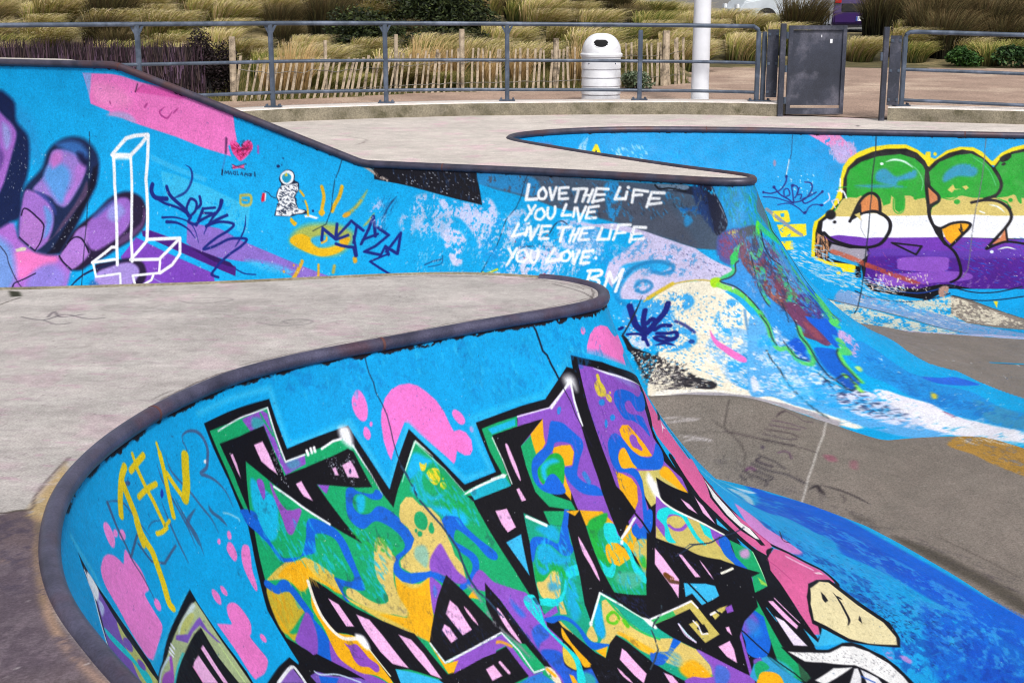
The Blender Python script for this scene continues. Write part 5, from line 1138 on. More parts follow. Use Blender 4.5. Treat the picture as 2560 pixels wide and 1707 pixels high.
s 141f78 t38 b4:11223,1401 11263,1350 11327,1341
s 141f78 t34 b4:11250,1431 11329,1420 11373,1401 11387,1444 11354,1473 11291,1460 11245,1478 11302,1505 11368,1482 11387,1444
s 141f78 t27 b4:11013,1475 11092,1458 11154,1479 11216,1565
s 141f78 t25 b4 e2:11267,1557 11336,1523 11390,1536
s 141f78 t28 b7 a80 w10:11353,1292 11416,1326 11464,1385
s 141f78 t36 b4:10933,1427 10947,1414
s 1c2438 t16 b4 e2:11027,1079 11018,1201 11000,1338 10978,1480 10971,1504
s 24242c t9:10972,1492 11036,1579 11086,1620
s d8b830 t37 b7 w5:11084,1095 11159,1022 11251,939
s d0b840 t13 b4:11055,1131 11157,1012 11285,930 11431,883 11504,885
p 18489c b5 w5 m1:11475,1478 11473,1492 11467,1502 11459,1503 11452,1496 11448,1484 11449,1470 11455,1461 11463,1459 11471,1466
p ee74c8 m1 b3:11523,1352 11534,1394 11552,1458 11579,1521 11609,1621 11608,1673 11596,1657 11565,1557 11547,1504 11532,1439
s 2878c0 t23 b7 a70 m0:11619,1150 11619,1299 11625,1519 11635,1611
p 1a90d0 m1 b5:11403,-2 11596,-9 11870,30 11840,120 11870,270 11820,442 11671,444 11560,443 11564,348 11511,199
d 2a8c90 n60 l82 t14 g83 r81 a60:11464,51 11836,66 11788,371 11596,385
d 2a9c70 n40 l55 t12 g90 r82 a60:11677,103 11870,150 11788,371 11651,385
d 14a8ee n40 l55 t10 g85 r83 a60:11464,51 11736,52 11728,298 11596,385
p 5a6878 m1 b11 a80:11868,90 11870,210 11839,386 11793,453 11768,366 11748,225
p 141a34 m1 b7 w10:11312,22 11407,30 11493,181 11557,348 11552,405 11509,475 11457,392 11398,252 11347,142
p 1a3468 m1 b13 w25 a90:11260,62 11354,57 11438,297 11485,448 11412,356 11325,248
s a8b8c0 t7 b4 w20 a70:11420,62 11475,163 11532,273 11557,357
p 4858a0 m1 b13 w5:11510,485 11566,424 11634,404 11706,410 11725,492 11707,686 11666,737 11615,674 11589,734 11556,716 11514,640
p 7a4880 m1 b14 w20 a80:11519,523 11567,481 11600,577 11589,675 11549,657
d 8a3858 n60 l34 t8 g71 r84 a60:11515,465 11624,403 11618,577 11538,658
d c8c060 n20 l26 t7 g71 r85 a60:11566,443 11624,403 11601,499
p 46505c m1 b11 w10:11623,423 11710,392 11705,586 11682,680 11654,656 11628,538
p 2a8cd8 m1 b5:11542,887 11597,773 11614,694 11638,675 11671,878 11690,1092 11707,1255 11708,1436 11697,1662 11662,1632 11661,1368 11655,1186 11634,1037 11595,934
p 7aa4dc m1 b12 w35 a80:11630,873 11653,977 11682,1195 11684,1380 11667,1372 11655,1112
p 5888c8 m1 b9:11719,491 11744,558 11774,673 11773,821 11771,962 11771,1086 11735,1121 11727,985 11731,798 11721,670
p 3890d4 m1 b7:11793,556 11800,729 11809,879 11814,1081 11805,1282 11817,1418 11781,1386 11778,1235 11775,1044 11771,863 11773,714
p 0f60c8 m1 b9:11807,1004 11807,1172 11802,1341 11753,1419 11755,1326 11769,1154
p 6a3a50 m1 b7:11626,538 11646,539 11658,607 11660,676 11670,728 11696,683 11717,740 11735,821 11726,910 11727,1006 11721,1099 11740,1092 11741,1217 11743,1359 11730,1509 11705,1433 11704,1252 11694,1126 11679,1035 11664,897 11640,784 11623,674
p 8a5850 m1 b11 w25 a85:11648,636 11669,737 11678,860 11701,1013 11702,1141 11683,1047 11660,866 11641,754
p b86848 m1 b13 w20 a80:11684,974 11698,1022 11700,1097 11685,1079
p 503080 m1 b11:11747,1053 11774,1077 11778,1210 11765,1340 11747,1364 11738,1271 11733,1153
p 2060c8 m1 b11 w20:11750,1134 11766,1197 11750,1319 11741,1285
d 283058 n200 l61 t6 g86 r86 a60:11619,538 11756,562 11775,1044 11749,1366 11706,1265 11647,774
d 3aa8e4 n90 l45 t7 g88 r87 a60:11706,547 11769,818 11787,1295 11747,1304 11719,844
d a06068 n70 l41 t7 g83 r88 a60:11637,626 11728,796 11722,1221 11697,1149 11647,774
p 2cc860 b5:11620,567 11613,684 11593,734 11585,724 11580,656 11599,606
s 2cc860 t38 b4 a80 w14:11591,724 11597,783 11572,829 11527,879
p a8dc18 m1 b5:11497,871 11525,848 11546,867 11539,918 11520,945 11501,922
s 7adc38 t48 b5 a80 w14:11539,918 11595,965 11624,1026 11639,1099
s 40cc60 t35 b5 a80 w14:11639,1099 11652,1207 11657,1293 11659,1403
s 202838 t12 b3:11614,694 11602,724 11601,793 11581,844 11542,882 11595,924 11625,1000 11646,1111 11658,1240 11664,1370
s 58c888 t30 b5 a80 w14:11604,596 11633,538 11652,578 11665,658 11674,679
s 40c868 t39 b5 a80 w14:11686,651 11705,567 11710,489 11709,430 11721,374
s 38c868 t59 b5 a80 w14:11723,384 11743,438 11771,497 11807,573
s 60e020 t29 b5 a80 w14:11723,365 11713,412 11711,450
s 30b868 t72 b5 a80 w14:11870,270 11838,365 11804,437 11803,540
s 40b868 t42 b4 a80 w14:11807,647 11797,837 11792,1002 11795,1170
s 202838 t25 b3 a80:11868,90 11870,240 11838,365 11804,457 11849,602 11849,758 11826,926 11816,1108 11805,1257 11805,1385
s 202838 t13 b3:11725,434 11716,569 11726,693 11747,764 11745,868 11733,989
s 38c070 t58 b7 a80 w14:11667,767 11682,780 11669,818
s 38c070 t35 b5 a80 w14:11668,837 11666,939 11670,1022 11673,1086
s 38c070 t26 b5 a80 w14:11687,791 11681,871
s 38c868 t65 b5 a80 w14:11741,792 11735,883 11734,968 11738,1036
p 40c468 m1 b7 w5:11722,1014 11741,1016 11743,1061 11722,1111 11710,1092
s 202838 t10 b3:11659,647 11661,816 11661,937 11667,1063 11673,1128
s 202838 t10 b3:11700,1097 11698,1226 11695,1284
s 202838 t10 b3:11734,1055 11718,1141 11709,1278 11701,1393
s 44c470 t92 b7 a80 w14:11797,1221 11791,1338 11798,1375
p 3a90d8 m1 b18 w54 a70:11621,480 11792,577 11792,1002 11773,1338 11711,1403 11686,1143 11644,824
p 2a3c68 m1 b18 w58 a70:11621,480 11792,577 11792,1002 11773,1338 11711,1403 11686,1143 11644,824
p 7a4460 m1 b18 w58 a70:11611,480 11756,562 11770,983 11749,1366 11701,1317 11679,1088 11629,823
p 3cae80 m1 b18 w62 a60:11681,349 11804,457 11792,1002 11788,1359 11734,1232 11707,686
p 58acec m1 b9 w5:11625,1233 11657,1282 11668,1514 11687,1720 11697,1942 11716,2123 11725,2278 11730,2573 11732,2858 11710,2816 11693,2576 11679,2374 11666,2261 11650,2161 11632,2056 11606,1989
p d8e2f6 m1 b10 w38:11622,1571 11656,1625 11671,1858 11675,2075 11662,2170 11643,2048 11612,1989
p 2090e0 m1 b7:11663,1109 11682,1181 11691,1319 11702,1306 11706,1496 11705,1617 11706,1744 11710,1910 11700,1946 11694,1779 11690,1722 11677,1687 11672,1563 11665,1465 11662,1328
p 9ab8e0 m1 b11 w30 a80:11668,1330 11679,1404 11679,1474 11664,1535 11662,1463
p 6a3a60 m1 b9:11708,1107 11731,1135 11739,1270 11748,1400 11746,1524 11730,1576 11718,1484 11713,1360 11706,1274
p 904858 m1 b11 w25 a80:11720,1296 11732,1381 11732,1503 11720,1462
p 0e5cd2 m1 b5:11730,1260 11749,1304 11775,1339 11771,1462 11756,1567 11742,1621 11738,1550 11737,1436
p 0e58d0 m1 b4:11678,1496 11691,1446 11697,1463 11702,1540 11693,1603 11694,1677 11690,1698 11686,1657 11680,1641 11678,1579
p 0e60cc m1 b7:11709,1572 11728,1597 11738,1653 11731,1773 11729,1908 11727,2003 11716,2050 11715,1974 11708,1907 11705,1821 11705,1704
p 1858bc m1 b5:11708,1920 11718,1883 11720,1942 11720,2013 11715,2062 11709,2050 11707,1974
p 1c90e0 m1 b7:11753,1484 11770,1594 11798,1654 11804,1777 11803,1889 11798,2091 11802,2180 11807,2267 11800,2341 11808,2454 11812,2633 11796,2846 11791,3077 11786,3297 11762,3418 11761,3216 11761,2905 11757,2695 11758,2450 11753,2324 11752,2112 11742,1955 11745,1846 11743,1731
p 4a94b0 m1 b26 a60 w20:11796,2669 11787,3087 11764,3196 11766,2874
p 2268e0 m1 b6:11803,2217 11823,2348 11843,2484 11840,2676 11832,2625 11813,2448 11803,2334
p e8e6f6 m1 b5 w12:11729,2132 11740,2150 11747,2260 11752,2339 11758,2450 11757,2573 11756,2700 11759,2915 11760,3221 11758,3529 11744,3652 11745,3330 11735,3031 11727,2812 11723,2533 11726,2331
p ccd6f4 m1 b12 w38:11690,1942 11703,1994 11726,2151 11729,2471 11728,2801 11710,2573 11692,2305
p c0a8e0 m1 b9 w30:11776,1469 11791,1552 11780,1672 11756,1758 11753,1669 11758,1544
d e4eaf8 n90 l28 t7 g86 r91 w10:11667,1241 11690,1648 11708,1934 11682,1960 11662,1628
d 3aa8ea n120 l38 t7 g86 r92 a70:11618,1737 11660,1937 11708,2225 11723,2533 11694,2423 11643,2061
d eef0fa n200 l59 t5 g90 r93 a80:11728,2128 11751,2488 11758,3236 11743,3359 11730,2678
d 14204c n46 l28 t7 g90 r94 a90:11689,1955 11700,2031 11718,2098 11720,2259 11706,2380 11690,2180
d 1a2a54 n40 l17 t5 g89 r95 a80:11713,2161 11732,2447 11717,2601 11700,2329
d 1a5ca8 n90 l53 t7 g89 r96 a45:11763,1774 11791,2207 11782,3098 11766,2597 11757,2032
s 14204c t18 b3:11692,1932 11696,1926 11695,1978 11695,2020
s 14204c t14 b3:11700,2072 11705,2068 11699,2113
s 202838 t15 b3 e2:11693,1829 11696,1926 11702,2006 11709,2064
s 54d060 t44 b7 a85 w10:11650,1171 11658,1293 11657,1416 11658,1497 11663,1546 11673,1540 11678,1615 11679,1677 11685,1712 11693,1726 11700,1660 11702,1601
s 54d860 t50 b5 a85 w10:11706,1354 11702,1445 11703,1529 11701,1612
s 202838 t16 b3:11707,1286 11701,1420 11704,1542 11701,1725 11701,1867 11705,1942 11709,2064 11715,2062 11721,2016
s 202838 t12 b3:11649,1193 11658,1304 11658,1428 11661,1498
s 202838 t10 b3:11673,1470 11677,1578 11680,1641 11692,1694
s 54c868 t93 b7 a85 w10:11813,1146 11802,1273 11788,1357 11784,1417
p 50d068 m1 b7:11775,1352 11802,1379 11794,1420 11774,1426
s 54d060 t85 b7 a85 w10:11756,1567 11752,1625 11751,1678 11742,1661
s 70e050 t47 b7 a85 w10:11736,1677 11731,1773 11729,1894 11728,2006
s 90e850 t47 b7 a85 w10:11718,1897 11719,1983 11718,2069 11718,2098
p b0e080 m1 b7:11739,1840 11745,1846 11744,1888 11739,1904 11738,1873
s 202838 t14 b3:11740,1632 11733,1671 11728,1767 11728,1877 11726,2000
s 202838 t12 b3:11707,1918 11717,1895 11721,1917 11719,2011
p c8c040 b11:11776,2367 11780,2372 11778,2423 11769,2452 11767,2421
s 28383c t12 b2 w5:11644,1551 11647,1658 11652,1745 11654,1870 11657,1988 11663,2156 11671,2359
s 7a3060 t18 b4 m0:11755,2603 11754,2688
p 1ba2ee m1 b17 w56 a70:11640,1390 11676,1638 11703,1994 11719,2338 11730,2678 11694,2423 11652,2107 11622,1924
p e8eef8 m1 b17 w58 a60:11669,1755 11710,2052 11736,2410 11751,2965 11728,2801 11698,2356 11665,2075
p 1470c8 m1 b18 w58 a60:11771,1737 11797,2193 11793,2766 11780,3103 11764,2704 11755,2261 11751,1949
"""
PAINT_BACK = """
p 0e94dc m1 b74 a50:19613,53 20100,55 20353,384 19878,557 19507,407
p e890cc b7 w5:19515,42 19857,35 19933,110 20008,172 20072,261 20015,341 19943,369 19870,344 19791,203 19691,141
p b8aae0 m1 b15 w15:19789,152 19884,98 20006,134 20059,236 19943,369 19858,358 19793,242
d c8b4e4 n40 l51 t9 g82 r5 w10:19764,139 20031,133 19992,367 19772,334
d e0eef8 n30 l16 t9 g60 r6 :19205,522 19634,510 19595,757 19251,712
p d08098 b8 a70 m1:19191,388 19189,412 19181,426 19170,427 19161,412 19156,389 19159,365 19167,351 19177,351 19187,365
s 141f78 t16 b2:19064,746 19153,757 19251,712 19308,614 19311,546
s 141f78 t16 b2:19181,680 19253,768 19342,822 19405,862 19525,816 19593,702 19584,620 19516,608
s 141f78 t14 b2:19297,781 19294,711 19336,696 19358,765 19316,794
s 141f78 t14 b2:19404,848 19387,736 19378,653 19433,665 19448,734 19415,805
s 141f78 t14 b2:19458,678 19437,762 19486,761 19476,817
s 141f78 t16 b2:19643,728 19560,787 19501,817 19527,872 19622,813 19715,712
s 141f78 t13 b2:19067,802 19205,812 19331,851 19406,877
s 141f78 t12 b2:19234,897 19357,878 19457,932 19532,1002 19566,928 19624,883 19721,887
p 141f78 m1:19198,679 19195,691 19187,698 19176,698 19167,692 19163,680 19166,669 19175,662 19185,661 19194,668
p 141f78 m1:19077,746 19075,755 19069,762 19061,762 19055,756 19052,746 19054,736 19060,730 19068,730 19074,736
p 141f78 m1:19326,546 19324,557 19316,564 19307,564 19300,557 19296,546 19299,535 19306,528 19315,528 19323,534
p 141f78 m1:19401,653 19398,664 19390,671 19379,672 19370,665 19366,654 19369,642 19378,635 19388,635 19397,641
p 141f78 m1:19723,718 19721,728 19714,735 19705,735 19697,729 19694,719 19697,710 19704,703 19713,703 19720,709
p 141f78 m1:19545,974 19549,984 19546,997 19538,1007 19528,1011 19519,1008 19515,997 19518,984 19526,974 19536,970
p 141f78 m1:19726,887 19722,897 19713,904 19701,904 19691,898 19687,888 19691,878 19700,872 19712,871 19722,877
p f4dc20 b4 w3:19150,987 19200,978 19342,965 19363,1023 19379,1112 19355,1128 19206,1118
p 18a0e0 b5:19264,1012 19307,1003 19309,1055 19272,1056
p f4dc20 b4 w3:19233,1163 19549,1135 19561,1288 19520,1313 19290,1331
p f4dc20 b4 w12:19280,1395 19414,1373 19431,1503 19346,1515
s 8c94a0 t41 b6 w5 m0:19111,959 19293,1115 19445,1246 19507,1290
s f4dc10 t35 b3:19140,4170 19140,4170
p f4dc10 b4:19618,1594 19619,1412 19623,1193 19638,1102 19679,1070 19818,919 19883,693 19901,529 19921,409 19978,315 20083,235 20225,174 20404,144 20584,140 20705,194 20790,256 20801,218 20848,216 20850,280 20898,298 21013,200 21153,152 21293,155 21388,203 21472,290 21496,309 21587,211 21701,146 21874,98 21879,472 21508,353 21170,375 20830,397 20722,1059 20431,1366 20140,1704 20094,1724 20071,1824 19955,1822 19931,1751 19814,1722 19696,1659
p f4dc10 m1:20915,240 20912,252 20902,260 20891,260 20881,253 20877,241 20880,229 20890,221 20901,221 20911,228
p f4dc10 m1:19932,1838 19927,1851 19916,1860 19902,1861 19890,1854 19885,1841 19890,1827 19901,1819 19916,1818 19927,1825
p K b4:19659,1592 19655,1253 19680,1100 19819,948 19923,802 19932,555 19970,421 20062,313 20228,231 20370,196 20585,184 20706,233 20792,321 20830,397 20898,318 21037,225 21177,183 21295,199 21414,279 21509,379 21576,275 21691,196 21875,142 21990,139 21994,459 21990,793 21978,1147 21955,1534 21918,1973 21621,1993 21322,2014 21020,2036 20811,2260 20535,2196 20253,2133 20174,1997 20140,1704 19813,1669
p 1ba02c b4:19967,527 19995,446 20112,351 20290,282 20528,250 20685,297 20770,373 20801,437 20811,636 20826,800 20838,855 20845,996 20605,1005 20250,1019 19893,1033 19820,977 19935,802 19970,773
p 1ba02c b4:20837,449 20946,329 21120,248 21272,225 21390,279 21485,380 21545,482 21592,586 21557,707 21395,753 21280,812 21302,979 20862,995 20861,882 20942,768 20930,714 20858,608
p 1ba02c b4:21521,392 21588,287 21703,221 21990,151 21994,541 21986,953 21531,970 21704,880 21648,799 21534,748 21603,585
p d0bc6c b4:19929,802 20006,779 20078,783 20125,754 20198,793 20316,762 20341,788 20366,872 20437,841 20447,743 20483,784 20486,910 20533,951 20580,906 20589,739 20648,737 20720,776 20802,759 20826,827 20839,996 20495,1017 20148,1037 19799,1058 19844,976
p d0bc6c b4:20943,823 20977,753 21071,750 21187,719 21303,742 21534,735 21648,799 21692,908 21702,963 21285,979 20862,995 20873,882
p d0bc6c b4:21545,734 21649,717 21718,688 21786,726 21991,733 21986,953 21691,964 21693,852 21648,772
p 1ba02c m1:21741,687 21787,686 21797,794 21763,768
p f0f2fa b4:19798,1029 20250,1019 20463,996 20604,991 20839,975 21071,966 21302,950 21531,956 21714,949 21986,932 21973,1235 21637,1242 21297,1249 21011,1254 20606,1288 20254,1296 19900,1288 19758,1310 19720,1219 19728,1098
p 6c34ac b4:19746,1311 19899,1273 20136,1293 20489,1285 21011,1254 21297,1249 21636,1257 21973,1242 21959,1473 21681,1487 21402,1501 21119,1516 20835,1530 20547,1546 20256,1561 20209,1432 20020,1425 19831,1370
p 4c1c8c b4:20209,1563 20256,1527 20605,1526 21063,1519 21402,1501 21681,1483 21960,1465 21918,1973 21592,1995 21264,2018 21046,1957 20935,1964 20707,2059 20425,2039 20232,1993 20175,1901
p 5a38a8 m1 b17 a80:20209,1481 20489,1435 20836,1449 21292,1427 21742,1389 21736,1500 21175,1545 20605,1542 20233,1562
d 2458c8 n90 l68 t10 g19 r8 a70:20256,1594 21846,1510 21819,1868 20483,1996
d e06090 n60 l40 t5 g52 r9 a50:20209,1481 21846,1510 21813,1942 20254,2051
d d8c8e0 n90 l46 t4 g-53 r10 a60:20210,1788 20939,1852 21832,1709 21809,1980 20254,2092
d 2860c0 n60 l68 t9 g24 r16 a60:21297,1257 21862,1232 21853,1400 21065,1422
p 8850c0 m1 b7:20529,1580 20720,1545 21017,1537 21037,1619 21011,1732 20829,1760 20544,1751 20517,1665
p 8850c0 m1 b7 a90:20337,1835 20601,1801 20943,1744 21233,1762 21228,1870 20823,1953 20483,2015 20335,1986
p 9a94a4 b6:19831,1402 20021,1457 20197,1449 20209,1546 20117,1670 19906,1596 19798,1501
p 2a9cd4 b6:19787,1518 20140,1686 20117,1722 19812,1618
s c05a40 t71 b12 w20 a80 m0:19845,1515 20023,1590 20210,1700
s b04830 t69 b12 w15 a80 m0:20210,1700 20429,1811 20711,1961
p d08048 b4 m1:20081,896 20127,824 20197,752 20256,743 20306,818 20326,930 20225,948 20130,966
s K t33 b4:20014,1087 20059,968 20115,824 20184,738 20256,722 20317,789 20332,930 20321,987
p K:20014,1087 20058,939 20128,852 20137,994
s K t39 b4:20131,987 20249,947 20344,972 20429,1056 20441,1159 20407,1266 20337,1378 20209,1432 20020,1417 19830,1338 19744,1249
p f0f2fa m1 b4:20137,1001 20250,973 20321,987 20405,1071 20412,1160 20360,1268 20136,1293 20128,1127
s 9aa0a8 t7:20138,1052 20134,1171 20184,1291
p d0bc6c b4:20060,997 20118,966 20133,1067
p cc8050 b4:20823,622 20859,635 20930,727 20931,782 20849,840 20831,744
s K t31 b4:20835,609 20882,661 20942,727 20943,796 20873,854 20850,911
p f0a818 b4:20978,1151 21070,1088 21186,1055 21266,1066 21242,1140 21160,1248 21067,1344 21022,1284
s K t33 b4:20838,855 20850,996 20897,1110 20966,1137 21071,1074 21186,1048 21266,1066 21254,1125 21160,1248 21066,1375
p K b4:20874,1082 20978,1136 20999,1285 21066,1406 20998,1363 20908,1199
s K t35 b4:20818,398 20810,583 20838,855
s K t31 b4:20838,883 20862,1024 20931,1198 21021,1346 21109,1468 21149,1630 21155,1767 21118,1859 21048,1919
s K t16 m0:21174,1084 21179,1157
d K n20 l16 t9 g35 r12 :21139,1115 21208,1112 21184,1217
s K t33 b4:21515,392 21568,481 21592,586 21545,694 21419,752
s K t33 b4:21286,800 21418,766 21557,775 21659,853 21691,964 21642,1080 21547,1216 21428,1389
p d08058 b4:21630,1109 21646,1286 21544,1322 21487,1324 21570,1230
s K t30 b4:21428,1397 21544,1322 21646,1286 21813,1309 21967,1348
s K t21 b4:21630,1109 21640,1294
s K t24 b4 m0:20460,1357 20709,1512 20768,1389 20460,1357
p K b10 m1:19864,1004 19854,1043 19828,1067 19794,1069 19766,1046 19754,1009 19763,971 19790,947 19824,945 19852,967
p K b5 m1:19873,1100 19869,1112 19860,1120 19848,1121 19838,1113 19834,1101 19838,1089 19847,1081 19859,1081 19869,1088
p K m1:21634,328 21633,339 21624,348 21611,354 21598,354 21591,347 21592,337 21601,327 21614,321 21627,322
p K m1:21576,262 21668,209 21692,247 21647,298 21589,313
s 1ba02c t71 b5:20530,754 20533,908
p 1ba02c b4 m1:20721,765 20717,778 20708,786 20696,786 20687,779 20683,766 20686,753 20696,744 20707,744 20717,752
p 1ba02c b4 m1:21167,795 21161,813 21145,824 21125,825 21109,815 21102,797 21109,779 21125,768 21145,767 21161,777
p 1ba02c b4 m1:21708,756 21703,771 21692,780 21678,780 21666,772 21662,758 21667,743 21678,734 21692,733 21704,742
s 1ba02c t12 b4:20471,784 20474,910 20522,965 20580,920 20590,780
s 1ba02c t12 b4:20989,753 21071,771 21140,734
p 2c90dc m1 b17 a80 w10:20284,465 20379,423 20501,512 20688,427 20691,520 20526,564 20480,620 20287,572
p 2c90dc m1 b17 a70 w10:20073,632 20360,610 20599,629 20480,647 20122,658
p 2c90dc m1 b17 a80 w10:20996,471 21112,364 21252,347 21346,409 21301,489 21138,493 20998,564
s d0f0e0 t23 b6 e2:20376,344 20471,316 20579,339 20664,402
p e8f8f4 b5 m1:20354,367 20351,376 20341,382 20329,383 20320,377 20316,368 20319,359 20328,353 20340,353 20350,358
s a8e0c8 t10 b6 a60:20591,339 20712,427 20775,557 20765,665
s 70d0a0 t10 b6 a60:21297,269 21415,356 21487,457 21534,587
s e0f0e8 t18 b5 e2:21540,1399 21632,1364 21720,1390
p e0f0f8 b5 m1:21495,1433 21491,1446 21482,1454 21471,1455 21462,1447 21459,1434 21463,1421 21473,1413 21484,1412 21492,1420
s e8ece0 t19 b5 e2:21464,819 21556,843 21623,910
s e8ece8 t17 b5:21372,905 21417,925
p d8c468 b2:21035,656 21092,587 21116,640 21175,645 21105,654 21082,688
p d8c468 b2:21186,611 21232,596 21256,622 21221,650
s f0f4fa t17 b4:19896,556 19900,665 19920,719
s f0f4fa t18 b4:19871,707 19931,705 19970,787
s e0d4f0 t13 b4:19776,738 19790,807 19732,865
s e0d4f0 t13 b4:19815,834 19875,804 19888,860
s e0d4f0 t12 b4:19815,834 19854,918
s 1ba02c t11 b5:19882,665 20026,647 20182,656
p c0906c b5 w15:19673,1252 19783,1341 19789,1602 19671,1591
p K b5 w20:19669,1299 19717,1312 19735,1588 19670,1574
d K n40 l113 t9 g84 r13 :19662,1283 19783,1341 19789,1602 19671,1591
d d89868 n30 l113 t9 g87 r14 :19662,1283 19783,1341 19789,1602 19671,1591
p K b7 w25:20082,1672 20140,1704 20140,1903 20082,1907
s 14203c t23:20174,1978 20368,2083 20593,2128 20818,2091 21046,1976
s 14203c t19:20082,2146 20251,2263 20475,2311 20699,2292 20925,2186 21028,2115
s 1440a0 t15:20209,1918 20436,2078 20705,2140 20931,2042
s 14203c t19:21045,1995 21260,2078 21479,2061 21741,1947
s 14203c t19:21058,2154 21250,2223 21467,2205 21798,2097
p b08c80 m1 b7 w25:20932,2023 21022,1997 20992,2159 20925,2186
d e4dcd0 n160 l72 t9 g24 r15 w5:19383,1522 19611,1544 20140,1903 20593,2107 20252,2218 19795,2003 19462,1724
d 8cc4ec n160 l72 t11 g23 r16 w5:19379,1423 19605,1349 20140,1829 20595,2067 20252,2218 19795,2003 19462,1724
d e8dccc n80 l48 t9 g85 r17 :20210,1825 20827,1823 20818,2091 20231,2093
p 8c9ecc m1 b11 w6 a85:19865,2306 19933,2125 20093,2176 20251,2251 20584,2383 20800,2485 21008,2608 21156,2750 21645,2990 21874,3117 21833,3390 21615,3215 21120,3137 20878,2928 20572,2673 20246,2515 19911,2396
p 46a8e8 m1 b16 w30 a80:20307,2269 20586,2336 20798,2510 20578,2534 20360,2428
d e8e0dc n130 l69 t9 g26 r121 w5 a80:19911,2127 20588,2290 21209,2743 21076,3055 20247,2464
p 857c75 b6:19577,2767 20011,3084 20227,3088 20548,3107 21015,3159 21265,3207 21612,3238 21940,3325 21810,4170 21840,4170 21600,4170 21360,4170 21120,4170 20880,4170 20640,4170 20370,4170 20130,4170 19860,4170 19620,4170 19590,4170 19582,4149
p 857c75 b6:21036,2155 21250,2234 21491,2416 21697,2571 22029,2758 21954,3234 21660,2875 21406,2845 21156,2750 21013,2540
p e4dac4 m1 b9 w30 a90:19718,2307 19911,2384 20245,2529 20516,2695 20776,2871 21030,3110 20758,3130 20444,3068 20178,2946 20014,2961 19886,2791 19753,2461
p e0d8c4 m1 b9 w38 a90:20476,2266 20699,2280 21035,2176 21245,2300 21446,2445 21684,2683 21916,2837 21882,3071 21662,2858 21413,2778 21158,2719 20904,2552 20692,2445
p c4bce0 m1 b9 w20 a80:20080,2951 20444,3068 21017,3136 21276,3105 21625,3146 21612,3238 21013,3183 20440,3139 20076,3071
d 5a5650 n160 l47 t5 g28 r122 a60:19798,2407 20512,2773 21019,3112 20444,3068 20015,2914
d 5a5650 n200 l43 t6 g24 r123 a60:20807,2339 21243,2323 21684,2683 21640,3031 21156,2750
s 6a6058 t18 b3 a80:19730,2294 19911,2372 20246,2510 20571,2679 20878,2928 21124,3091
s 4a4a46 t17 b3 a70 w10:21036,2155 21248,2255 21451,2396 21697,2571
s 1c2430 t11 w8 m0:20262,39 20263,218 20238,519 20238,736 20225,933 20212,1229 20191,1465 20175,1719 20145,2100 20101,2486 20065,2631
s 6a6c78 t10 w5 m0:21424,39 21413,266 21394,486 21361,727 21326,893 21287,1182 21256,1492 21225,1710 21163,1838
s 1c3c60 t7 w15 m0:19356,59 19354,279 19313,452 19305,546
s c8dcec t12 w15 m0:19333,345 19310,519
p f4dc20 b5:21444,2229 21487,2225 21465,2356
s f4dc10 t41 b5 m0:17038,320 17124,194 17160,324
p K:17065,329 17114,237 17130,332
p f4dc10:17214,335 17273,310 17307,337 17284,371
p 5a88c8 m1 b23 w20:16249,112 16549,133 16526,216 16326,219
d 9cccf0 n50 l93 t16 g-49 r18 a60:16852,251 17032,73 16944,359
d b8dcf0 n40 l67 t16 g62 r19 a60:17300,234 17683,204 17848,412 17412,374
"""
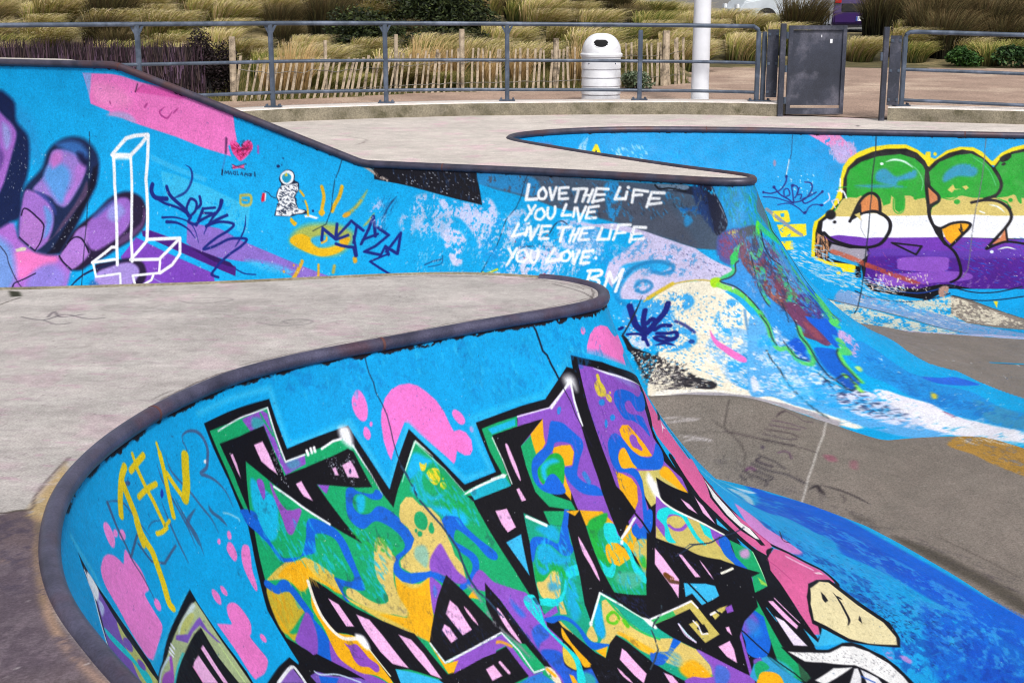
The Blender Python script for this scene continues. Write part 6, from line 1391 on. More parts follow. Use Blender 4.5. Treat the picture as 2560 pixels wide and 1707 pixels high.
PAINT_DECK = """
p 6e6066 b11 w0:-2117,4123 -2029,4130 -1941,4137 -1852,4145 -1763,4152 -1674,4160 -1587,4145 -1557,4175 -1521,4190 -1444,4097 -1325,3744 -1182,3403 -1046,3206 -939,3049 -841,2905 -809,2781 -780,2665 -752,2558 -727,2457 -703,2364 -681,2276 -660,2194 -712,2194 -764,2194 -817,2194 -869,2194 -921,2194 -973,2194 -1026,2194 -1078,2194 -1130,2194 -1182,2194 -1235,2194 -1287,2194 -1339,2194 -1391,2194 -1444,2194 -1496,2194 -1548,2194 -1601,2194 -1620,2265 -1640,2340 -1661,2419 -1683,2504 -1707,2593 -1733,2688 -1760,2789 -1789,2897 -1820,3013 -1853,3137 -1889,3270 -1927,3414 -1969,3569 -2014,3738 -2063,3922
p 5c5262 m1 b66 a60:-1583,3776 -1395,3807 -1221,3456 -1074,3159 -1213,3070 -1474,3206
p 80747e m1 b33 w48 a50:-1619,3872 -1416,3872 -1238,3511 -1053,3159 -1082,2986 -1367,3206
p 8c7c88 m1 b30 w55 a50:-1462,3456 -1238,3403 -982,2986 -1115,2791 -1384,2986
p 4e4658 m1 b38 w50 a70:-1697,4079 -1458,4079 -1308,3654 -1386,3567 -1694,3744
p a88c80 m1 b20 w40 a60:-1475,3823 -1384,3776 -1296,3654 -1364,3714 -1459,3776
s 4a4438 t10 b7:-1737,4182 -1593,4160 -1546,4182 -1508,4190
p c4a878 b14 w14 a85:-1539,4649 -1529,4429 -1520,4228 -1503,4134 -1431,4079 -1431,4152 -1470,4472
p a88c70 b12 w10:-1443,4097 -1482,4152 -1339,3744 -1227,3483 -1134,3302 -1160,3314 -1259,3511 -1393,3872
p b89888 b12 w14 a85:-1247,3538 -1166,3352 -1078,3206 -965,3070 -831,2905 -811,2828 -931,2986 -1047,3137 -1143,3277 -1224,3430
p 6a6058 b13 a80:-1451,4079 -1425,4079 -1335,3776 -1355,3807
s 5a4c50 t6 b3 w10:-1538,4695 -1542,4515 -1532,4307 -1508,4190 -1593,4160
d b8a8b0 n200 l121 t9 g-17 r3 a40:-2844,7106 -624,7209 165,7106 -548,6292 -1362,5509 -1412,4472 -1769,4267
d c890b0 n120 l91 t15 g0 r4 a35:-2844,7106 -624,7209 165,7106 -548,6292 -1362,5509 -1412,4472 -1769,4267
d 9a8c94 n160 l81 t7 g-17 r5 a40:-2844,7106 -624,7209 165,7106 -548,6292 -1362,5509 -1412,4472 -1769,4267
d e4dce0 n160 l94 t11 g-7 r6 a40:-2844,7106 -624,7209 165,7106 -548,6292 -1362,5509 -1412,4472 -1769,4267
s 4a4450 t9 b4 a85:-2418,6832 -2290,6767 -2221,6889 -2085,6795 -2005,6813
s 4a4450 t6 b4 a85:-2290,6767 -2198,6676 -2143,6703
s 4a4450 t9 b4 a85:-2289,6832 -2293,6947 -2225,6832 -2134,6889
s 605864 t6 b4 a70:-1239,6721 -1122,6649 -1000,6676 -971,6739 -1037,6785 -1116,6748 -1088,6703
s 605864 t5 b5 a60:-1731,7209 -1625,7136 -1459,7209 -1492,7261 -1677,7272
s 504850 t4 b2 a80:-53,6474 8,6587 133,6613
s 40383c t5 b2:224,7626 292,7535 380,7401 427,7209 406,7025
p 3a3c30 b10:-2693,7445 -2627,7423 -2579,7314 -2629,7293
s 4a4440 t9 w5:-2621,7106 -2604,7188 -2576,7272
"""
PAINT_FARDECK = """
s 6a5c5c t8 w5 a80:-1828,15354 -1632,15133 -1524,14988 -1527,14707 -1580,14503
s b0a4a4 t13 a50:-1946,15818 -1733,15354
d c89ab4 n90 l65 t11 g-24 r4 a35:-1857,16480 -353,17013 -159,15060 677,13271 1426,12636 -959,13271 -1307,14111
d e0d8d8 n90 l98 t7 g-25 r5 a40:-2026,16480 -365,17580 -159,15060 677,13271 1426,12636 -959,13271
s 8a9098 t10 a60 m0:3999,15978 4247,16309 4623,16654
s 8a9098 t9 a60 m0:4065,15978 4413,16309
p 303038 m1:3979,16445 3965,16395 3954,16364 3949,16364 3952,16395 3962,16445 3976,16496 3987,16527 3992,16527 3989,16496
"""
PAINT_FLOOR = """
p 7a746e m1 b243 a50:1319,10086 2425,10532 2774,9871 2259,9210 1692,9246 1273,9628
s 4a4442 t7 w5 m0:1599,10048 1556,9904 1531,9803 1571,9738 1630,9640 1647,9542 1627,9439
s 4a4442 t5 w5 m0:1456,9877 1530,9791
s 5a5450 t5 a80 w5 m0:1208,9830 1597,9749 1862,9595 2160,9527
s d8d4d0 t8 b2 m0:2413,10376 2248,9788 2172,9589 2094,9374 2030,9219 2003,9136 1971,9050 1931,8952
s 302c30 t5 b3 a70 m0:2432,10449 2467,10578
s cfc8cc t7 b4 a80 e2:1107,9934 1229,9925 1368,9906
s cfc8cc t6 b4 a80 e2:1105,9909 1251,9901 1349,9906
s cfc8cc t7 b4 a80 e2:1206,9804 1312,9776 1437,9715
s cfc8cc t7 b4 a80 e2:1227,9769 1333,9755 1437,9715
s 3c3038 t16 b6 a80 e2:2013,10011 1965,9963 1923,9901
s 4a3848 t11 b6 a65:2005,10011 2078,9975 2134,9929 2202,9954
s 503850 t11 b6 a70:1891,9851 1992,9846 2083,9831 2122,9828
s 503850 t11 b6 a70:1860,9799 1935,9786 2028,9782 2076,9789
s 3c3038 t12 b6 a75:1820,9745 1911,9734 2001,9719 2044,9697
s 403440 t11 b6 a70:1798,9702 1885,9670 1973,9648 2030,9667
s 38343a t11 b5 a80:1790,9647 1876,9616 1977,9584 1994,9594
s 40343c t8 b4 a70:1532,9770 1633,9719 1726,9678 1804,9637
s 3c3038 t7 b4 a75 w5 m0:1804,9637 1949,9595 2065,9562 2147,9518
s 3c3048 t23 b8 a70 e2:1770,9592 1777,9560
s 58385a t12 b6 a75:1874,9510 1921,9521 1948,9499 1954,9447
s 38303c t18 b6 a80:1735,9482 1711,9469 1744,9438 1810,9388
s 38343a t12 b4 a80:1733,9513 1805,9454 1857,9401 1892,9349
s 34303a t12 b4 a85:1679,9454 1750,9385 1803,9344 1896,9285 1992,9166
s 6a3068 t19 b6 a75:1637,9418 1667,9420 1692,9391
s 34303a t10 b4 a85:1615,9417 1673,9356 1737,9296 1778,9277 1798,9289 1757,9330 1692,9390
s 34303a t12 b4 a85:1593,9391 1603,9358 1626,9338
s 34303a t10 b4 a80:1749,9275 1758,9243 1736,9239
s 2c262c t30 b9 a85 e2:2018,9093 2068,9116 2080,9065 2102,9006
s 2c262c t16 b7 a80 e2:2102,9118 2201,9049 2292,8950 2365,8831
s 3c3438 t13 b7 a60 e2:2200,8988 2218,8918 2187,8877
p 4a4440 m1 b22 a60:2203,8747 2270,8660 2302,8611 2246,8648
p 3c3830 m1 b26 a60:2392,8368 2552,8187 2718,7887 2899,7452 2845,7295 2701,7672 2514,8050
s 48403c t6 b4 a60:2640,8353 2750,8161 2875,7909 2959,7716
s 48403c t6 b4 a60:2292,8660 2331,8553 2381,8495
p a04868 m1 b17 a50:2189,9497 2262,9504 2271,9433 2210,9424
p a04868 m1 b16 a35:2372,9460 2423,9478 2394,9348 2349,9360
s 4a4444 t22 b11 a50:1931,8922 2053,8759 2172,8556 2276,8326
d 4a444a n120 l82 t5 g-59 r6 a50:1277,9667 1935,9330 2422,8486 2983,7696 2879,7393 2392,8368 1876,8989
d a8a4a0 n160 l15 t4 g-18 r7 a50:1185,9985 2308,10014 3303,8891 2979,7920 2165,8776 1375,9475
s 2a68d4 t9 b2:2288,8375 2399,8153 2501,7931 2612,7700 2726,7448 2828,7246 2894,7120
s 3a3030 t26 b5 a85:2159,8595 2267,8374 2373,8133 2488,7882 2595,7641 2707,7390 2808,7187 2873,7061
p b08840 m1 b7 w22:3167,9871 3447,10213 3615,10183 3803,10067 4016,9903 3988,8937 3663,8964 3494,9186 3362,9419 3287,9631
d 8a6a38 n90 l97 t6 g-68 r8 a60:3242,9957 3786,10019 3613,9139 3362,9419
d e8e8f0 n60 l107 t7 g-70 r9 a70:3278,10156 3844,10183 3756,9933 3329,9880
p d8ccb4 m1 b16 w20:3700,11570 3897,11473 4022,11214 4123,10982 4347,10790 4315,10703 4089,10886 3906,11069 3738,11416
p 6e6660 b17 a60:3479,12581 3656,12119 3897,11965 4134,11820 4365,11676 4744,11473 4555,10982 4170,11117 3946,11627 3722,11839 3492,12061
s 4a4444 t9 m0:3868,11839 4130,11753 4365,11676
"""

# ---------------- the pools: walls, decks, floor ----------------
PAL = dict(B='00a6e8', K='0a0812', V='8a50c0', G='10a468', g='14aa3e', A='f0ae10', U='0d62d4', P='f07ad0', L='efb4e4', T='19d3d8', O='d9c06c', W='eef2fa', C='36b4e8', R='d9629c', E='e9dcae')
GREY_FLOOR = hexrgb('857c75')
def wall_canvas(f, xs, ys, base):
    X, Y = np.meshgrid(xs, ys); return Canvas(xs, ys, f(X, Y), base)
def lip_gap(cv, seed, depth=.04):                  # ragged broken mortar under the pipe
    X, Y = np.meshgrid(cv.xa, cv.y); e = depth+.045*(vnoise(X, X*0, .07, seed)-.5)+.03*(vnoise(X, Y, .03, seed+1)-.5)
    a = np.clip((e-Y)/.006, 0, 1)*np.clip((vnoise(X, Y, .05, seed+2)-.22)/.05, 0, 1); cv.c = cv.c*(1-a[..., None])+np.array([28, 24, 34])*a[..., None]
xs = np.r_[axis([(0, 8.3, .04)]), lip_axis(near_wall, near_lip, 8.31, 14.95, .0043, 1.5), axis([(14.96, near_lip.L-.02, .04)])]
ys = axis([(0, 3.2, .0045), (3.2, 5.6, .009)])
cv = wall_canvas(near_wall, xs, ys, hexrgb(PAL['B']))
cv.draw(PAINT_NEAR, PAL)
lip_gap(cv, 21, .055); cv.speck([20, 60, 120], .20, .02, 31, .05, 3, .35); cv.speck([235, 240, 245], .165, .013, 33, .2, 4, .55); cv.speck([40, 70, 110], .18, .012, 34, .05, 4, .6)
near_w = tag(cv.mesh('skate_bowl_wall', M['wall']), 'nearest curved concrete bowl wall covered in purple, green and orange wildstyle lettering', 'wall', 'graffiti covered bowl walls')
SPLIT = 15.55
xs = np.r_[axis([(0, 3.4, .04)]), lip_axis(far_wall, far_lip, 3.4, SPLIT, .0080, 1.3)]
ys = axis([(0, 3.2, .0080), (3.2, 4.6, .014)])
cv = wall_canvas(far_wall, xs, ys, hexrgb(PAL['B']))
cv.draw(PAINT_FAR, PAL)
TAIL_EDGE = [(3.27, 13.18), (3.3, 12.79), (3.36, 12.37), (3.41, 11.89), (3.48, 11.77), (3.55, 11.7), (3.8, 11.71), (3.92, 11.48), (4.16, 11.11), (4.37, 10.81), (9.0, 17.0), (2.0, 17.0)]
cv.world_poly(GREY_FLOOR, TAIL_EDGE, -1.45); cv.world_poly(GREY_FLOOR, [(4.9, 5), (4.6, 9.2), (5.0, 12), (12, 12), (12, 5)], -1.6)
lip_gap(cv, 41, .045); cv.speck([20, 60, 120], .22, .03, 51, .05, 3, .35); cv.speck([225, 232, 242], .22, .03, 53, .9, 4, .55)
far_w = tag(cv.mesh('skate_bowl_wall', M['wallfar']), 'middle bowl wall and rounded hip with the white writing love the life you live', 'wall', 'graffiti covered bowl walls')
xs = np.r_[lip_axis(lambda s, t: far_wall(s, t), far_lip, SPLIT, 23.2, .009, 1.2), axis([(23.25, far_lip.L-.02, .05)])]
ys = axis([(0, 4.2, .0092)])
def back_wall(s, t): P = far_wall(s, t); P[..., 2] += .003; return P
cv = wall_canvas(back_wall, xs, ys, hexrgb('06a0e4'))
cv.draw(PAINT_BACK, PAL)
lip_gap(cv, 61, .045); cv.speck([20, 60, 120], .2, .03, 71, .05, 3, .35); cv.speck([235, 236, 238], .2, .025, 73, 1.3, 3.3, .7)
back_w = tag(cv.mesh('skate_bowl_wall', M['wallfar']), 'farthest bowl wall on the right with green, white and purple bubble letters', 'wall', 'graffiti covered bowl walls')
def coping(lip, s0, s1, parent, mat, r, zf, rust):
    s = np.arange(s0, s1, .02 if r > .035 else .04); Cc, Nn = lip.at(s); z = zf(Cc[:, 0]) if zf else np.zeros(len(s))
    MB().tube([(a, b, q-.012) for (a, b), q in zip(Cc, z)], r, 12).build('coping', mat, parent, True)
    cp = parent.children[-1]
    for q in rust:
        k = np.array([q-.007, q, q+.007]); Cq, _ = lip.at(k); zz = zf(Cq[:, 0]) if zf else np.zeros(3)
        MB().tube([(a, b, e-.012) for (a, b), e in zip(Cq, zz)], r+.001, 12).build('joint', M['rust'], cp, True)
coping(near_lip, 9.22, near_lip.L-.1, near_w, M['coping'], .033, None, [11.35, 12.72])
sg = np.arange(.1, 9.25, .04); Cq, Nq = near_lip.at(sg)
MB().tube([(a, b, -.013) for a, b in Cq], .024, 8).build("concrete_edge", M['kerb'], near_w, True)
coping(far_lip, .1, SPLIT, far_w, M['coping_dark'], .036, far_lip_z, [5.6, 8.95, 13.6])
coping(far_lip, SPLIT, far_lip.L-.1, back_w, M['coping_dark'], .036, far_lip_z, [18.4, 21.2])

def inside(X, Y, poly):
    r = np.zeros(X.shape, bool)
    for (x0, y0), (x1, y1) in zip(poly, np.roll(poly, -1, 0)):
        if y0 != y1: r ^= ((y0 > Y) != (y1 > Y)) & (X < (x1-x0)*(Y-y0)/(y1-y0)+x0)
    return r
DECK = hexrgb('c5bfbd')
xs = axis([(-9, -3.2, .2), (-3.2, .6, .009), (.6, 6, .045)]); ys = axis([(-2, 2.6, .05), (2.6, 8, .011)])
X, Y = np.meshgrid(xs, ys)
cv = Canvas(xs, ys, np.stack([X, Y, 0*X+0], -1), DECK)
n1 = vnoise(X, Y*2.2, .35, 81); n2 = vnoise(X*.4, Y*5, .12, 82); n3 = vnoise(X, Y, .22, 83)
cv.c = cv.c*(1+.22*(n1-.5)+.05*(n2-.5)+.16*(vnoise(X, Y, .035, 84)-.5))[..., None]
cv.c += np.clip((n3-.58)/.12, 0, 1)[..., None]*np.array([8, -8, 2])*.6
cv.draw(PAINT_DECK, PAL)
for o0, sd_, al_ in ((.055, 5, .9), (.085, 9, .55)):            # cracked edge of the slab along the pipe
    sg = np.arange(8.2, 12.6, .03); Cq, Nq = near_lip.at(sg); off = o0+.03*(vnoise(sg, sg*0, .12, sd_)-.5)+.018*(vnoise(sg, sg*0, .03, sd_+1)-.5)
    L_ = Cq-Nq*off[:, None]; run = vnoise(sg, sg*0, .35, sd_+2) > .42
    for k in range(len(sg)-1):
        if run[k]: cv.stroke(np.array([70, 60, 62.]), [tuple(L_[k]), tuple(L_[k+1])], .004, alpha=al_, smooth=0)
cv.speck([110, 98, 104], .2, .012, 86, -9, 99, .5); cv.speck([236, 230, 232], .19, .010, 87, -9, 99, .5)
poly = np.vstack([near_lip.C[::3], [(6, -2), (-9, -2)]])
tag(cv.mesh('concrete_deck', M['deckpaint'], keep=inside(X, Y, poly)), kind='structure')
def kerb_y(x): return np.interp(x, [-12, -6, -4.4, -3.56, -2.61, -1.54, -.55, .91, 2.11, 2.8, 3.31, 4.41, 5.95, 9, 14], [11.5, 14.75, 15.85, 16.36, 16.99, 17.43, 17.72, 17.88, 17.90, 17.8, 17.62, 17.10, 16.62, 15.7, 14.4])
def front(x): return np.array([kerb_y(x)])[0]
xs = axis([(-9, -6, .1), (-6, 6.6, .03), (6.6, 10, .1)]); ys = axis([(11.6, 18.3, .03)])
X, Y = np.meshgrid(xs, ys)
al = (X+1.22)*-.942+(Y-12.98)*.335; ac = (X+1.22)*.335+(Y-12.98)*.942
Z = far_lip_z(-1.22-.942*al)*(1-smoothstep((ac-.05-.55*smoothstep((al-2.95)/.9))/(.10+.25*smoothstep((al-2.8)/.8))))*(al > 0)
cv = Canvas(xs, ys, np.stack([X, Y, Z], -1), hexrgb('ddd4ce'))
n1 = vnoise(X, Y*1.5, .6, 91); n2 = vnoise(X*.3, Y*4, .2, 92); n3 = vnoise(X, Y, .3, 93)
cv.c = cv.c*(1+.16*(n1-.5)+.06*(n2-.5)+.12*(vnoise(X, Y, .05, 94)-.5))[..., None]; cv.c += np.clip((n3-.6)/.12, 0, 1)[..., None]*np.array([7, -8, 2])
cv.draw(PAINT_FARDECK, PAL)
poly = np.vstack([far_lip.C[::3], [(10, 20), (-9, 20)]])
tag(cv.mesh('concrete_deck', M['deckfar'], keep=inside(X, Y, poly) & (Y < kerb_y(X)+.3)), kind='structure')
xs = axis([(-8, .5, .1), (.5, 6.2, .0125), (6.2, 16, .15)]); ys = axis([(-1, 6, .08), (6, 13.5, .014), (13.5, 15.2, .05)])
X, Y = np.meshgrid(xs, ys)
cv = Canvas(xs, ys, np.stack([X, Y, ridge_z(X, Y)], -1), hexrgb('857c75'))
n1 = vnoise(X, Y, .8, 101); n2 = vnoise(X*3, Y*.8, .2, 102)
cv.c = cv.c*(1+.16*(n1-.5)+.10*(n2-.5))[..., None]
cv.draw(PAINT_FLOOR, PAL)
tag(cv.mesh('bowl_floor', M['floorpaint']), kind='structure')

# ---------------- kerb, path, dune ground ----------------
def kerb(x0, x1, label):
    xs_ = np.arange(x0, x1+.001, .1); V = []; F = []
    sec = [(0, -.05), (0, .15), (.012, .162), (.34, .165), (.35, .155), (.35, -.05)]
    for x in xs_:
        dy = (kerb_y(x+.05)-kerb_y(x-.05))/.1; l = math.hypot(1, dy)
        for d, z in sec: V.append((x-dy*d/l, float(kerb_y(x))+d/l, z))
    n = len(sec); F = [(i*n+k, (i+1)*n+k, (i+1)*n+k+1, i*n+k+1) for i in range(len(xs_)-1) for k in range(n-1)]
    F += [tuple(range(n)), tuple((len(xs_)-1)*n+k for k in range(n))[::-1]]
    m = MB(); m.add(V, F); o = m.build('kerb', M['kerb'])
    o.data.materials.append(M['kerbtop'])
    for p in o.data.polygons: p.material_index = 1 if p.normal.z > .6 else 0
    return tag(o, label, 'kerb')
kerb(-11, 3.38, 'long low weathered concrete kerb under the railing left of the gate')
kerb(4.47, 13, 'low mossy concrete kerb under the short railing right of the gate')
def bank_y(x): return np.interp(x, [-14, -6.5, -3.6, -2.4, -1.5, -.5, .9, 2.0, 2.75, 3.3, 9, 20], [17, 18.2, 18.7, 19.3, 20.0, 20.5, 20.9, 21.5, 22.2, 26.3, 26.0, 24])
def ground_z(x, y):
    k = kerb_y(x); z = .01+.09*smoothstep((y-k-.3)/2.0); top = np.interp(x, [-12, 1.5, 4, 6, 20], [.92, .86, .55, .42, .42])
    b = bank_y(x); z = z+top*smoothstep((y-b)/np.interp(x, [2, 4], [9.5, 5.0])) + .10*(vnoise(x, y, 2.1, 111)-.5)*smoothstep((y-b)/1.5)
    return z-(top-.22)*smoothstep((y-32.2)/2.5)*smoothstep((x-.0)/3) 
xs = axis([(-60, -16, 4), (-16, 16, .25), (16, 60, 4)]); tt = axis([(0, 16, .2), (16, 26, 1), (26, 160, 12)])
X, Tq = np.meshgrid(xs, tt); Y = kerb_y(X)+.2+Tq; Zg = ground_z(X, Y)
V = np.stack([X, Y, Zg], -1).reshape(-1, 3); nx = len(xs); idx = np.arange(V.shape[0]).reshape(X.shape)
q = np.stack([idx[:-1, :-1], idx[:-1, 1:], idx[1:, 1:], idx[1:, :-1]], -1).reshape(-1, 4)
me = bpy.data.meshes.new('ground'); me.from_pydata(V.tolist(), [], q.tolist()); me.update()
g = link('ground', me, M['path'], None, True); me.materials.append(M['soil']); me.materials.append(M['asphalt']); tag(g, kind='structure')
cx = V[q].mean(1); mi = np.where(cx[:, 1] > 34.5, 2, np.where(cx[:, 1] > bank_y(cx[:, 0])-.05, 1, 0)); me.polygons.foreach_set('material_index', mi.astype(np.int32))
sub = MB().add([(-200, -60, -2.6), (200, -60, -2.6), (200, 260, -2.6), (-200, 260, -2.6)], [(0, 1, 2, 3)]).build('subsoil', M['sand']); tag(sub, kind='structure')

# ---------------- railings and gate ----------------
def top_z(x): return float(np.interp(x, [-6, -3, 0, 1.5, 3.1, 4.6, 6.2], [1.165, 1.135, 1.10, 1.085, 1.07, 1.035, 1.0]))
def rail_y(x): return float(kerb_y(x))+.19
def railing(name, posts, ends, label, both):
    r = empty(name, (0, 0, 0), label=label, cat='railing', group='grey tubular railings')
    for f, rad, nm in ((0, .026, 'handrail'), (-.44, .02, 'middle_rail'), (-.80, .02, 'lower_rail')):
        xs_ = np.arange(ends[0], ends[1]+.001, .12); xs_ = np.r_[xs_[xs_ < ends[1]-.06], ends[1]]; pts = [(x, rail_y(x), top_z(x)+f) for x in xs_]
        if f == 0:
            if both == 'right': pts = pts[:-1]+[(ends[1]-.05, rail_y(ends[1]), top_z(ends[1])-.008), (ends[1]-.01, rail_y(ends[1]), top_z(ends[1])-.035), (ends[1], rail_y(ends[1]), top_z(ends[1])-.08)]
            else: pts = [(ends[0], rail_y(ends[0]), top_z(ends[0])-.08), (ends[0]+.01, rail_y(ends[0]), top_z(ends[0])-.035), (ends[0]+.05, rail_y(ends[0]), top_z(ends[0])-.008)]+pts[1:]
        MB().tube(pts, rad, 12).build(nm, M['rail'], r, True)
    for x, br in posts:
        y = rail_y(x); h = top_z(x); m = MB(); m.box((x, y, (h+.16)/2-(.0 if br else .03)), (.055, .055, h-.16-(.0 if br else .06)))
        p = m.build('post', M['rail'], r, False, .008)
        MB().box((x, y, .172), (.2, .12, .014)).build('base_plate', M['rail'], p, False, .003)
        for sx in (-.075, .075):
            for sy in (-.035, .035): MB().lathe([(0, .202), (.011, .2), (.011, .178), (.015, .178)], 8, (x+sx, y+sy, 0)).build('bolt', M['rail'], p)
        if br:
            for sg in (-1, 1): MB().add([(x+sg*a, y+e, z) for e in (-.012, .012) for a, z in ((.02, h-.13), (.078, h-.02), (.05, h-.02), (.0, h-.10))], [(0, 1, 2, 3), (7, 6, 5, 4), (0, 4, 5, 1), (1, 5, 6, 2), (2, 6, 7, 3), (3, 7, 4, 0)]).build('bracket', M['rail'], p)
    return r
railing('railing', [(-8.2, 1), (-6.9, 1), (-5.55, 1), (-4.17, 1), (-2.83, 1), (-1.54, 1), (-.06, 1), (1.6, 0), (3.04, 0), (3.11, 0)], (-9.5, 3.04), 'long curved three bar grey railing along the kerb left of the gate', 'right')
railing('railing', [(4.66, 0), (6.3, 1), (7.9, 1)], (4.66, 9.6), 'short three bar grey railing on the kerb right of the gate', 'left')
gz = lambda v, y: 0
yg = float(kerb_y(3.38))+.05
gate = empty('metal_gate', (3.30, yg, -.005), label='dark scratched metal sheet gate standing in its frame beside the opening', cat='gate')
def bx(name, par, c, d, mat, bev=.004): return MB().box(c, d).build(name, mat, par, False, bev)
bx('gate_post', gate, (-.01, 0, .55), (.065, .07, 1.14), M['gate'])
fr = MB()
for x, w_ in ((.085, .05), (.74, .045)): fr.box((x, .01, .565), (w_, .045, 1.06))
fr.box((.4125, .01, 1.07), (.605, .045, .05)); fr.box((.4125, .01, .07), (.605, .045, .07))
fr.build('gate_frame', M['gate'], gate)
bx('gate_sheet', gate, (.4125, .02, .59), (.61, .006, .90), M['gate'], 0)
for z in (.2, .58, .98): MB().tube([(.042, 0, z-.04), (.042, 0, z+.04)], .018, 8).build('hinge', M['rail'], gate)
for x, z, a, b in ((.46, .97, .012, .03), (.58, .91, .03, .05)): MB().box((x, .014, z), (a, .004, b)).build('sticker', M['white'], gate)
def plate(x, y, label, z0, z1, wd):
    p = empty('closing_plate', (x, y, 0), label=label, cat='metal plate', group='flat plates beside the opening')
    bx('plate', p, (0, 0, (z0+z1)/2), (wd, .008, z1-z0), M['gate'], 0)
    for sx in (-.35, .35):
        for q in (.08, .5, .93): MB().box((sx*wd, -.008, z0+(z1-z0)*q), (.03, .012, .03)).build('bolt', M['rail'], p)
plate(3.20, float(kerb_y(3.20))+.13, 'flat grey metal plate between the long railing and the gate post', .22, 1.04, .135)
plate(4.53, float(kerb_y(4.53))+.06, 'flat grey metal plate between the slim post and the right railing', .18, .99, .135)
gp = empty('gate_post', (4.40, float(kerb_y(4.40))-.02, 0), label='slim dark square post at the right side of the gate opening', cat='post')
bx('post', gp, (0, 0, .53), (.06, .06, 1.12), M['gate']); bx('latch', gp, (-.04, 0, .75), (.03, .04, .10), M['rail'])

# ---------------- litter bin and lamp post ----------------
by = 18.72; bin_ = empty('litter_bin', (1.155, by, .07), label='white ribbed round litter bin with domed lid behind the railing', cat='litter bin')
zb = lambda k: k
rb = .252
prof = [(rb-.004, 0)]
for k in range(6):
    z0 = k*.108; prof += [(rb-.004, z0), (rb-.012, z0+.004), (rb-.012, z0+.012), (rb+.004, z0+.018), (rb-.002, z0+.10)]
prof += [(rb-.01, .65)]
MB().lathe(prof, 40).build('bin_body', M['white'], bin_, True)
lid = [(rb-.02, .60), (rb+.018, .602), (rb+.022, .63), (rb+.006, .645), (rb, .65)]+[(rb*math.cos(a)**.8 if a < 1.55 else .001, .65+.245*math.sin(a)) for a in np.linspace(.08, 1.56, 14)]
lo = MB().lathe(lid, 64)
holes = []
for f in lo.f: 
    c = sum((Vector(lo.v[i]) for i in f), Vector())/4
    e = ((c.x+.02)/.098)**2+((c.z-.775)/.052)**2
    if c.y < 0 and e < 1: continue
    holes.append(f)
lo.f = holes
lob = lo.build('bin_lid', M['white'], bin_, True)
so_ = lob.modifiers.new('thick', 'SOLIDIFY'); so_.thickness = .008
rim = [(-.02+.1*math.cos(a), -math.sqrt(max(0, (rb*.99)**2*(1-((.775+.055*math.sin(a)-.65)/.25)**2)-(-.02+.1*math.cos(a))**2))-.003, .775+.055*math.sin(a)) for a in np.linspace(0, math.tau, 33)]
MB().tube(rim, .007, 8).build('slot_rim', M['white'], lob, True)
MB().lathe([(rb-.05, .3), (rb-.05, .80), (.12, .86), (.001, .87)], 24).build('bin_liner', M['dark'], bin_, True)
for k in (-1, 1): MB().box((.17*k, -.185, .52), (.014, .014, .014)).build('rivet', M['rail'], bin_)
lp = empty('lamp_post', (2.42, 18.55, .08), label='tall plain white tapered lamp post standing on the path left of the gate', cat='lamp post')
MB().lathe([(.13, 0), (.116, .02), (.112, .5), (.108, 2), (.085, 6.5), (.06, 6.7), (0.001, 6.7)], 32).build('pole', M['lamp'], lp, True)
MB().lathe([(.17, 0), (.17, .02), (.13, .025)], 24).build('base_plate', M['lamp'], lp, True)
MB().tube([(0, 0, 6.6), (.3, -.1, 6.8), (.9, -.3, 6.85)], .03, 8).build('arm', M['lamp'], lp, True)
MB().box((1.1, -.37, 6.84), (.6, .22, .1), -.32).build('lamp_head', M['lamp'], lp, False, .02)

# ---------------- fences ----------------
PF = [(-3.62, 18.75), (-3.3, 18.86), (-2.36, 19.3), (-1.56, 20.0), (-.46, 20.4), (.93, 20.9), (2.03, 21.4), (2.62, 21.9)]
pl = np.array(PF); cl = np.r_[0, np.cumsum(np.linalg.norm(np.diff(pl, axis=0), axis=1))]
fence = empty('paling_fence', (0, 0, 0), label='leaning split chestnut paling fence wired together along the edge of the dune', cat='fence')
s_ = .02; k = 0; wp = []
while s_ < cl[-1]:
    x = np.interp(s_, cl, pl[:, 0]); y = np.interp(s_, cl, pl[:, 1]); z = float(ground_z(x, y))-.03
    h = float(np.interp(x, [-3.6, -3.2, -1, 1, 2.6], [.62, .52, .60, .62, .70]))+rng.uniform(-.035, .03)
    ln = float(np.interp(x, [-3.3, -1.7, -.9, 1.3, 2.6], [.11, .12, .03, .0, -.03]))+rng.uniform(-.03, .03)
    wd = rng.uniform(.026, .042); pts = [(0, 0), (.3, rng.uniform(-.006, .006)), (.7, rng.uniform(-.008, .008)), (1, 0)]
    m = MB(); 
    m.add([(x+ln*t+o_+sx*wd/2*(1-.15*t), y+sy*.012, z+h*t) for t, o_ in pts for sx, sy in ((-1, -1), (1, -1), (1, 1), (-1, 1))],
          [(i*4+j, i*4+(j+1) % 4, i*4+4+(j+1) % 4, i*4+4+j) for i in range(3) for j in range(4)]+[(12, 13, 14, 15)])
    if k < 99: m.build('pale', M['pale'], fence)
    wp.append((x, y, z, h, ln)); s_ += rng.uniform(.078, .102)*(1.0 if k % 9 else 1.3); k += 1
for t, nm in ((.72, 'upper_wire'), (.25, 'lower_wire')):
    for sy in (-.016, .016):
        MB().tube([(x+ln*t+.02*sy, y+sy, z+h*t+.006*math.sin(i*2.1)) for i, (x, y, z, h, ln) in enumerate(wp)], .0035, 5).build(nm, M['wire'], fence)
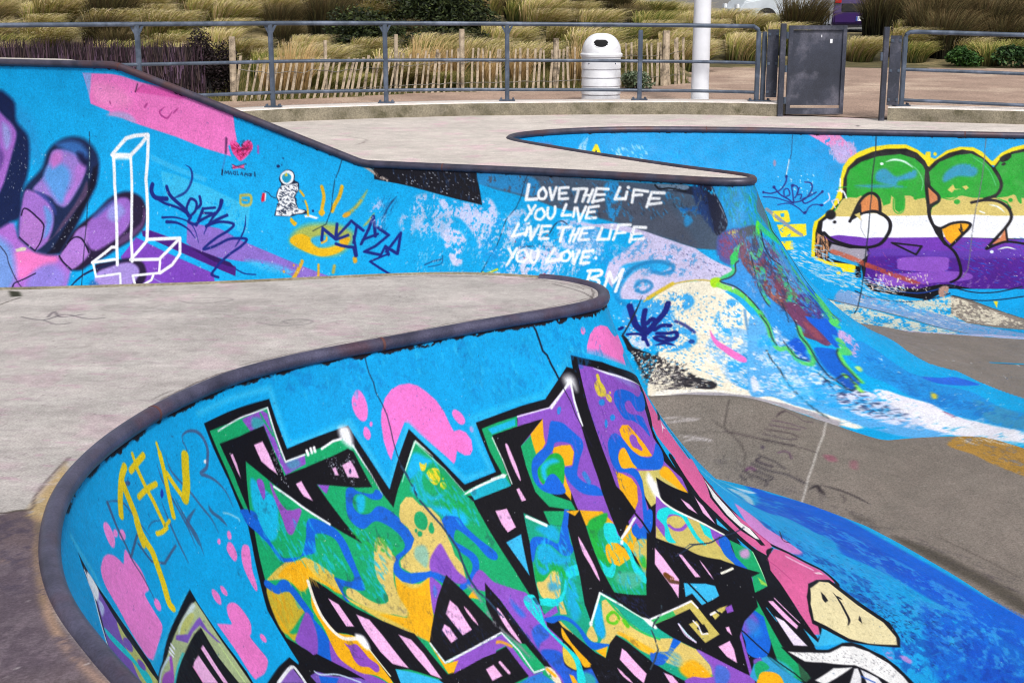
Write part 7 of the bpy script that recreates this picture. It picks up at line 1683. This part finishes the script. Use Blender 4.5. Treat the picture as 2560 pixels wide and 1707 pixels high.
for x, y, hh, wd in ((-3.62, 18.7, .82, .09), (-1.62, 20.1, .80, .06), (-.72, 20.45, .86, .085), (.62, 20.85, .72, .09), (2.28, 21.6, .8, .12), (-2.5, 19.32, .75, .05)):
    z = float(ground_z(x, y))
    MB().tube([(x, y, z-.1), (x+.01, y, z+hh*.5), (x+.015, y, z+hh)], [wd/2, wd/2, wd/2.2], 9).build('stake', M['pale'], fence, True)
hf = empty('heather_fence', (0, 0, 0), label='dark purple brown heather brushwood screen behind the railing at the left edge', cat='fence')
V = []; F = []; Cc = []
HF = np.array([(-10.5, 18.0), (-7.3, 18.55), (-5.2, 18.75), (-4.0, 18.85)]); hc = np.r_[0, np.cumsum(np.linalg.norm(np.diff(HF, axis=0), axis=1))]
for i in range(9000):
    s_ = rng.uniform(0, hc[-1]); x = np.interp(s_, hc, HF[:, 0]); y = np.interp(s_, hc, HF[:, 1])+rng.gauss(0, .045)
    top = .84-.02*(x+7)*.9*0+float(np.interp(x, [-8, -4], [.02, -.06])); z = float(ground_z(x, y)); a = rng.uniform(-.05, top*.75); b = a+rng.uniform(.15, .4); b = min(b, top+rng.uniform(-.06, .035))
    dx = rng.gauss(0, .03); wv = rng.uniform(.004, .011); n = len(V)
    band = .5+.5*math.sin(x*14); cc = rng.choice([(44, 34, 40), (70, 52, 64), (96, 76, 90), (36, 30, 34), (84, 70, 70)])
    if .2 < a < .45 and band > .4: cc = rng.choice([(120, 98, 118), (104, 82, 108), cc])
    V += [(x-wv, y, z+a), (x+wv, y, z+a), (x+dx, y-.01, z+b)]; F.append((n, n+1, n+2)); Cc += [cc]*3
colour_mesh('twigs', V, F, Cc, M['twig'], hf)
b = MB()
for a_, c_ in zip(HF[:-1], HF[1:]): 
    mx = (a_+c_)/2; d = c_-a_; b.box((mx[0], mx[1]+.02, .42), (float(np.linalg.norm(d)), .05, .72), math.atan2(d[1], d[0]))
b.build('backing', m_noisy('dark_twig_mass', (28, 22, 26), (46, 36, 42), 30, .95), hf)

# ---------------- vegetation ----------------
def blades(n, rad, hgt, lean, cols, seed, wd=.006, droop=1.0, tip=None):
    r = random.Random(seed); V = []; F = []; Cc = []
    for i in range(n):
        a = r.uniform(0, math.tau); q = rad*math.sqrt(r.random())*.55; x, y = q*math.cos(a), q*math.sin(a)
        L = hgt*r.uniform(.65, 1.15); out = r.uniform(.1, .75)*rad; vx = math.cos(a)*out+lean*r.uniform(.75, 1.25); vy = math.sin(a)*out+r.gauss(0, .05)
        base, mid, end = r.choice(cols); w_ = wd*r.uniform(.7, 1.3); ph = r.uniform(0, math.pi); n0 = len(V); S = 6
        for k in range(S+1):
            t = k/S; px = x+vx*t**1.5*1.0; py = y+vy*t**1.5; pz = L*(1.25*t-(.25+.55*droop)*t**2.4)
            ww = w_*(1-t*.85); V += [(px-ww*math.cos(ph), py-ww*math.sin(ph), pz), (px+ww*math.cos(ph), py+ww*math.sin(ph), pz)]
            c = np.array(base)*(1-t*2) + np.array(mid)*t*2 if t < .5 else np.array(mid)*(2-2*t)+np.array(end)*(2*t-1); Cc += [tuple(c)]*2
            if k: F.append((n0+2*k-2, n0+2*k-1, n0+2*k+1, n0+2*k))
    return V, F, Cc
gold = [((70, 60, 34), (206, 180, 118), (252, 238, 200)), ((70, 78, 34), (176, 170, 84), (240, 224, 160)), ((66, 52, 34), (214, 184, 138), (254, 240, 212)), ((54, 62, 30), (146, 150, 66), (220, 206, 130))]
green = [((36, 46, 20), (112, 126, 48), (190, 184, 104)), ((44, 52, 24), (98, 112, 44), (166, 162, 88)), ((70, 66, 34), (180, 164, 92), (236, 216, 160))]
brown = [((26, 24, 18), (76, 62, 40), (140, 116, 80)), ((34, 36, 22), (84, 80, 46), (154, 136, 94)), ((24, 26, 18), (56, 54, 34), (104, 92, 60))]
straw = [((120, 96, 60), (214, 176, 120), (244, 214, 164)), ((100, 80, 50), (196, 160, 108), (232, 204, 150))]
kinds = []
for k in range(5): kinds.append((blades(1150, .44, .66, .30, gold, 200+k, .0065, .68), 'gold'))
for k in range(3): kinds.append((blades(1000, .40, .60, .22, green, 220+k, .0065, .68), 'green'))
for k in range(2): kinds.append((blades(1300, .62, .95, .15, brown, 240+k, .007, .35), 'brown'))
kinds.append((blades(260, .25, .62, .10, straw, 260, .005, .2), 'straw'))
protos = {}
for (V, F, Cc), nm in kinds:
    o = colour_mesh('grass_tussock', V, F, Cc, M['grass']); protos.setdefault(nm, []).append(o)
LBL = {'gold': ('golden wind blown grass tussock on the dune bank', 'golden wind-blown grass tussocks'), 'green': ('greenish wind blown grass tussock on the dune bank', 'greenish wind-blown grass tussocks'),
       'brown': ('tall dark brown upright grass tussock on top of the dune bank', 'dark upright grass tussocks'), 'straw': ('pale dry straw coloured grass clump by the fences', 'straw grass clumps')}
used = set()
def tussock(kind, x, y, sc=1, rz=None, sink=.03, sz=1):
    src = protos[kind][rng.randrange(len(protos[kind]))]
    o = src if src.name not in used else src.copy()
    if o is not src: COL.objects.link(o)
    used.add(src.name); o.location = (x, y, float(ground_z(np.array(x), np.array(y)))-sink); o.scale = (sc, sc, sc*sz); o.rotation_euler = (0, 0, rng.gauss(0, .35) if rz is None else rz)
    tag(o, LBL[kind][0], 'grass', LBL[kind][1]); return o
def frame_u(x, y): return 1280+CAM_F*x/(y*.97+.3)
ORD = ('first', 'second', 'third', 'fourth', 'fifth', 'sixth', 'seventh', 'eighth', 'ninth', 'tenth', 'eleventh', 'twelfth', 'thirteenth', 'fourteenth', 'fifteenth', 'sixteenth', 'seventeenth', 'eighteenth', 'nineteenth', 'twentieth', 'twenty first', 'twenty second', 'twenty third', 'twenty fourth', 'twenty fifth', 'twenty sixth', 'twenty seventh', 'twenty eighth', 'twenty ninth', 'thirtieth')
ADJ = dict(gold='golden wind blown grass tussock', green='greenish wind blown grass tussock', brown='tall dark brown grass tussock')
row = 0; y = 19.6
while y < 33.2:
    x = -.40*y-.2*rng.random(); got = []
    while x < .42*y:
        xx = x+rng.uniform(-.2, .2); yy = y+rng.uniform(-.3, .3); u = frame_u(xx, yy)
        d = yy-bank_y(xx)
        if d > (.3 if xx > 2.6 else .35) and (d > 1.3 or xx > 2.6 or rng.random() < .55) and -70 < u < 2640:
            if 700 < u < 900 and yy > 23: kd = rng.choice(['brown', 'green', 'brown'])
            elif u > 1990 and yy > 28.0: kd = rng.choice(['brown', 'gold', 'brown'])
            elif u < 700: kd = rng.choice(['gold', 'gold', 'green', 'gold', 'brown'] if yy > 22 else ['gold', 'green'])
            else: kd = rng.choice(['gold', 'gold', 'green', 'gold', 'brown'] if yy > 27 else ['gold', 'green', 'gold'])
            if not (930 < u < 1230 and 24 < yy < 30) and not (2030 < u < 2185 and yy > 27.5) and not (1840 < u < 2040 and yy > 32):
                got.append((tussock(kd, xx, yy, rng.uniform(.55, .95) if kd == 'brown' and u < 1900 else rng.uniform(.8, 1.25), rz=rng.gauss(.1, .45)), kd))
        x += .70+.012*y
    got.sort(key=lambda q: q[0].location.x/q[0].location.y)
    for k, (o, kd) in enumerate(got): o['label'] = f"{ADJ[kd]}, {ORD[k]} from left in {ORD[row]} row up the dune bank"
    row += 1 if got else 0
    y += .84
for k, (x, y) in enumerate(((-5.6, 19.6), (-5.1, 19.5), (-3.3, 19.6), (-3.15, 19.4), (-2.95, 19.5), (-1.3, 20.7), (-.9, 20.9), (-.4, 21.2), (.1, 21.3), (1.0, 21.5))): tussock('straw', x, y, rng.uniform(.9, 1.3))['label'] = f'pale dry straw coloured grass clump just behind the fences, {ORD[k]} from left'
for k, (x, y) in enumerate(((-2.6, 19.9), (-2.2, 20.0), (-1.7, 20.5), (-1.0, 20.45), (1.3, 21.4))): tussock('green', x, y, .7, rz=rng.uniform(-.5, .5))['label'] = f'small greenish grass tussock right behind the paling fence, {ORD[k]} from left'
def leafball(name, c, rad, n, cols, label, leaf=.035, cat='shrub', group=None, twig=True):
    r = random.Random(int(abs(c[0]*97+c[1]*13))); root = empty(name, (c[0], c[1], float(ground_z(np.array(c[0]), np.array(c[1])))), label=label, cat=cat, group=group)
    V = []; F = []; Cc = []; lobes = [(r.uniform(-.6, .6)*rad[0], r.uniform(-.5, .5)*rad[1], r.uniform(.3, .85)*rad[2], r.uniform(.35, .6)) for _ in range(11)]
    for i in range(n):
        lx, ly, lz, lr = r.choice(lobes); v = Vector((r.gauss(0, 1), r.gauss(0, 1), r.gauss(0, 1))).normalized()*lr*(r.random()**.35)
        p = Vector((lx+v.x*rad[0], ly+v.y*rad[1], max(.01, lz+v.z*rad[2]*.8)))
        a = Vector((r.gauss(0, 1), r.gauss(0, 1), r.gauss(0, .6))).normalized(); b_ = a.cross(Vector((r.gauss(0, 1), r.gauss(0, 1), r.gauss(0, 1)))).normalized(); s = leaf*r.uniform(.6, 1.3)
        n0 = len(V); V += [tuple(p-a*s), tuple(p+b_*s*.4), tuple(p+a*s), tuple(p-b_*s*.4)]; F.append((n0, n0+1, n0+2, n0+3)); cc = r.choice(cols); f = r.uniform(.75, 1.25); Cc += [tuple(np.clip(np.array(cc)*f, 0, 255))]*4
    colour_mesh('foliage', V, F, Cc, M['leaf'], root)
    if twig:
        m = MB()
        for lx, ly, lz, lr in lobes: m.tube([(0, 0, -.05), (lx*.4, ly*.4, lz*.5), (lx, ly, lz)], [.02, .014, .006], 5)
        m.build('stems', M['dark'], root)
dg = [(44, 54, 34), (58, 70, 40), (36, 44, 32), (76, 86, 48)]
leafball('evergreen_shrub', (-2.0, 26.5), (1.8, .9, 1.2), 20000, dg, 'large dark evergreen shrub on the dune bank above the middle of the railing', .04)
leafball('evergreen_shrub', (-3.9, 27.5), (1.3, .8, 1.0), 12000, [(60, 56, 38), (48, 46, 32), (84, 76, 48)], 'brownish scrub bush left of the large evergreen shrub', .035)
leafball('evergreen_shrub', (-2.3, 23.4), (.9, .45, .62), 7000, dg, 'low dark evergreen bush in front of the large evergreen shrub', .035)
leafball('evergreen_shrub', (-.9, 23.7), (.75, .4, .5), 5000, [(58, 66, 40), (44, 50, 32), (84, 84, 50)], 'low dull green bush behind the paling fence below the evergreens', .035)
leafball('evergreen_shrub', (-1.05, 25.7), (.9, .6, .95), 9000, dg, 'smaller dark evergreen shrub just right of the large one', .04)
leafball('evergreen_shrub', (-3.0, 26.2), (1.0, .6, .9), 9000, [(66, 58, 40), (50, 46, 32), (88, 74, 50)], 'low brown scrub between the brownish bush and the evergreens', .03)
for k, (x, y, s_) in enumerate(((8.2, 28.6, 1.15), (8.6, 29.2, 1.25), (9.4, 28.7, 1.2), (10.3, 29.2, 1.3), (-1.9, 24.2, .6))): tussock('brown', x, y, s_)['label'] = ('tall dark brown tussock just right of the number plate', 'second tall dark brown tussock right of the number plate', 'third tall dark brown tussock right of the number plate', 'dark brown tussock at the top right corner', 'dark reedy tussock in front of the evergreen shrub')[k]
leafball('heather_bush', (-3.95, 18.95), (.36, .25, .78), 9000, [(42, 34, 36), (58, 46, 50), (34, 28, 30)], 'round dark heather bush at the end of the brushwood screen', .022)
leafball('low_plant', (1.85, 20.95), (.3, .2, .22), 1500, [(120, 134, 110), (96, 116, 88), (140, 150, 126)], 'small grey green plant at the foot of the paling fence', .03)
leafball('ivy_patch', (8.2, 26.4), (.32, .25, .32), 2200, [(56, 92, 44), (44, 76, 36), (84, 120, 58)], 'bright green leafy plant at the foot of the right bank, smaller of two', .045)
leafball('ivy_patch', (9.3, 26.2), (.6, .35, .35), 4200, [(48, 76, 44), (38, 62, 36), (70, 100, 56)], 'dark green leafy plant at the right edge of the bank', .045)
leafball('yellow_green_shrub', (-.2, 32.0), (.8, .5, .75), 5000, [(120, 128, 64), (140, 140, 80), (96, 108, 52)], 'pale yellow green shrub on the crest in front of the pale car', .045)
V, F, Cc = [], [], []
r_ = random.Random(5)
for i in range(60000):
    x = r_.uniform(-11.5, 2.7); d = abs(r_.gauss(0, 2.2)); y = float(bank_y(x))+d-.05; z = float(ground_z(np.array(x), np.array(y))) if i % 1 == 0 else 0
    h = r_.uniform(.04, .16)*(1 if d > .1 else .6); dx = r_.gauss(.02, .03); n = len(V); wv = r_.uniform(.003, .006)
    V += [(x-wv, y, z-.01), (x+wv, y, z-.01), (x+dx, y+r_.gauss(0, .02), z+h)]; F.append((n, n+1, n+2)); c = r_.choice([(86, 92, 40), (120, 112, 60), (60, 72, 30), (150, 132, 86)]); Cc += [c]*3
tag(colour_mesh('ground_grass', V, F, Cc, M['grass']), 'short mixed green and dry grass growing round the foot of the fences', 'grass', kind='stuff')

# ---------------- parked cars beyond the bank ----------------
def car(x, y, rz, col, label, van=False, plate_text=None, group='cars parked beyond the dune'):
    paint = m_flat('car_paint', col, .3, 0, .6); glass = m_flat('car_glass', (60, 76, 84), .08); red = m_flat('lamp_red', (170, 20, 30), .25); wht = m_flat('plate_white', (225, 228, 232), .5)
    root = empty('parked_van' if van else 'parked_car', (x, y, .24), rz, label=label, cat='van' if van else 'car', group=group)
    # length along local y, rear at y = 0 facing -y; width along x
    if van: P = [(0, .30), (-.02, .62), (.02, 1.05), (.12, 1.68), (.25, 1.78), (2.9, 1.80), (3.35, 1.15), (4.1, .98), (4.25, .60), (4.22, .28)]
    else: P = [(0, .30), (-.03, .62), (.02, .95), (.55, 1.38), (1.0, 1.46), (2.3, 1.45), (3.05, .98), (3.95, .84), (4.12, .58), (4.1, .28)]
    m = MB(); n = len(P); secs = [(-.84, .93), (-.80, 1.0), (.80, 1.0), (.84, .93)]
    mid = sum(p[1] for p in P)/n
    vs = [(sx*(1 if z < 1.0 else .86), yy, .28+(z-.28)*f) for sx, f in secs for yy, z in P]
    fs = [(i*n+k, i*n+(k+1) % n, (i+1)*n+(k+1) % n, (i+1)*n+k) for i in range(3) for k in range(n)]+[tuple(range(n)), tuple(3*n+k for k in range(n))[::-1]]
    body = m.add(vs, fs).build('body', paint, root, False, .03)
    MB().box((0, -.06, .47), (1.62, .16, .26)).build('rear_bumper', paint, root, False, .04)
    MB().box((0, 4.2, .44), (1.6, .14, .3)).build('front_bumper', paint, root, False, .04)
    if van: MB().add([(-.6, -.005, 1.08), (.6, -.005, 1.08), (.56, .095, 1.6), (-.56, .095, 1.6)], [(0, 1, 2, 3)]).build('rear_window', glass, root)
    else: MB().add([(-.62, .05, 1.0), (.62, .05, 1.0), (.55, .50, 1.36), (-.55, .50, 1.36)], [(0, 1, 2, 3)]).build('rear_window', glass, root)
    for sx in (-1, 1):
        z0, z1 = (1.08, 1.6) if van else (.98, 1.34); a, b_ = (.5, 2.8) if van else (.7, 2.45)
        MB().box((sx*.775, (a+b_)/2, (z0+z1)/2), (.02, b_-a, z1-z0-.06)).build('side_window', glass, root, False, .004)
        MB().box((sx*.70, -.03, .80 if not van else 1.0), (.16, .06, .22 if not van else .30)).build('tail_lamp', red, root, False, .01)
        MB().box((sx*.66, 4.14, .68), (.28, .08, .14)).build('headlight', wht, root, False, .02)
        MB().box((sx*.93, 2.75, 1.02), (.16, .1, .12)).build('wing_mirror', paint, root, False, .02)
        for wy in (.78, 3.3):
            wm = MB(); wm.lathe([(.18, -.1), (.31, -.1), (.325, -.08), (.325, .08), (.31, .1), (.18, .1)], 24); wh = wm.build('wheel', M['black'], root, True); wh.rotation_euler = (0, R(90), 0); wh.location = (sx*.74, wy, .325)
            rm = MB().lathe([(.001, .085), (.05, .10), (.17, .07), (.185, .09)], 16).build('rim', m_flat('alloy', (150, 152, 156), .35, .7), wh, True); rm.rotation_euler = (0 if sx > 0 else math.pi, 0, 0)
    if plate_text:
        pz = .47; pt = MB().box((0, -.148, pz), (.52, .012, .11)).build('number_plate', wht, root, False, .004)
        bl = m_flat('plate_blue', (30, 60, 150), .5)
        for sx in (-1, 1): MB().box((sx*.238, -.1555, pz), (.044, .003, .108)).build('plate_band', bl, pt)
        cu = bpy.data.curves.new('t', 'FONT'); cu.body = plate_text; cu.size = .098; cu.align_x = 'CENTER'; cu.align_y = 'CENTER'; cu.extrude = .001; cu.space_character = .95
        tmp = bpy.data.objects.new('t', cu); COL.objects.link(tmp); me_ = bpy.data.meshes.new_from_object(tmp.evaluated_get(bpy.context.evaluated_depsgraph_get())); bpy.data.objects.remove(tmp)
        to = link('plate_letters', me_, M['dark'], pt); to.location = (0, -.1565, pz); to.rotation_euler = (R(90), 0, 0)
        MB().box((0, -.02, .74), (1.2, .05, .2)).build('rear_garnish', M['black'], root, False, .01)
        bm_ = MB(); bm_.add([(-.03, -.06, .70), (.0, -.06, .685), (.03, -.06, .70), (.022, -.06, .75), (.035, -.06, .78), (0, -.06, .80), (-.03, -.06, .775), (-.015, -.06, .74)], [tuple(range(8))]).build('badge', wht, root)
    return root
car(8.87, 36.6, R(-4), (50, 26, 84), 'dark purple van seen from behind with its number plate showing between tussocks', True, 'FC-707-LP')
car(10.5, 43.2, R(97), (196, 204, 212), 'silver white car parked left of the purple van')
car(13.0, 37.5, R(-75), (92, 40, 120), 'bright purple car behind the dark tussocks on the right')
car(15.2, 34.6, R(-8), (214, 216, 226), 'white van at the top right corner', True)
car(-.9, 37.0, R(10), (176, 204, 196), 'pale green car behind the crest above the middle of the railing')
car(-15.5, 44.0, R(80), (20, 60, 170), 'bright blue car far beyond the bank at the top left corner')
